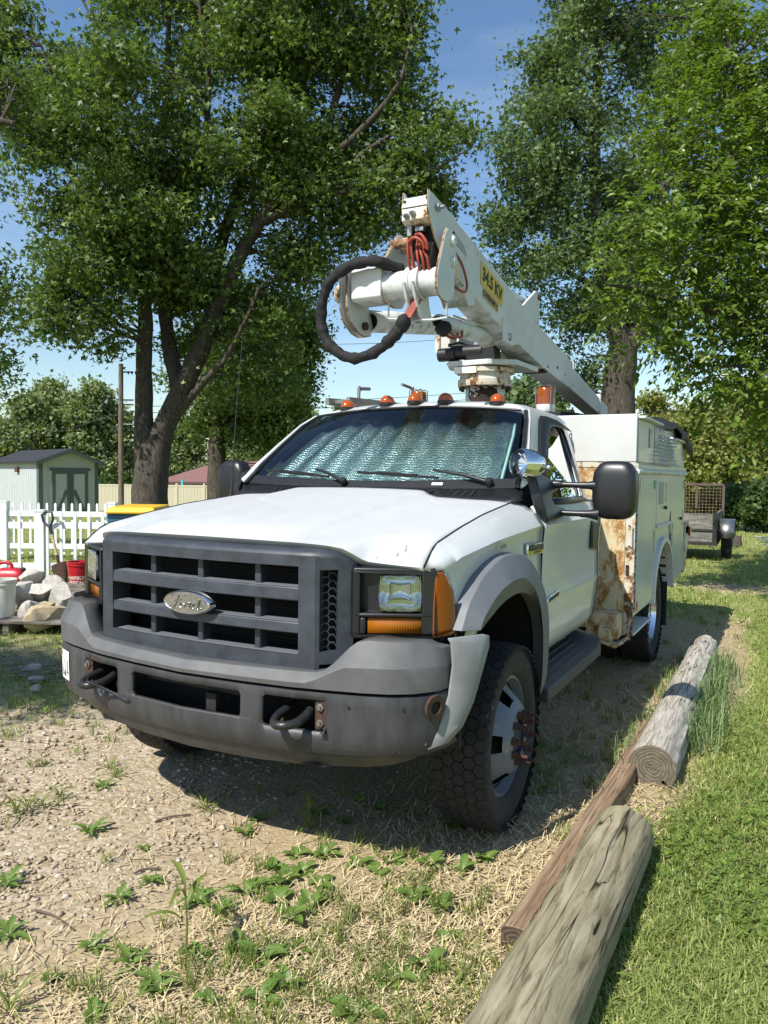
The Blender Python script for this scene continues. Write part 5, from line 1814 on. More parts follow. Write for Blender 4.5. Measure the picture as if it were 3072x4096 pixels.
MB().bx(-0.17, 0.0, PY - 0.225, PY - 0.205, 2.29, 2.335).build('data_plate', M['label_white'], flo, smooth=0)
tp_ = MB().exz([(PX - 0.285, PY - 0.02), (PX - 0.22, PY - 0.20), (PX + 0.10, PY - 0.22), (PX + 0.28, PY - 0.10), (PX + 0.30, PY + 0.35), (PX - 0.25, PY + 0.35)], 2.347, 2.385)
tp_.build('turntable', M['boom_clean'], T, smooth=0, bevel=0.005)
mo = MB().cyl((-0.335, 3.02, 2.447), (-0.225, 3.02, 2.447), 0.050, n=24).cyl((-0.225, 3.02, 2.447), (-0.19, 3.02, 2.447), 0.060, n=24).cyl((-0.19, 3.02, 2.455), (0.02, 3.02, 2.455), 0.052, n=24).bx(-0.10, 0.12, 2.98, 3.10, 2.385, 2.50).cyl((-0.24, 3.0, 2.50), (-0.24, 3.0, 2.525), 0.014)
mo.tube([(-0.24, 3.0, 2.515), (-0.18, 3.02, 2.53), (-0.05, 3.05, 2.50)], 0.009, 6)
mo.build('rotation_motor', M['black'], T, smooth=40, bevel=0.003)
MB().exx([(3.06, 2.50), (3.12, 2.465), (3.22, 2.465), (3.22, 2.61), (3.06, 2.61)], -0.37, -0.355).bx(-0.40, -0.225, 3.08, 3.095, 2.475, 2.605).build('motor_guard', M['boom_rusty'], T, smooth=0)
tu = MB()
for x in (-0.32, -0.10, 0.10):
    tu.exx([(3.12, 2.385), (3.55, 2.385), (3.66, 2.70), (3.58, 2.80), (3.46, 2.78), (3.30, 2.60), (3.14, 2.50)], x, x + 0.02)
tu.bx(-0.30, 0.12, 3.30, 3.5, 2.385, 2.46)
tu.build('turret_upright', M['boom'], T, smooth=0, bevel=0.005)
# lower boom
lbm = MB()
LA, LB = Vector((-0.245, 1.74, 2.462)), Vector((-0.215, 3.52, 2.735))
lbm.cyl(LA + (LB - LA) * 0.16, LB, 0.070, n=32)
lbm.lathe([(0.045, 0.02), (0.060, 0.0), (0.067, 0.008), (0.067, 0.25), (0.071, 0.255), (0.071, 0.30)], LA + (LB - LA).normalized() * 0.05, LB - LA, 32)
lbm.lathe([(0.0, 0.06), (0.045, 0.03)], LA + (LB - LA).normalized() * 0.05, LB - LA, 20, 1)
lbo = lbm.build('lower_boom', [M['boom'], M['dark']], T, smooth=50)
hl = MB()
dL_ = (LB - LA).normalized()
for t, ang in ((0.50, 0.25), (0.62, 0.25), (0.50, -0.75), (0.74, 0.1)):
    c0_ = LA + dL_ * t
    rx = (CAM - c0_); rx = (rx - dL_ * rx.dot(dL_)).normalized(); ry_ = dL_.cross(rx)
    nd = rx * math.cos(ang) + ry_ * math.sin(ang)
    hl.lathe([(0.0, 0.0712), (0.013, 0.0715), (0.016, 0.069)], c0_, nd, 14)
hl.build('bolt_recess', M['steel'], lbo, smooth=30)

# elbow
el = MB()
CX = lambda x: (x, 1.615, 2.612)
el.lathe([(0.078, 0.0), (0.078, 0.40)], CX(-0.04), (1, 0, 0), 40)
el.lathe([(0.0, 0.0), (0.092, 0.0), (0.096, 0.006), (0.096, 0.030), (0.088, 0.036), (0.088, 0.050), (0.097, 0.056), (0.097, 0.085), (0.080, 0.09)], CX(0.115), (1, 0, 0), 40)
el.build('elbow_tube', M['boom'], T, smooth=40)
bxp = [(1.525, 2.545), (1.545, 2.530), (1.70, 2.530), (1.72, 2.545), (1.72, 2.700), (1.70, 2.718), (1.545, 2.718), (1.525, 2.700)]
MB().exx(bxp, -0.215, -0.022).build('elbow_box', M['boom'], T, smooth=30, bevel=0.006)
lp = [(1.545, 2.56), (1.555, 2.54), (1.585, 2.52), (1.71, 2.51), (1.79, 2.525), (1.835, 2.58), (1.94, 2.80), (1.86, 2.885), (1.825, 2.925), (1.79, 2.948), (1.755, 2.945), (1.72, 2.92), (1.60, 2.78), (1.55, 2.705)]
MB().exx(lp, -0.040, -0.018).build('elbow_plate', [M['boom_clean']], T, smooth=0, bevel=0.006)
MB().exx([(y - 0.004 if y < 1.7 else y, z) for y, z in lp], -0.0385, -0.0195).build('plate_edge', M['rust_edge'], T, smooth=0)
rp_ = [(1.445, 2.60), (1.450, 2.54), (1.475, 2.505), (1.53, 2.485), (1.60, 2.485), (1.65, 2.51), (1.675, 2.55), (1.69, 2.75), (1.692, 2.81), (1.675, 2.85), (1.62, 2.885), (1.575, 2.88), (1.545, 2.845), (1.515, 2.775), (1.47, 2.67)]
MB().exx(rp_, 0.345, 0.362).build('elbow_plate', M['boom_clean'], T, smooth=0, bevel=0.006)
MB().exx([(1.6 + (y - 1.6) * 1.012, 2.68 + (z - 2.68) * 1.008) for y, z in rp_], 0.348, 0.359).build('plate_edge', M['rust_edge'], T, smooth=0)
for x, thick in ((-0.238, 0.016), (-0.285, 0.013)):
    MB().exx([(1.53, 2.735), (1.72, 2.735), (1.74, 2.60), (1.80, 2.50), (1.83, 2.44), (1.80, 2.385), (1.74, 2.368), (1.66, 2.380), (1.57, 2.43), (1.53, 2.50)], x - thick, x).build('hinge_plate', M['boom_clean'], T, smooth=0, bevel=0.005)
    MB().exx([(1.526, 2.738), (1.724, 2.738), (1.744, 2.60), (1.804, 2.50), (1.834, 2.44), (1.804, 2.381), (1.74, 2.364), (1.66, 2.376), (1.566, 2.427), (1.526, 2.498)], x - thick + 0.003, x - 0.003).build('plate_edge', M['rust_edge'], T, smooth=0)
MB().lathe([(0.0, 0.0), (0.03, 0.0), (0.05, 0.015), (0.078, 0.055), (0.082, 0.075), (0.075, 0.085)], (-0.372, 1.62, 2.60), (1, 0, 0), 28).build('elbow_end_cap', M['boom_rusty'], T, smooth=45)
pn = MB()
for y, z, r, x0, x1 in ((1.715, 2.425, 0.024, -0.30, -0.228), ):
    pn.cyl((x0, y, z), (x1 + 0.012, y, z), r, n=20)
pn.build('hinge_pin', M['rust'], T, smooth=30)
MB().lathe([(0.0, 0.0), (0.055, 0.0), (0.06, 0.008), (0.06, 0.05)], (-0.245, 1.74, 2.425), (-1, 0, 0), 26).build('hinge_boss', M['boom_clean'], T, smooth=30)
# collar lugs hanging under the tube, with guard wire
lug = [(1.50, 2.60), (1.54, 2.52), (1.60, 2.43), (1.66, 2.40), (1.73, 2.41), (1.75, 2.45), (1.72, 2.50), (1.70, 2.58), (1.69, 2.63)]
for x in (0.122, 0.176):
    MB().exx(lug, x, x + 0.016).build('collar_lug', M['boom_clean'], T, smooth=0, bevel=0.004)
gw = MB().tube([(-0.02, 1.62, 2.53), (-0.02, 1.62, 2.435), (0.10, 1.62, 2.415), (0.26, 1.62, 2.405), (0.345, 1.62, 2.41), (0.352, 1.60, 2.44), (0.352, 1.60, 2.49)], 0.006, 6)
gw.build('guard_wire', M['boom_clean'], T)
# pin through the boom head
hp = MB().lathe([(0.026, 0), (0.026, 0.39)], (-0.045, 1.785 - 0.09, 2.872), (1, 0, 0), 24)
hp.build('boom_hinge_pin', M['rust_edge'], T, smooth=40)
MB().lathe([(0.0, 0.0), (0.03, 0.0), (0.044, 0.004), (0.046, 0.012), (0.046, 0.065), (0.038, 0.075)], (-0.018, 1.785, 2.885), (1, 0, 0), 28).build('pin_boss', M['boom_rusty'], T, smooth=40)
for y, z in ((1.635, 2.825), (1.645, 2.715)):
    bb_ = MB().lathe([(0.0, 0.020), (0.020, 0.020), (0.026, 0.012), (0.027, 0.0)], (0.362, y, z), (1, 0, 0), 8)
    bb_.ell((0.372, y, z), (0.006, 0.022, 0.034), 14, 8)
    bb_.build('pin_retainer', M['boom_clean'], T, smooth=30)

# upper boom: outer steel section, tapering, then the inner section and end
def boom_section(ys, top, bot, xa, xb_, name, mt, bev=0.006):
    mb = MB()
    rows = []
    for y, zt, zb in zip(ys, top, bot):
        rows.append([(xa, y, zb), (xb_, y, zb), (xb_, y, zt), (xa, y, zt)])
    mb.grid(rows, closed=True)
    mb.add(rows[0], [(3, 2, 1, 0)]); mb.add(rows[-1], [(0, 1, 2, 3)])
    return mb.build(name, mt, T, smooth=30, bevel=bev)


ub = boom_section([1.78, 2.13, 2.76, 3.60], [3.012, 2.949, 2.826, 2.665], [2.70, 2.637, 2.505, 2.394], 0.125, 0.30, 'upper_boom', M['boom'])
boom_section([3.56, 4.44], [2.671, 2.545], [2.388, 2.305], 0.118, 0.307, 'boom_sleeve', M['boom_clean'])
boom_section([4.40, 5.95], [2.525, 2.285], [2.325, 2.140], 0.135, 0.290, 'inner_boom', M['boom_clean'])
boom_section([4.48, 4.53], [2.560, 2.552], [2.36, 2.352], 0.125, 0.302, 'boom_band', M['boom_clean'])
boom_section([5.55, 5.60], [2.385, 2.375], [2.20, 2.19], 0.125, 0.302, 'boom_band', M['boom_clean'])
MB().exx([(3.585, 2.405), (3.70, 2.385), (3.66, 2.360), (3.60, 2.37)], 0.118, 0.305).build('wear_pad', M['rust'], T, smooth=0)
bo_ = MB()
for y, z in ((3.85, 2.55), (4.10, 2.47), (3.72, 2.45)):
    bo_.lathe([(0.026, 0.0), (0.026, 0.003), (0.0, 0.003)], (0.306, y, z), (1, 0, 0), 6)
bo_.build('boom_plug', M['boom_clean'], T, smooth=20)
rs = MB()
for y, z, w in ((3.68, 2.41, 0.02), (3.95, 2.44, 0.025), (4.18, 2.41, 0.018), (4.15, 2.345, 0.012), (4.35, 2.32, 0.02), (2.16, 2.90, 0.01)):
    pts = [(0.3085 if y > 3.56 else 0.3015, y + w * (0.6 + random.random() * 0.7) * math.cos(t), z + 0.5 * w * (0.6 + random.random() * 0.7) * math.sin(t)) for t in [2 * PI * k / 8 for k in range(8)]]
    rs.add(pts, [tuple(range(8))])
rs.build('rust_spot', M['rust'], T, smooth=0)
# boom rest under the rear end
MB().bx(0.06, 0.36, 5.30, 5.42, 2.02, 2.10).bx(0.02, 0.08, 5.30, 5.42, 2.02, 2.22).bx(0.32, 0.36, 5.30, 5.42, 1.0, 2.06).build('boom_rest', M['black'], T, smooth=0, bevel=0.008)
# bracket standing on top of the boom
MB().exx([(3.05, 2.76), (3.46, 2.70), (3.46, 2.90), (3.42, 2.945), (3.36, 2.935)], 0.28, 0.298).exx([(3.05, 2.76), (3.46, 2.70), (3.46, 2.90), (3.42, 2.945), (3.36, 2.935)], 0.08, 0.098).bx(0.0, 0.25, 2.9, 3.3, 2.83, 2.86).build('boom_top_bracket', M['boom_clean'], T, smooth=0, bevel=0.004)
MB().cyl((0.298, 3.425, 2.90), (0.312, 3.425, 2.90), 0.02, n=14).build('bracket_pin', M['rust'], T)
# head: two cheek plates, white cap and rusty valve block
ck1 = [(1.45, 3.053), (1.443, 2.95), (1.54, 2.82), (1.60, 2.775), (1.72, 2.72), (1.82, 2.70), (1.82, 3.005)]
MB().exx(ck1, 0.294, 0.306).build('boom_cheek', M['boom_clean'], T, smooth=0, bevel=0.004)
ck2 = [(1.51, 3.080), (1.497, 3.03), (1.495, 2.97), (1.52, 2.93), (1.60, 2.82), (1.66, 2.79), (1.82, 2.70), (1.82, 3.005), (1.60, 3.045)]
MB().exx(ck2, 0.119, 0.131).build('boom_cheek', M['boom_clean'], T, smooth=0, bevel=0.004)
MB().exx([(y - 0.004 if y < 1.7 else y, z) for y, z in ck1], 0.2965, 0.3035).exx([(y - 0.004 if y < 1.7 else y, z) for y, z in ck2], 0.1215, 0.1285).build('plate_edge', M['rust_edge'], T, smooth=0)
MB().exx([(1.47, 2.985), (1.53, 2.985), (1.60, 3.04), (1.50, 3.045)], 0.131, 0.294).build('head_cover', M['boom_clean'], T, smooth=0, bevel=0.004)
MB().exx([(1.475, 2.98), (1.468, 2.915), (1.50, 2.90), (1.60, 2.90), (1.60, 2.98)], 0.133, 0.292).build('valve_block', M['boom_rusty'], T, smooth=0, bevel=0.005)
for x, z in ((0.168, 2.935), (0.205, 2.945)):
    MB().lathe([(0.016, 0.0), (0.016, 0.012), (0.012, 0.018), (0.012, 0.03), (0.008, 0.036), (0.006, 0.05), (0.0, 0.05)], (x, 1.472, z), (0, -1, -0.1), 12).build('hose_fitting', M['steel'], T, smooth=30)
MB().lathe([(0.022, 0.0), (0.022, 0.015), (0.010, 0.016), (0.010, 0.04), (0.0, 0.04)], (0.31, 1.55, 2.985), (1, 0, 0), 6).build('head_bolt', M['steel'], T, smooth=30)
MB().bx(0.15, 0.18, 1.50, 1.54, 2.84, 2.90).build('hose_fitting', M['steel'], T, smooth=30, bevel=0.004)
MB().bx(0.20, 0.25, 1.50, 1.53, 2.86, 2.885).build('hose_fitting', M['steel'], T, smooth=30, bevel=0.004)
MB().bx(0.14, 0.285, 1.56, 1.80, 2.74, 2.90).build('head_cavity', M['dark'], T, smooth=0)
bt = MB()
for x, z in ((0.145, 3.02), (0.278, 3.025)):
    bt.lathe([(0.0, 0.006), (0.009, 0.006), (0.009, 0.0)], (x, 1.487, z), (0, -1, 0.1), 10)
bt.build('cover_bolt', M['rust'], T)
# sign on the boom side
sgd = Vector((0, 1, -0.155)).normalized()
sg = MB().add([(0.3025, 2.222, 2.875), (0.3025, 2.216, 2.735), (0.3025, 2.614, 2.665), (0.3025, 2.648, 2.797)], [(0, 1, 2, 3)])
sgo = sg.build('voltage_sign', M['yellow'], T, smooth=0)
place_mesh(text_mesh('34.5 KV', 0.112, M['ink'], 0.0008, space=1.0, bold=0.0035), 'sign_lettering', (0.3040, 2.425, 2.768), (0, 1, -0.178), (0, 0.06, 1), sgo)
sg2 = MB().add([(0.3025, 2.262, 2.722), (0.3025, 2.258, 2.660), (0.3025, 2.532, 2.612), (0.3025, 2.540, 2.672)], [(0, 1, 2, 3)])
sg2o = sg2.build('category_sign', M['faded_yellow'], T, smooth=0)
place_mesh(text_mesh('CATEGORY C', 0.045, M['ink'], 0.0008, space=0.98, bold=0.0014), 'sign_lettering', (0.3040, 2.398, 2.666), (0, 1, -0.175), (0, 0.06, 1), sg2o)
MB().add([(0.3025, 1.79, 2.925), (0.3025, 1.83, 2.870), (0.3025, 1.99, 2.835), (0.3025, 1.95, 2.89)], [(0, 1, 2, 3)]).build('data_label', M['label_grey'], T, smooth=0)
# underside trough and lift cylinders
MB().exx([(1.95, 2.66), (2.12, 2.70), (2.14, 2.58), (2.05, 2.56)], 0.128, 0.297).build('boom_trough_lip', M['boom'], T, smooth=0, bevel=0.004)
cy = MB()
cA, cB = Vector((0.315, 1.70, 2.775)), Vector((0.225, 2.06, 2.655))
cy.cyl(cA, cB, 0.040, n=22)
cy.lathe([(0.045, 0), (0.046, 0.02), (0.040, 0.03)], cB, cB - cA, 22)
cy.build('boom_link_cylinder', M['boom'], T, smooth=40)
cy2 = MB()
cA, cB = Vector((0.20, 1.72, 2.43)), Vector((0.13, 2.93, 2.512))
d_ = (cB - cA).normalized()
cy2.lathe([(0.03, 0.0), (0.046, 0.02), (0.048, 0.06), (0.048, 0.12), (0.052, 0.13), (0.052, 0.98), (0.048, 1.03), (0.03, 1.05), (0.0, 1.055)], cA + d_ * 0.10, d_, 28)
cy2.cyl(cA + d_ * 1.15, cB + d_ * 0.20, 0.020, n=14)
cy2.tube([cA + d_ * 0.3 + V(0.03, 0, 0.055), cA + d_ * 0.9 + V(0.03, 0, 0.058), cA + d_ * 1.12 + V(0.03, 0, 0.05)], 0.007, 6)
cy2.build('lift_cylinder', M['boom'], T, smooth=40)
MB().exx([(2.62, 2.60), (2.64, 2.45), (2.80, 2.44), (3.06, 2.50), (2.95, 2.56)], 0.30, 0.314).exx([(2.62, 2.60), (2.64, 2.45), (2.80, 2.44), (3.06, 2.50), (2.95, 2.56)], 0.105, 0.119).build('cylinder_bracket', M['boom_clean'], T, smooth=0, bevel=0.004)
MB().lathe([(0.0, 0.012), (0.022, 0.012), (0.026, 0.0)], (0.314, 2.74, 2.49), (1, 0, 0), 16).build('bracket_pin', M['steel'], T, smooth=30)

# hoses
hz = MB()
for k, (x, dx) in enumerate(((0.150, 0.0), (0.172, 0.004), (0.196, 0.01), (0.214, 0.02), (0.232, 0.03))):
    hz.tube(catmull([(x, 1.52 + 0.02 * (k > 1), 2.835), (x, 1.515 + 0.02 * (k > 1), 2.78), (x + dx, 1.53, 2.72), (x + dx, 1.56, 2.66)], 5), 0.0085, 8)
hz.tube(catmull([(0.20, 1.51, 2.845), (0.235, 1.50, 2.84), (0.265, 1.505, 2.80), (0.268, 1.52, 2.76)], 5), 0.0095, 8)
hz.tube(catmull([(0.165, 1.50, 2.81), (0.20, 1.49, 2.825), (0.24, 1.495, 2.805), (0.255, 1.51, 2.765)], 5), 0.0095, 8)
for k in range(5):
    hz.tube(catmull([(0.145 + k * 0.013, 1.61, 2.55), (0.140 + k * 0.013, 1.59, 2.51), (0.125 + k * 0.012, 1.57, 2.46), (0.108 + k * 0.011, 1.55, 2.41)], 4), 0.0085, 7)
hz.tube(catmull([(0.33, 1.66, 2.62), (0.36, 1.74, 2.585), (0.35, 1.86, 2.60), (0.33, 1.93, 2.67), (0.32, 1.88, 2.76), (0.318, 1.79, 2.80)], 6), 0.0075, 7)
hz.tube(catmull([(0.23, 1.86, 2.40), (0.25, 1.95, 2.37), (0.24, 2.07, 2.385), (0.22, 2.13, 2.44), (0.21, 2.12, 2.50)], 6), 0.0085, 7)
hz.tube(catmull([(0.20, 1.84, 2.40), (0.22, 1.93, 2.365), (0.22, 2.03, 2.372), (0.21, 2.09, 2.41)], 6), 0.0085, 7)
hz.build('hydraulic_hose', M['red_hose'], T, smooth=60)
MB().tube(catmull([(0.318, 1.79, 2.80), (0.32, 1.76, 2.79), (0.335, 1.70, 2.73), (0.345, 1.68, 2.69)], 5), 0.008, 7).tube(catmull([(0.26, 1.54, 2.80), (0.275, 1.55, 2.75), (0.262, 1.56, 2.71), (0.24, 1.58, 2.67)], 5), 0.022, 8).build('black_hose', M['sleeve'], T)
loop = catmull([(0.06, 1.62, 2.70), (-0.02, 1.50, 2.725), (-0.11, 1.47, 2.728), (-0.235, 1.47, 2.700), (-0.335, 1.47, 2.625), (-0.385, 1.48, 2.505), (-0.386, 1.49, 2.38), (-0.325, 1.50, 2.275), (-0.195, 1.51, 2.205), (-0.062, 1.52, 2.228), (0.045, 1.53, 2.300), (0.10, 1.545, 2.36), (0.125, 1.55, 2.40)], 9)
lr = [0.0310 + 0.0030 * math.sin(i * 1.3) * math.sin(i * 0.37) + 0.0022 * math.sin(i * 0.7 + 1) for i in range(len(loop))]
n_ = len(loop)
for i in range(n_ - 22, n_ - 8): lr[i] *= 1.12
for i in range(n_ - 5, n_): lr[i] *= 0.82
lp_ = MB().tube(loop, lr, 16)
lp_.v = [tuple(Vector(v) + noise.noise_vector(Vector(v) * 26) * 0.008) for v in lp_.v]
lpo = lp_.build('hose_sleeve_loop', M['sleeve'], T, smooth=70)
kn = MB().ell((0.115, 1.54, 2.385), (0.042, 0.04, 0.052), 16, 10)
kn.v = [tuple(Vector(v) + noise.noise_vector(Vector(v) * 40) * 0.010) for v in kn.v]
kn.build('sleeve_tie', M['sleeve'], lpo, smooth=70)
kn2 = MB().ell((0.235, 1.82, 2.395), (0.05, 0.05, 0.045), 14, 10)
kn2.v = [tuple(Vector(v) + noise.noise_vector(Vector(v) * 34) * 0.014) for v in kn2.v]
kn2.build('hose_wrap', M['sleeve'], T, smooth=70)

# --- tarp thrown over the rear of the body
tm = MB()
rows = []
for i in range(34):
    y = 4.15 + 2.0 * i / 33
    row = []
    for j in range(26):
        t = j / 25
        x = -0.6 + 1.74 * t
        h = 2.045 + 0.05 * math.sin(PI * min(1, t * 1.1)) + 0.03 * math.sin(i * 0.55 + j * 0.3)
        h = min(h, 1.99 + 0.10 * (i / 8.0)) if i < 8 else h
        if t > 0.93:
            x = 1.08 + 0.05 * math.sin(i * 0.9) * 0.5 + 0.04
            drop = (t - 0.93) / 0.07 * (0.03 if i < 14 else 0.03 + 0.13 * min(1, (i - 14) / 10))
            h -= drop + 0.04
        if i > 28: h -= 0.02 * (i - 28) ** 1.3
        nz_ = noise.noise(Vector((x * 4, y * 4, 1.3))) * 0.03 + noise.noise(Vector((x * 11, y * 9, 4))) * 0.012
        row.append((x + nz_ * 0.3, y, h + nz_))
    rows.append(row)
tarp = tm.grid(rows).build('tarp', M['tarp'], None, smooth=60, solid=0.006)
tag(tarp, 'crumpled black tarp draped over the rear of the truck body', 'tarp')
# ------------------------------------------------------------------ timbers along the lawn edge
def log_mesh(p0, p1, r0, r1, seed, n=28, k=26, wob=0.006):
    p0, p1 = Vector(p0), Vector(p1)
    ex, ey, d = frame_of(p1 - p0)
    mb = MB()
    rows = []
    rnd = random.Random(seed)
    crack = [rnd.uniform(0, 2 * PI) for _ in range(7)]
    for i in range(k + 1):
        t = i / k
        row = []
        for j in range(n):
            a = 2 * PI * j / n
            r = r0 + (r1 - r0) * t
            r += wob * noise.noise(Vector((math.cos(a) * 2, math.sin(a) * 2, t * 5 + seed))) + 0.004 * noise.noise(Vector((math.cos(a) * 6, math.sin(a) * 6, t * 3 + seed)))
            for c in crack:
                da = abs((a - c - 0.25 * math.sin(t * 3 + c) + PI) % (2 * PI) - PI)
                if da < 2 * PI / n * 0.55 and noise.noise(Vector((c * 3, t * 4, seed))) > -0.1: r -= 0.012
            if i in (0, k): r *= 0.975
            row.append(p0 + (p1 - p0) * t + (ex * math.cos(a) + ey * math.sin(a)) * r)
        rows.append(row)
    mb.grid(rows, closed=True)
    for row, c in ((rows[0], p0), (rows[-1], p1)):
        for q0, q1 in ((1.0, 0.6), (0.6, 0.25), (0.25, 0.02)):
            a_ = [c + (p - c) * q0 + (d * rnd.uniform(-0.002, 0.002)) * (q0 < 1) for p in row]
            b_ = [c + (p - c) * q1 + (d * rnd.uniform(-0.002, 0.002)) for p in row]
            mb.grid([a_, b_], 1, closed=True)
    return mb


def endgrain(name, a, b_):
    m, t, b = nodes(name)
    v = coords(t)
    w = N(t, 'TexWave', Scale=19.0, Distortion=7.0)
    w.inputs['Detail'].default_value = 4.0
    w.wave_type = 'RINGS'
    w.rings_direction = 'Y'
    t.links.new(v, w.inputs['Vector'])
    c = mixc(t, w.outputs['Fac'], a, b_)
    c = mixc(t, 0.6, c, ramp(t, noise_(t, v, 30, 6), [(0.3, (0.3, 0.3, 0.3)), (0.7, (1, 1, 1))]), 'MULTIPLY')
    t.links.new(c, b.inputs['Base Color'])
    b.inputs['Roughness'].default_value = 0.95
    bump_(t, b, w.outputs['Fac'], 0.4, 0.004)
    return m


EG1 = endgrain('log_end_grain', (0.13, 0.105, 0.075), (0.21, 0.175, 0.125))
EG2 = endgrain('timber_end_grain', (0.06, 0.04, 0.028), (0.15, 0.10, 0.07))
# each log lies in its own axes so that the grain runs along it
def lay(mb_args, mats, name, label, cat, loc, rz, tilt=0.0):
    o = log_mesh(*mb_args).build(name, mats, None, smooth=50)
    o.location = loc
    o.rotation_euler = (tilt, 0, rz)
    return tag(o, label, cat)


def between(a, b_):
    a, b_ = Vector(a), Vector(b_)
    d = b_ - a
    return a, math.atan2(-d.x, d.y), d.length


a, rz, L = between((1.485, -1.05, 0.115), (1.503, 0.83, 0.115))
lay(((0, 0, 0), (0, L, 0), 0.138, 0.118, 3), [M['log_green'], EG1], 'log', 'thick mossy brown-green log in the near foreground', 'log', a, rz, 0.003)
a, rz, L = between((1.475, 1.70, 0.085), (1.425, 4.75, 0.10))
lay(((0, 0, 0), (0, L, 0), 0.120, 0.108, 9), [M['log_grey'], EG1], 'log', 'weathered pale grey log with long grass along its side', 'log', a, rz, 0.005)
tb_ = MB()
a, rz, L = between((1.312, 0.06, 0.035), (1.345, 2.45, 0.035))
rows = []
for i in range(30):
    y = L * i / 29
    w_ = 0.050 + 0.004 * noise.noise(Vector((y * 3, 1, 2)))
    bow = 0.015 * math.sin(y * 1.4)
    sec = [(-w_, -0.05), (-w_, 0.040), (-w_ * 0.85, 0.052), (w_ * 0.85, 0.054), (w_, 0.042), (w_, -0.05)]
    rows.append([(x + bow + 0.003 * noise.noise(Vector((x * 40, y * 6, z * 40))), y, z + 0.005 * noise.noise(Vector((x * 30, y * 4, 3)))) for x, z in sec])
tb_.grid(rows, closed=True)
tb_.add(rows[0], [tuple(range(6))], 1); tb_.add(rows[-1], [tuple(range(6))[::-1]], 1)
o = tb_.build('timber', [M['timber'], EG2], None, smooth=30, bevel=0.006)
o.location = a
o.rotation_euler = (0, 0, rz)
tag(o, 'flat brown landscaping timber lying between the two logs and the wheel', 'timber')

# ------------------------------------------------------------------ picket fences
M['vinyl'] = pm('white_vinyl', (0.78, 0.79, 0.80), 0.4, var=0.05, vs=4, specks=((0.5, 0.5, 0.46), 45, 0.72))
PICK = MB().add([(-0.019, -0.009, 0.10), (0.019, -0.009, 0.10), (0.019, 0.009, 0.10), (-0.019, 0.009, 0.10), (-0.019, -0.009, 0.965), (0.019, -0.009, 0.965), (0.019, 0.009, 0.965), (-0.019, 0.009, 0.965), (-0.010, -0.009, 0.99), (0.010, -0.009, 0.99), (0.010, 0.009, 0.99), (-0.010, 0.009, 0.99)],
                [(0, 3, 2, 1), (0, 1, 5, 4), (1, 2, 6, 5), (2, 3, 7, 6), (3, 0, 4, 7), (4, 5, 9, 8), (5, 6, 10, 9), (6, 7, 11, 10), (7, 4, 8, 11), (8, 9, 10, 11)]).mesh('picket', M['vinyl'], 0)
POST = MB().bx(-0.0625, 0.0625, -0.0625, 0.0625, 0, 0.99).prism([(-0.07, -0.07, 0.99), (0.07, -0.07, 0.99), (0.07, 0.07, 0.99), (-0.07, 0.07, 0.99)], [(-0.07, -0.07, 1.015), (0.07, -0.07, 1.015), (0.07, 0.07, 1.015), (-0.07, 0.07, 1.015)]).mesh('post', M['vinyl'], 0)


def picket_fence(a, b_, posts, label, group, step=0.118, sc=1.0, rails=(0.24, 0.80), lead=-1):
    a, b_ = Vector(a), Vector(b_)
    d = b_ - a
    L = d.length
    t = thing('picket_fence', label, 'fence', a, math.atan2(d.y, d.x), group)
    for x in posts:
        p = bpy.data.objects.new('post', POST)
        p.location = (x, 0, 0)
        link(p, t)
    for z in rails:
        MB().bx(0, L, -0.02, 0.02, z - 0.045, z + 0.045).build('rail', M['vinyl'], t, smooth=0, bevel=0.004)
    n = int(L / step)
    for i in range(n + 1):
        x = i * step + 0.03
        if any(abs(x - q) < 0.085 for q in posts): continue
        p = bpy.data.objects.new('picket', PICK)
        p.location = (x, 0.0 + 0.03 * lead, 0)
        link(p, t)
    return t


NF = (Vector((-6.98, 4.60, 0)), Vector((-6.0, 5.22, 0)))
dirn = (NF[1] - NF[0]).normalized()
s0 = NF[0] - dirn * 2.15
picket_fence(s0, NF[0] + dirn * 3.3, [0.0, 2.15, 4.45], 'nearer white picket fence with a shovel leaning on it', None, 0.185)
b0 = at(-30, 1130, 13.1); b0.z = 0
b1 = at(244, 1130, 13.1); b1.z = 0
picket_fence(b0, b1, [0.32, (b1 - b0).length], 'farther white picket fence nearer the shed, with thin close pickets', None, 0.145, lead=1)

# ------------------------------------------------------------------ shovel, buckets, can, bin, rubble
sh_b = Vector((-6.62, 4.62, 0.0))
tp2 = NF[0] + dirn * 0.0
st_ = at(100, 1106, 10.2)
ft_ = at(140, 1262, 9.95); ft_.z = 0.0
t = thing('shovel', 'wooden handled shovel with black D grip standing against the picket fence', 'shovel', (ft_.x, ft_.y, 0))
dv = (st_ - ft_)
Ls = dv.length
dn = dv.normalized()
MB().tube([dn * 0.42, dn * (Ls - 0.30)], 0.019, 10).build('handle', pm('worn_ash_wood', (0.42, 0.33, 0.19), 0.7, var=0.25, vs=20), t)
MB().tube([dn * 0.25, dn * 0.46], [0.024, 0.021], 10).build('socket', M['rust'], t)
ex_ = dn.cross(FH).normalized()
gp = MB()
g0 = dn * (Ls - 0.32)
gp.tube([g0, dn * (Ls - 0.22)], 0.022, 10)
gp.tube([dn * (Ls - 0.23), dn * (Ls - 0.12) + ex_ * 0.068, dn * (Ls - 0.02) + ex_ * 0.07, dn * Ls, dn * (Ls - 0.02) - ex_ * 0.07, dn * (Ls - 0.12) - ex_ * 0.068, dn * (Ls - 0.23)], 0.016, 8)
gp.build('grip', M['black'], t)
nb = ex_.cross(dn)
bl = MB()
rows = []
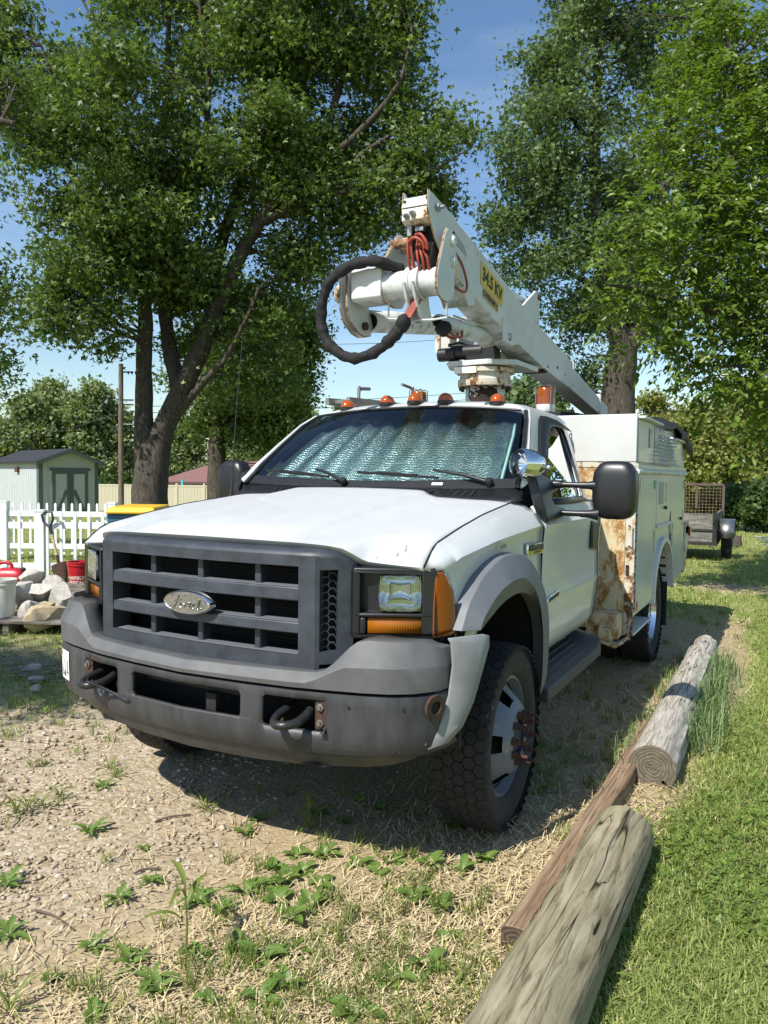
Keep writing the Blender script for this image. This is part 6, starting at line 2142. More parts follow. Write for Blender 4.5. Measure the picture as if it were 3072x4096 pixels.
for q, w_ in ((0.0, 0.01), (0.05, 0.045), (0.14, 0.085), (0.26, 0.105), (0.33, 0.108), (0.345, 0.10)):
    rows.append([dn * q + ex_ * (w_ * s) + nb * (-0.03 * (1 - s * s) - 0.01) for s in (-1, -0.6, -0.2, 0.2, 0.6, 1)])
bl.grid(rows)
bl.build('blade', M['rust'], t, smooth=50, solid=0.004)

M['red_plastic'] = pm('red_plastic', (0.42, 0.012, 0.022), 0.4, var=0.1, vs=8)


def bucket(name, label, loc, r0, r1, h, mt, cat='bucket', handle=True):
    t = thing(name, label, cat, loc)
    MB().lathe([(0.0, 0.0), (r0, 0.0), (r0 + (r1 - r0) * 0.2, h * 0.2), (r1 * 0.98, h * 0.86), (r1 * 1.05, h * 0.865), (r1 * 1.05, h * 0.90), (r1, h * 0.905), (r1, h * 0.94), (r1 * 1.05, h * 0.95), (r1 * 1.05, h), (r1 * 0.96, h), (r1 * 0.95, h * 0.8), (r0 * 0.95, 0.01), (0, 0.01)], (0, 0, 0), (0, 0, 1), 36).build('bucket_body', mt, t, smooth=35)
    if handle:
        MB().tube([(r1 * 1.05 * math.cos(a), r1 * 0.4 * math.sin(a), h * 0.9 + 0.10 * math.sin(a)) for a in [PI * k / 16 for k in range(17)]], 0.003, 5).build('handle', M['steel'], t)
    return t


pb_ = at(172, 1262, 9.85); pb_.z = 0
t = bucket('bucket', 'red plastic bucket with white print beside the shovel', pb_, 0.115, 0.150, 0.37, M['red_plastic'])
for i, (line, z) in enumerate((('HARBOR', 0.165), ('FREIGHT', 0.105))):
    me = text_mesh(line, 0.062, M['label_white'], 0.0)
    co = np.zeros(len(me.vertices) * 3)
    me.vertices.foreach_get('co', co)
    co = co.reshape(-1, 3)
    rr = 0.115 + (0.150 - 0.115) * z / 0.37 + 0.003
    a0 = math.atan2(CAM.y - pb_.y, CAM.x - pb_.x) - 0.30
    an = a0 + co[:, 0] / rr
    out = np.stack([rr * np.cos(an), rr * np.sin(an), z + co[:, 1]], 1)
    me.vertices.foreach_set('co', out.astype(np.float32).ravel())
    me.update()
    link(bpy.data.objects.new('lettering', me), t)
pw = at(4, 1363, 7.3); pw.z = 0.13
bucket('bucket', 'cream plastic bucket at the left edge beside the rubble', pw, 0.115, 0.135, 0.36, pm('cream_plastic', (0.62, 0.60, 0.52), 0.5, var=0.1, vs=8), handle=False)

pg = at(20, 1283, 9.4); pg.z = 0
t = thing('gas_can', 'dark red plastic fuel can behind the rubble', 'fuel can', pg, YAW)
g = MB()
rows = []
for z, k in ((0.0, 0.94), (0.02, 1.0), (0.20, 1.0), (0.26, 0.93), (0.30, 0.75), (0.33, 0.5)):
    rows.append([(0.21 * k * math.copysign(abs(math.cos(a)) ** 0.5, math.cos(a)) + (0.02 if z > 0.25 else 0), 0.12 * k * math.copysign(abs(math.sin(a)) ** 0.5, math.sin(a)), z) for a in [2 * PI * j / 28 for j in range(28)]])
g.grid(rows, closed=True); g.add(rows[-1], [tuple(range(28))])
g.build('can_body', M['red_plastic'], t, smooth=50)
MB().tube(catmull([(-0.14, 0, 0.27), (-0.15, 0, 0.36), (-0.06, 0, 0.40), (0.02, 0, 0.38), (0.04, 0, 0.32)], 5), 0.022, 10).build('handle', M['red_plastic'], t, smooth=60)
MB().tube(catmull([(0.14, 0, 0.27), (0.17, 0, 0.31), (0.20, -0.02, 0.30)], 4), 0.03, 10).build('cap', M['black'], t)

pb2 = at(302, 1130, 9.2); pb2.z = 0
t = thing('wheelie_bin', 'blue wheeled bin with a yellow lid behind the fence end', 'bin', pb2, YAW)
M['bin_blue'] = pm('blue_bin_plastic', (0.03, 0.13, 0.22), 0.5, var=0.1)
M['bin_yellow'] = pm('yellow_lid_plastic', (0.70, 0.42, 0.02), 0.45, var=0.06)
MB().prism([(-0.22, -0.26, 0.05), (0.22, -0.26, 0.05), (0.22, 0.26, 0.05), (-0.22, 0.26, 0.05)], [(-0.28, -0.34, 1.02), (0.28, -0.34, 1.02), (0.28, 0.34, 1.02), (-0.28, 0.34, 1.02)]).bx(-0.285, 0.285, -0.355, 0.355, 1.0, 1.048).build('bin_body', M['bin_blue'], t, smooth=0, bevel=0.02)
MB().prism([(-0.295, -0.37, 1.05), (0.295, -0.37, 1.05), (0.295, 0.37, 1.05), (-0.295, 0.37, 1.05)], [(-0.26, -0.30, 1.13), (0.26, -0.30, 1.13), (0.26, 0.34, 1.14), (-0.26, 0.34, 1.14)]).bx(-0.28, 0.28, -0.385, -0.36, 1.052, 1.09).build('lid', M['bin_yellow'], t, smooth=0, bevel=0.015)
for s_ in (-1, 1):
    MB().cyl((s_ * 0.24, 0.30, 0.10), (s_ * 0.28, 0.30, 0.10), 0.10).build('wheel', M['rubber'], t)

# low platform of weathered boards that carries the rubble
t = thing('board_platform', 'low platform of grey weathered boards under the concrete rubble', 'platform', (-4.35, 2.62, 0), YAW)
for k in range(7):
    y = -0.30 + k * 0.175
    MB().bx(-0.95, 0.62, y, y + 0.155, 0.105 + 0.006 * (k % 2), 0.130 + 0.006 * (k % 2)).build('board', M['plank'], t, smooth=0, bevel=0.004)
for x in (-0.75, -0.25, 0.35):
    MB().bx(x, x + 0.06, -0.28, 0.88, 0.0, 0.103).build('bearer', M['plank'], t, smooth=0, bevel=0.004)
t = thing('planter_frame', 'old wooden frame of planks behind the rubble', 'planter', (-5.35, 3.85, 0), YAW)
for a_, b_ in (((-0.5, 0, 0.08), (0.75, 0, 0.08)), ((-0.5, 0.5, 0.08), (0.75, 0.5, 0.08)), ((0.75, 0, 0.08), (0.75, 0.5, 0.08))):
    MB().beam(a_, b_, 0.04, 0.15).build('board', M['plank'], t, smooth=0, bevel=0.004)

M['concrete'] = pm('broken_concrete', (0.62, 0.58, 0.50), 0.95, var=0.22, vs=6, bump=0.9, bs=28, bd=0.02, specks=((0.20, 0.18, 0.15), 60, 0.66))
M['concrete_tan'] = pm('tan_broken_concrete', (0.60, 0.48, 0.29), 0.95, var=0.25, vs=6, bump=0.9, bs=28, bd=0.02, specks=((0.55, 0.50, 0.42), 50, 0.6))


def chunk(c, sz, seed, mt, label, group='broken concrete rubble', rot=0.0, cat='rubble'):
    bm = bmesh.new()
    bmesh.ops.create_icosphere(bm, subdivisions=3, radius=1)
    rnd = random.Random(seed)
    planes = [(Vector((rnd.gauss(0, 1), rnd.gauss(0, 1), rnd.gauss(0, 1))).normalized(), rnd.uniform(0.40, 0.72)) for _ in range(13)]
    off = Vector((seed * 1.7, seed * 0.3, seed))
    for v in bm.verts:
        for n_, d in planes:
            k = v.co.dot(n_)
            if k > d: v.co -= n_ * (k - d)
        v.co += v.co.normalized() * (0.06 * noise.noise(v.co * 2.4 + off) + 0.07 * noise.noise(v.co * 5 + off) + 0.04 * noise.noise(v.co * 12 + off))
    me = bpy.data.meshes.new('concrete_chunk')
    bm.to_mesh(me)
    bm.free()
    me.materials.append(mt)
    me.polygons.foreach_set('use_smooth', [True] * len(me.polygons))
    me.set_sharp_from_angle(angle=R(20))
    o = bpy.data.objects.new('concrete_chunk', me)
    o.scale = sz
    o.rotation_euler = (rnd.uniform(-0.3, 0.3), rnd.uniform(-0.3, 0.3), rot + YAW)
    o.location = c
    link(o)
    return tag(o, label, cat, group)


def pz(us, vs_, d, z):
    p = at(us, vs_, d)
    p.z = z
    return p


RUB = [(112, 1330, 7.25, 0.22, (0.20, 0.14, 0.12), 1, 'concrete_tan', 'big tan topped concrete chunk at the front right of the pile'),
       (62, 1335, 7.3, 0.22, (0.13, 0.12, 0.12), 2, 'concrete', 'angular grey concrete chunk at the front left of the pile'),
       (45, 1295, 7.7, 0.36, (0.20, 0.18, 0.15), 3, 'concrete', 'large pale concrete slab on the left flank of the pile'),
       (85, 1292, 7.75, 0.38, (0.22, 0.18, 0.14), 4, 'concrete', 'long pale concrete slab across the middle of the pile'),
       (70, 1268, 8.0, 0.52, (0.15, 0.13, 0.10), 5, 'concrete', 'topmost rounded concrete chunk of the pile'),
       (115, 1285, 8.0, 0.42, (0.16, 0.15, 0.13), 6, 'concrete', 'pale concrete chunk at the upper right of the pile'),
       (133, 1300, 7.7, 0.33, (0.15, 0.14, 0.15), 7, 'concrete', 'grey concrete block at the right edge of the pile beside the truck'),
       (100, 1312, 7.45, 0.30, (0.14, 0.09, 0.055), 8, 'concrete_tan', 'flat yellowish concrete shard in the middle of the pile'),
       (77, 1318, 7.45, 0.25, (0.08, 0.08, 0.06), 10, 'concrete_tan', 'small yellowish concrete lump wedged between two slabs'),
       (125, 1322, 7.5, 0.24, (0.11, 0.09, 0.08), 11, 'concrete', 'small grey concrete chunk behind the big tan one'),
       (20, 1300, 7.9, 0.28, (0.14, 0.12, 0.12), 12, 'concrete', 'grey concrete chunk half hidden behind the cream bucket'),
       (100, 1345, 7.8, 0.20, (0.26, 0.16, 0.10), 13, 'concrete', 'buried concrete chunk at the bottom of the pile')]
for us, vs_, d, z, sz, sd_, mt, lab in RUB:
    chunk(pz(us, vs_, d, z - 0.09), tuple(1.35 * q for q in sz), sd_, M[mt], lab, rot=sd_ * 0.7)
for us, vs_, d, sz, sd_, lab in ((68, 1447, 5.75, (0.10, 0.07, 0.05), 21, 'pale stone in the shade left of the bumper, farthest of three'), (82, 1480, 5.45, (0.07, 0.06, 0.045), 22, 'pale stone in the shade left of the bumper, middle of three'), (76, 1503, 5.2, (0.065, 0.05, 0.04), 23, 'pale stone in the shade left of the bumper, nearest of three')):
    chunk(pz(us, vs_, d, 0.03), sz, sd_, M['concrete'], lab, 'loose stones in the shade', cat='stone')

# ------------------------------------------------------------------ shed
M['shed_wall'] = pm('pale_shed_siding', (0.46, 0.485, 0.495), 0.6, var=0.05, vs=3)
M['shed_trim'] = pm('slate_shed_trim', (0.085, 0.115, 0.12), 0.55, var=0.08)
M['shingle'] = pm('dark_shingles', (0.022, 0.022, 0.026), 0.9, var=0.35, vs=30, bump=0.4, bs=60)
ps = at(85.5, 1135, 31.0)
sb = Vector((ps.x, ps.y, -0.30))
t = thing('garden_shed', 'pale green garden shed with dark roof and slate trimmed double door', 'shed', sb, YAW + R(45))
# local: x across the gable front, y back, front left corner at the origin
Wd, Dp, He, Hr = 2.45, 5.2, 2.24, 2.70
fw = MB().exy([(0, 0), (Wd, 0), (Wd, He), (Wd / 2, Hr), (0, He)], 0, 0.08)
fw.build('gable_wall', M['shed_wall'], t, smooth=0)
MB().bx(0, 0.08, 0.08, Dp, 0, He).build('side_wall', M['shed_wall'], t, smooth=0)
MB().bx(Wd - 0.08, Wd, 0.08, Dp, 0, He).build('side_wall', M['shed_wall'], t, smooth=0)
MB().exy([(0, 0), (Wd, 0), (Wd, He), (Wd / 2, Hr), (0, He)], Dp - 0.08, Dp).build('gable_wall', M['shed_wall'], t, smooth=0)
gvv = MB()
for k in range(11):
    gvv.bx(0.14 + k * 0.205, 0.155 + k * 0.205, -0.006, -0.001, 0.02, He - 0.05)
for k in range(24):
    gvv.bx(-0.006, -0.001, 0.12 + k * 0.205, 0.135 + k * 0.205, 0.02, He - 0.05)
gvv.build('siding_groove', pm('siding_shadow_gap', (0.36, 0.40, 0.37), 0.8), t, smooth=0)
for x0, x1, s_ in ((-0.22, Wd / 2, 1), (Wd / 2, Wd + 0.22, -1)):
    za, zb = (He - 0.08, Hr + 0.02) if s_ > 0 else (Hr + 0.02, He - 0.08)
    MB().prism([(x0, -0.25, za), (x1, -0.25, zb), (x1, -0.25, zb + 0.07), (x0, -0.25, za + 0.07)], [(x0, Dp + 0.2, za), (x1, Dp + 0.2, zb), (x1, Dp + 0.2, zb + 0.07), (x0, Dp + 0.2, za + 0.07)]).build('roof_slope', M['shingle'], t, smooth=0)
    MB().prism([(x0, -0.275, za - 0.09), (x1, -0.275, zb - 0.09), (x1, -0.275, zb + 0.05), (x0, -0.275, za + 0.05)], [(x0, -0.251, za - 0.09), (x1, -0.251, zb - 0.09), (x1, -0.251, zb + 0.05), (x0, -0.251, za + 0.05)]).build('barge_board', M['shed_trim'], t, smooth=0)
MB().bx(-0.03, 0.13, -0.03, -0.007, 0, He - 0.02).bx(-0.03, -0.008, -0.007, 0.2, 0, He - 0.02).build('corner_trim', M['shed_trim'], t, smooth=0)
MB().bx(Wd - 0.12, Wd + 0.03, -0.03, -0.007, 0, He - 0.02).build('corner_trim', M['shed_trim'], t, smooth=0)
dx0, dx1, dz = 0.52, 2.02, 1.86
MB().bx(dx0 - 0.10, dx1 + 0.10, -0.045, -0.01, dz, dz + 0.12).build('door_head', M['shed_trim'], t, smooth=0)
mid = (dx0 + dx1) / 2
for a_, b_, s_ in ((dx0, mid - 0.01, 1), (mid + 0.01, dx1, -1)):
    d = MB().bx(a_ + 0.08, b_ - 0.08, -0.02, -0.009, 0.08, dz).build('door', M['shed_wall'], t, smooth=0)
    f = MB()
    f.bx(a_, a_ + 0.13, -0.04, -0.021, 0.05, dz - 0.005); f.bx(b_ - 0.13, b_, -0.04, -0.021, 0.05, dz - 0.005)
    f.bx(a_ + 0.13, b_ - 0.13, -0.04, -0.021, dz - 0.13, dz - 0.005)
    f.build('door_frame', M['shed_trim'], d, smooth=0)
    p0, p1 = ((a_ + 0.15, -0.034, 0.06), (b_ - 0.14, -0.034, 1.05)) if s_ > 0 else ((b_ - 0.15, -0.034, 0.06), (a_ + 0.14, -0.034, 1.05))
    MB().beam(p0, p1, 0.02, 0.13).build('door_brace', M['shed_trim'], d, smooth=0)
MB().bx(-0.12, -0.008, 2.15, 2.45, 1.78, 2.0).build('vent_hood', pm('brown_vent', (0.10, 0.05, 0.03), 0.7), t, smooth=0, bevel=0.02)

# ------------------------------------------------------------------ utility pole and wires
pp = at(262, 1090, 33)
t = thing('utility_pole', 'tall brown wooden utility pole beside the shed', 'pole', (pp.x, pp.y, -0.4))
hgt = at(264, 786, 33).z + 0.4
MB().tube([(0, 0, 0), (0, 0, hgt * 0.5), (0.02, 0, hgt)], [0.125, 0.115, 0.10], 12).build('shaft', M['pole'], t)
ab = MB()
for z in (hgt - 0.35, hgt - 1.55, hgt - 1.75):
    ab.beam((0, 0, z), RH * 0.55 + V(0, 0, z), 0.06, 0.06)
ab.build('bracket', M['chassis'], t, smooth=0)
ins = MB()
for k in range(3):
    ins.lathe([(0.03, 0), (0.09, 0.03), (0.03, 0.06)], RH * (0.30 + 0.16 * k) + V(0, 0, hgt - 0.38), RH, 10)
ins.build('insulator', M['dark'], t)
arm_z = at(290, 922, 33).z + 0.4
MB().beam(V(0, 0, arm_z + 0.12), RH * 0.75 + V(0, 0, arm_z + 0.1), 0.05, 0.05).build('lamp_arm', M['steel'], t, smooth=0)
MB().ell(RH * 0.85 + V(0, 0, arm_z), (0.34, 0.16, 0.07), 14, 8, Matrix.Rotation(YAW, 3, 'Z')).build('street_lamp_head', M['label_white'], t)
M['wire'] = pm('overhead_wire', (0.02, 0.02, 0.02), 0.6)


def wire(a, b_, sag, label, r=0.022):
    a, b_ = Vector(a), Vector(b_)
    pts = [a + (b_ - a) * (i / 24) - V(0, 0, sag * 4 * (i / 24) * (1 - i / 24)) for i in range(25)]
    o = MB().tube(pts, r, 5).build('overhead_wire', M['wire'], None)
    return tag(o, label, 'wire', 'overhead wires')


wire(at(264, 890, 33), at(-160, 955, 40), 0.5, 'thin overhead wire running left from the pole', 0.014)
wire(at(262, 885, 33), at(300, 900, 36), 0.1, 'short slack wire right of the pole', 0.012)
for i, (v0, v1) in enumerate(((858, 835), (872, 850), (886, 868))):
    wire(at(290, v0 + 20, 55), at(1300, v1 - 14, 75), 0.5, ['upper', 'middle', 'lower'][i] + ' overhead wire in the sky above the cab roof', 0.022)
wire(at(560, 914, 60), at(760, 905, 64), 0.2, 'overhead wire crossing behind the trees left of the cab', 0.03)
wire(at(1380, 887, 36), at(1760, 868, 40), 0.2, 'dark overhead wire at the right behind the truck box', 0.022)
wire(at(20, 700, 45), at(1010, 728, 70), 0.9, 'highest overhead wire, passing behind the hose loop', 0.02)

# ------------------------------------------------------------------ vinyl privacy fence
M['tan_vinyl'] = pm('tan_vinyl', (0.56, 0.50, 0.37), 0.5, var=0.04)
v0 = at(205, 1096, 50)
v1 = at(500, 1096, 50)
v0.z = v1.z = -1.12
t = thing('privacy_fence', 'tan vinyl privacy fence behind the big tree trunk', 'fence', v0, math.atan2((v1 - v0).y, (v1 - v0).x))
L = (v1 - v0).length
npn = 5
for k in range(npn + 1):
    MB().bx(k * L / npn - 0.07, k * L / npn + 0.07, -0.07, 0.07, 0, 1.95).build('post', M['tan_vinyl'], t, smooth=0, bevel=0.01)
for k in range(npn):
    x0 = k * L / npn + 0.075
    x1 = (k + 1) * L / npn - 0.075
    nb_ = 9
    for j in range(nb_):
        w_ = (x1 - x0) / nb_
        MB().bx(x0 + j * w_ + 0.006, x0 + (j + 1) * w_ - 0.006, -0.02, 0.02, 0.1, 1.72).build('board', M['tan_vinyl'], t, smooth=0)
    MB().bx(x0, x1, -0.035, 0.035, 1.73, 1.85).build('rail', M['tan_vinyl'], t, smooth=0)

# ------------------------------------------------------------------ brick house beyond
M['brick'] = pm('red_brown_brick', (0.20, 0.10, 0.075), 0.9, var=0.2, vs=3)
M['roof_red'] = pm('dull_red_shingle', (0.20, 0.10, 0.09), 0.9, var=0.18, vs=4, bump=0.3, bs=20)
h0 = at(352, 1045, 63)
t = thing('brick_house', 'low brick house with dull red roof behind the privacy fence', 'house', (h0.x, h0.y, -1.5), YAW - R(8))
Lh = 16.0
MB().bx(0, Lh, 0, 8, 0, 2.3).build('wall', M['brick'], t, smooth=0)
MB().prism([(-0.6, -0.7, 2.25), (Lh + 0.6, -0.7, 2.25), (Lh + 0.6, 8.7, 2.25), (-0.6, 8.7, 2.25)], [(3.6, 4, 4.1), (Lh - 3.6, 4, 4.1), (Lh - 3.6, 4.1, 4.1), (3.6, 4.1, 4.1)]).build('roof', M['roof_red'], t, smooth=0)
MB().bx(-0.62, Lh + 0.62, -0.74, -0.705, 2.12, 2.3).build('fascia', pm('brown_fascia', (0.09, 0.06, 0.05), 0.7), t, smooth=0)
for x in (4.2, 8.5, 12.0):
    w_ = MB().bx(x, x + 1.1, -0.03, -0.005, 1.2, 2.1).build('window', M['label_grey'], t, smooth=0)
    MB().bx(x + 0.08, x + 1.02, -0.05, -0.035, 1.28, 2.02).build('pane', M['dark'], w_, smooth=0)
for x in (7.5, 9.3):
    MB().cyl((x, 2.2, 3.1), (x, 2.2, 3.7), 0.12).build('roof_vent', M['roof_red'], t)
up_ = at(394, 1053, 57)
t = thing('patio_umbrella', 'folded turquoise patio umbrella by the brick house', 'umbrella', (up_.x, up_.y, -1.3))
M['teal'] = pm('turquoise_cloth', (0.03, 0.42, 0.50), 0.7)
MB().lathe([(0.02, 2.35), (0.09, 2.2), (0.14, 1.6), (0.19, 1.1), (0.05, 1.05)], (0, 0, 0), (0, 0, 1), 10).build('canopy', M['teal'], t)
MB().cyl((0, 0, 0), (0, 0, 2.4), 0.03).build('pole', M['steel'], t)

# ------------------------------------------------------------------ trailer behind the truck
tl = Vector((0.0, 0.0, 0.0))
t = thing('utility_trailer', 'small wooden-sided utility trailer with mesh ramp gate behind the truck', 'trailer', (-0.35, 13.0, 0.0), R(2))
M['grey_board'] = wood('grey_trailer_board', (0.10, 0.095, 0.09), (0.19, 0.18, 0.165), (0.30, 0.285, 0.26), (1.1, 8, 8))
for z0, z1 in ((0.60, 0.89), (0.36, 0.56)):
    MB().bx(-0.55, 1.10, 0.0, 0.04, z0, z1).build('board', M['grey_board'], t, smooth=0, bevel=0.005)
    MB().bx(1.10, 1.14, 0.0, 2.4, z0, z1).build('board', M['grey_board'], t, smooth=0, bevel=0.005)
MB().bx(-0.58, 1.16, -0.02, 0.05, 0.56, 0.60).bx(-0.58, 1.16, -0.02, 0.05, 0.30, 0.36).bx(1.08, 1.16, -0.03, 0.03, 0.30, 0.92).bx(1.08, 1.16, 0.03, 2.5, 0.30, 0.36).build('frame', M['chassis'], t, smooth=0, bevel=0.005)
MB().bx(-0.55, 1.08, 0.05, 2.4, 0.32, 0.36).build('deck', M['grey_board'], t, smooth=0)
gt_ = MB()
for a_, b_ in (((-0.5, 2.4, 0.9), (-0.5, 2.4, 1.42)), ((1.15, 2.4, 0.36), (1.15, 2.4, 1.42)), ((0.10, 2.4, 0.9), (0.10, 2.4, 1.42)), ((0.62, 2.4, 0.9), (0.62, 2.4, 1.42)), ((-0.5, 2.4, 1.42), (1.15, 2.4, 1.42))):
    gt_.beam(a_, b_, 0.05, 0.05)
go = gt_.build('ramp_gate', pm('faded_red_steel', (0.10, 0.07, 0.062), 0.7, var=0.2), t, smooth=0)
mg = MB()
for k in range(24):
    mg.beam((-0.48 + k * 0.068, 2.4, 0.40), (-0.48 + k * 0.068, 2.4, 1.40), 0.005, 0.005)
for k in range(14):
    mg.beam((-0.5, 2.4, 0.45 + k * 0.068), (1.14, 2.4, 0.45 + k * 0.068), 0.005, 0.005)
mg.build('wire_mesh', M['rust_edge'], go, smooth=0)
for s_, x in ((1, 1.30), (-1, -0.72)):
    w_ = MB().lathe(tyre_profile(0.19, 0.33, 0.19), (x, 0.85, 0.33), (1, 0, 0), 32).build('wheel', M['rubber'], t, smooth=45)
    MB().lathe([(0.19, -0.02), (0.0, -0.01)], (x + 0.04 * s_, 0.85, 0.33), (1, 0, 0), 24).build('rim', M['wheel'], w_)
    fe = MB()
    pf = [(0.85 - 0.48, 0.42), (0.85 - 0.42, 0.66), (0.85 - 0.20, 0.76), (0.85 + 0.20, 0.76), (0.85 + 0.42, 0.66), (0.85 + 0.48, 0.42)]
    fe.grid([[(x - 0.14, y, z) for y, z in pf], [(x + 0.14, y, z) for y, z in pf]])
    fe.build('fender', M['steel'], t, smooth=20, solid=0.01)
t = thing('pipe_bundle', 'thin metal pipes lying on the grass beside the trailer', 'pipes', (1.35, 15.2, 0.0), R(-20))
for k in range(5):
    MB().tube([(0.0, 0.15 * k, 0.36 - 0.06 * k), (1.25 - 0.16 * k, 0.15 * k + 0.1, 0.32 - 0.06 * k)], 0.016, 6).build('pipe', M['steel'], t)
pst = at(1588, 1168, 17.5)
t = tag(MB().lathe([(0.17, 0), (0.15, 0.08), (0.13, 0.22), (0.12, 0.235), (0.0, 0.24)], (pst.x, pst.y, 0), (0, 0, 1), 14).build('tree_stump', M['bark'], None, smooth=50), 'short dark tree stump on the lawn at the far right', 'stump')
# white shelter and pale house far right
pw0 = at(1545, 1120, 46)
t = thing('pale_house', 'pale house with brown roof and white porch canopy far behind the trailer', 'house', (pw0.x, pw0.y, -1.0), YAW + R(6))
MB().bx(-2.0, 2.6, 2, 6, 0, 2.2).build('wall', pm('pale_siding', (0.62, 0.64, 0.62), 0.7), t, smooth=0)
MB().prism([(-3.0, 1.2, 2.15), (3.1, 1.2, 2.15), (3.1, 7, 2.15), (-3.0, 7, 2.15)], [(-3.0, 4, 3.4), (3.1, 4, 3.4), (3.1, 4.1, 3.4), (-3.0, 4.1, 3.4)]).build('roof', pm('brown_shingle', (0.19, 0.15, 0.12), 0.9, var=0.15), t, smooth=0)
MB().bx(-3.4, 4.6, 0.9, 1.15, 1.98, 2.16).bx(2.0, 5.6, -1.0, 1.2, 1.80, 1.94).build('porch_canopy', M['label_white'], t, smooth=0)
for x in (2.3, 4.3):
    MB().bx(x, x + 0.14, -0.6, -0.45, 0, 1.8).build('porch_post', M['label_white'], t, smooth=0)
w_ = MB().bx(1.3, 2.1, 1.96, 1.99, 0.8, 1.7).build('window', M['label_white'], t, smooth=0)
MB().bx(1.38, 2.02, 1.93, 1.955, 0.88, 1.62).build('pane', M['dark'], w_, smooth=0)
# ------------------------------------------------------------------ trees
def leaf_cloud(centers, spread, per, size, rng, shape='kite', droop=0.25, flat=0.75):
    """leaf-sized faces scattered in clumps; returns verts, tris"""
    C = np.repeat(centers, per, axis=0)
    n = len(C)
    off = rng.normal(0, 1, (n, 3)) * spread * np.array([1, 1, flat])
    P = C + off
    nrm = rng.normal(0, 1, (n, 3)) + np.array([0, 0, 0.9])
    nrm /= np.linalg.norm(nrm, axis=1)[:, None]
    ax_ = rng.normal(0, 1, (n, 3)) + np.array([0, 0, -droop * 2])
    ax_ -= nrm * np.sum(ax_ * nrm, axis=1)[:, None]
    ax_ /= np.linalg.norm(ax_, axis=1)[:, None] + 1e-9
    sd = np.cross(nrm, ax_)
    s = size * rng.uniform(0.6, 1.3, (n, 1))
    if shape == 'kite':
        v = np.stack([P - ax_ * s * 0.5, P + sd * s * 0.40 - nrm * s * 0.10, P + ax_ * s * 0.55, P - sd * s * 0.40 - nrm * s * 0.10], 1)
        t = np.array([[0, 1, 2], [0, 2, 3]])
    elif shape == 'star':     # three-lobed
        v = np.stack([P - ax_ * s * 0.35, P + sd * s * 0.55 + ax_ * s * 0.10 - nrm * s * 0.12, P + sd * s * 0.16 + ax_ * s * 0.08, P + ax_ * s * 0.62 - nrm * s * 0.05, P - sd * s * 0.16 + ax_ * s * 0.08, P - sd * s * 0.55 + ax_ * s * 0.10 - nrm * s * 0.12], 1)
        t = np.array([[0, 1, 2], [0, 2, 4], [2, 3, 4], [0, 4, 5]])
    else:                     # pointed oval folded on the midrib
        v = np.stack([P - ax_ * s * 0.5, P + sd * s * 0.30 - ax_ * s * 0.18 + nrm * s * 0.07, P + sd * s * 0.22 + ax_ * s * 0.22 + nrm * s * 0.05, P + ax_ * s * 0.62 - nrm * s * 0.08, P - sd * s * 0.22 + ax_ * s * 0.22 + nrm * s * 0.05, P - sd * s * 0.30 - ax_ * s * 0.18 + nrm * s * 0.07, P], 1)
        t = np.array([[0, 1, 6], [1, 2, 6], [2, 3, 6], [3, 4, 6], [4, 5, 6], [5, 0, 6]])
    k = v.shape[1]
    T_ = (t[None] + (np.arange(n) * k)[:, None, None]).reshape(-1, 3)
    return v.reshape(-1, 3), T_


def blob_centers(blobs, dens, rng, core=0.25):
    """clump centres: every blob is broken into sub-clumps with gaps between them"""
    out = []
    for (c, r) in blobs:
        n = max(3, int(dens * r * r * 4))
        ks = max(2, int(4 + 5.2 * r))
        d = rng.normal(0, 1, (ks, 3))
        d /= np.linalg.norm(d, axis=1)[:, None]
        sub = d * (r * rng.uniform(core, 1.02, ks) ** 0.6)[:, None] * np.array([1, 1, 0.88])
        j = rng.integers(0, ks, n)
        sp = min(0.40 * r, 0.30 + 0.10 * r)
        out.append(np.array(c)[None] + sub[j] + rng.normal(0, 0.55, (n, 3)) * sp * np.array([1.1, 1.1, 0.7]))
    return np.concatenate(out)


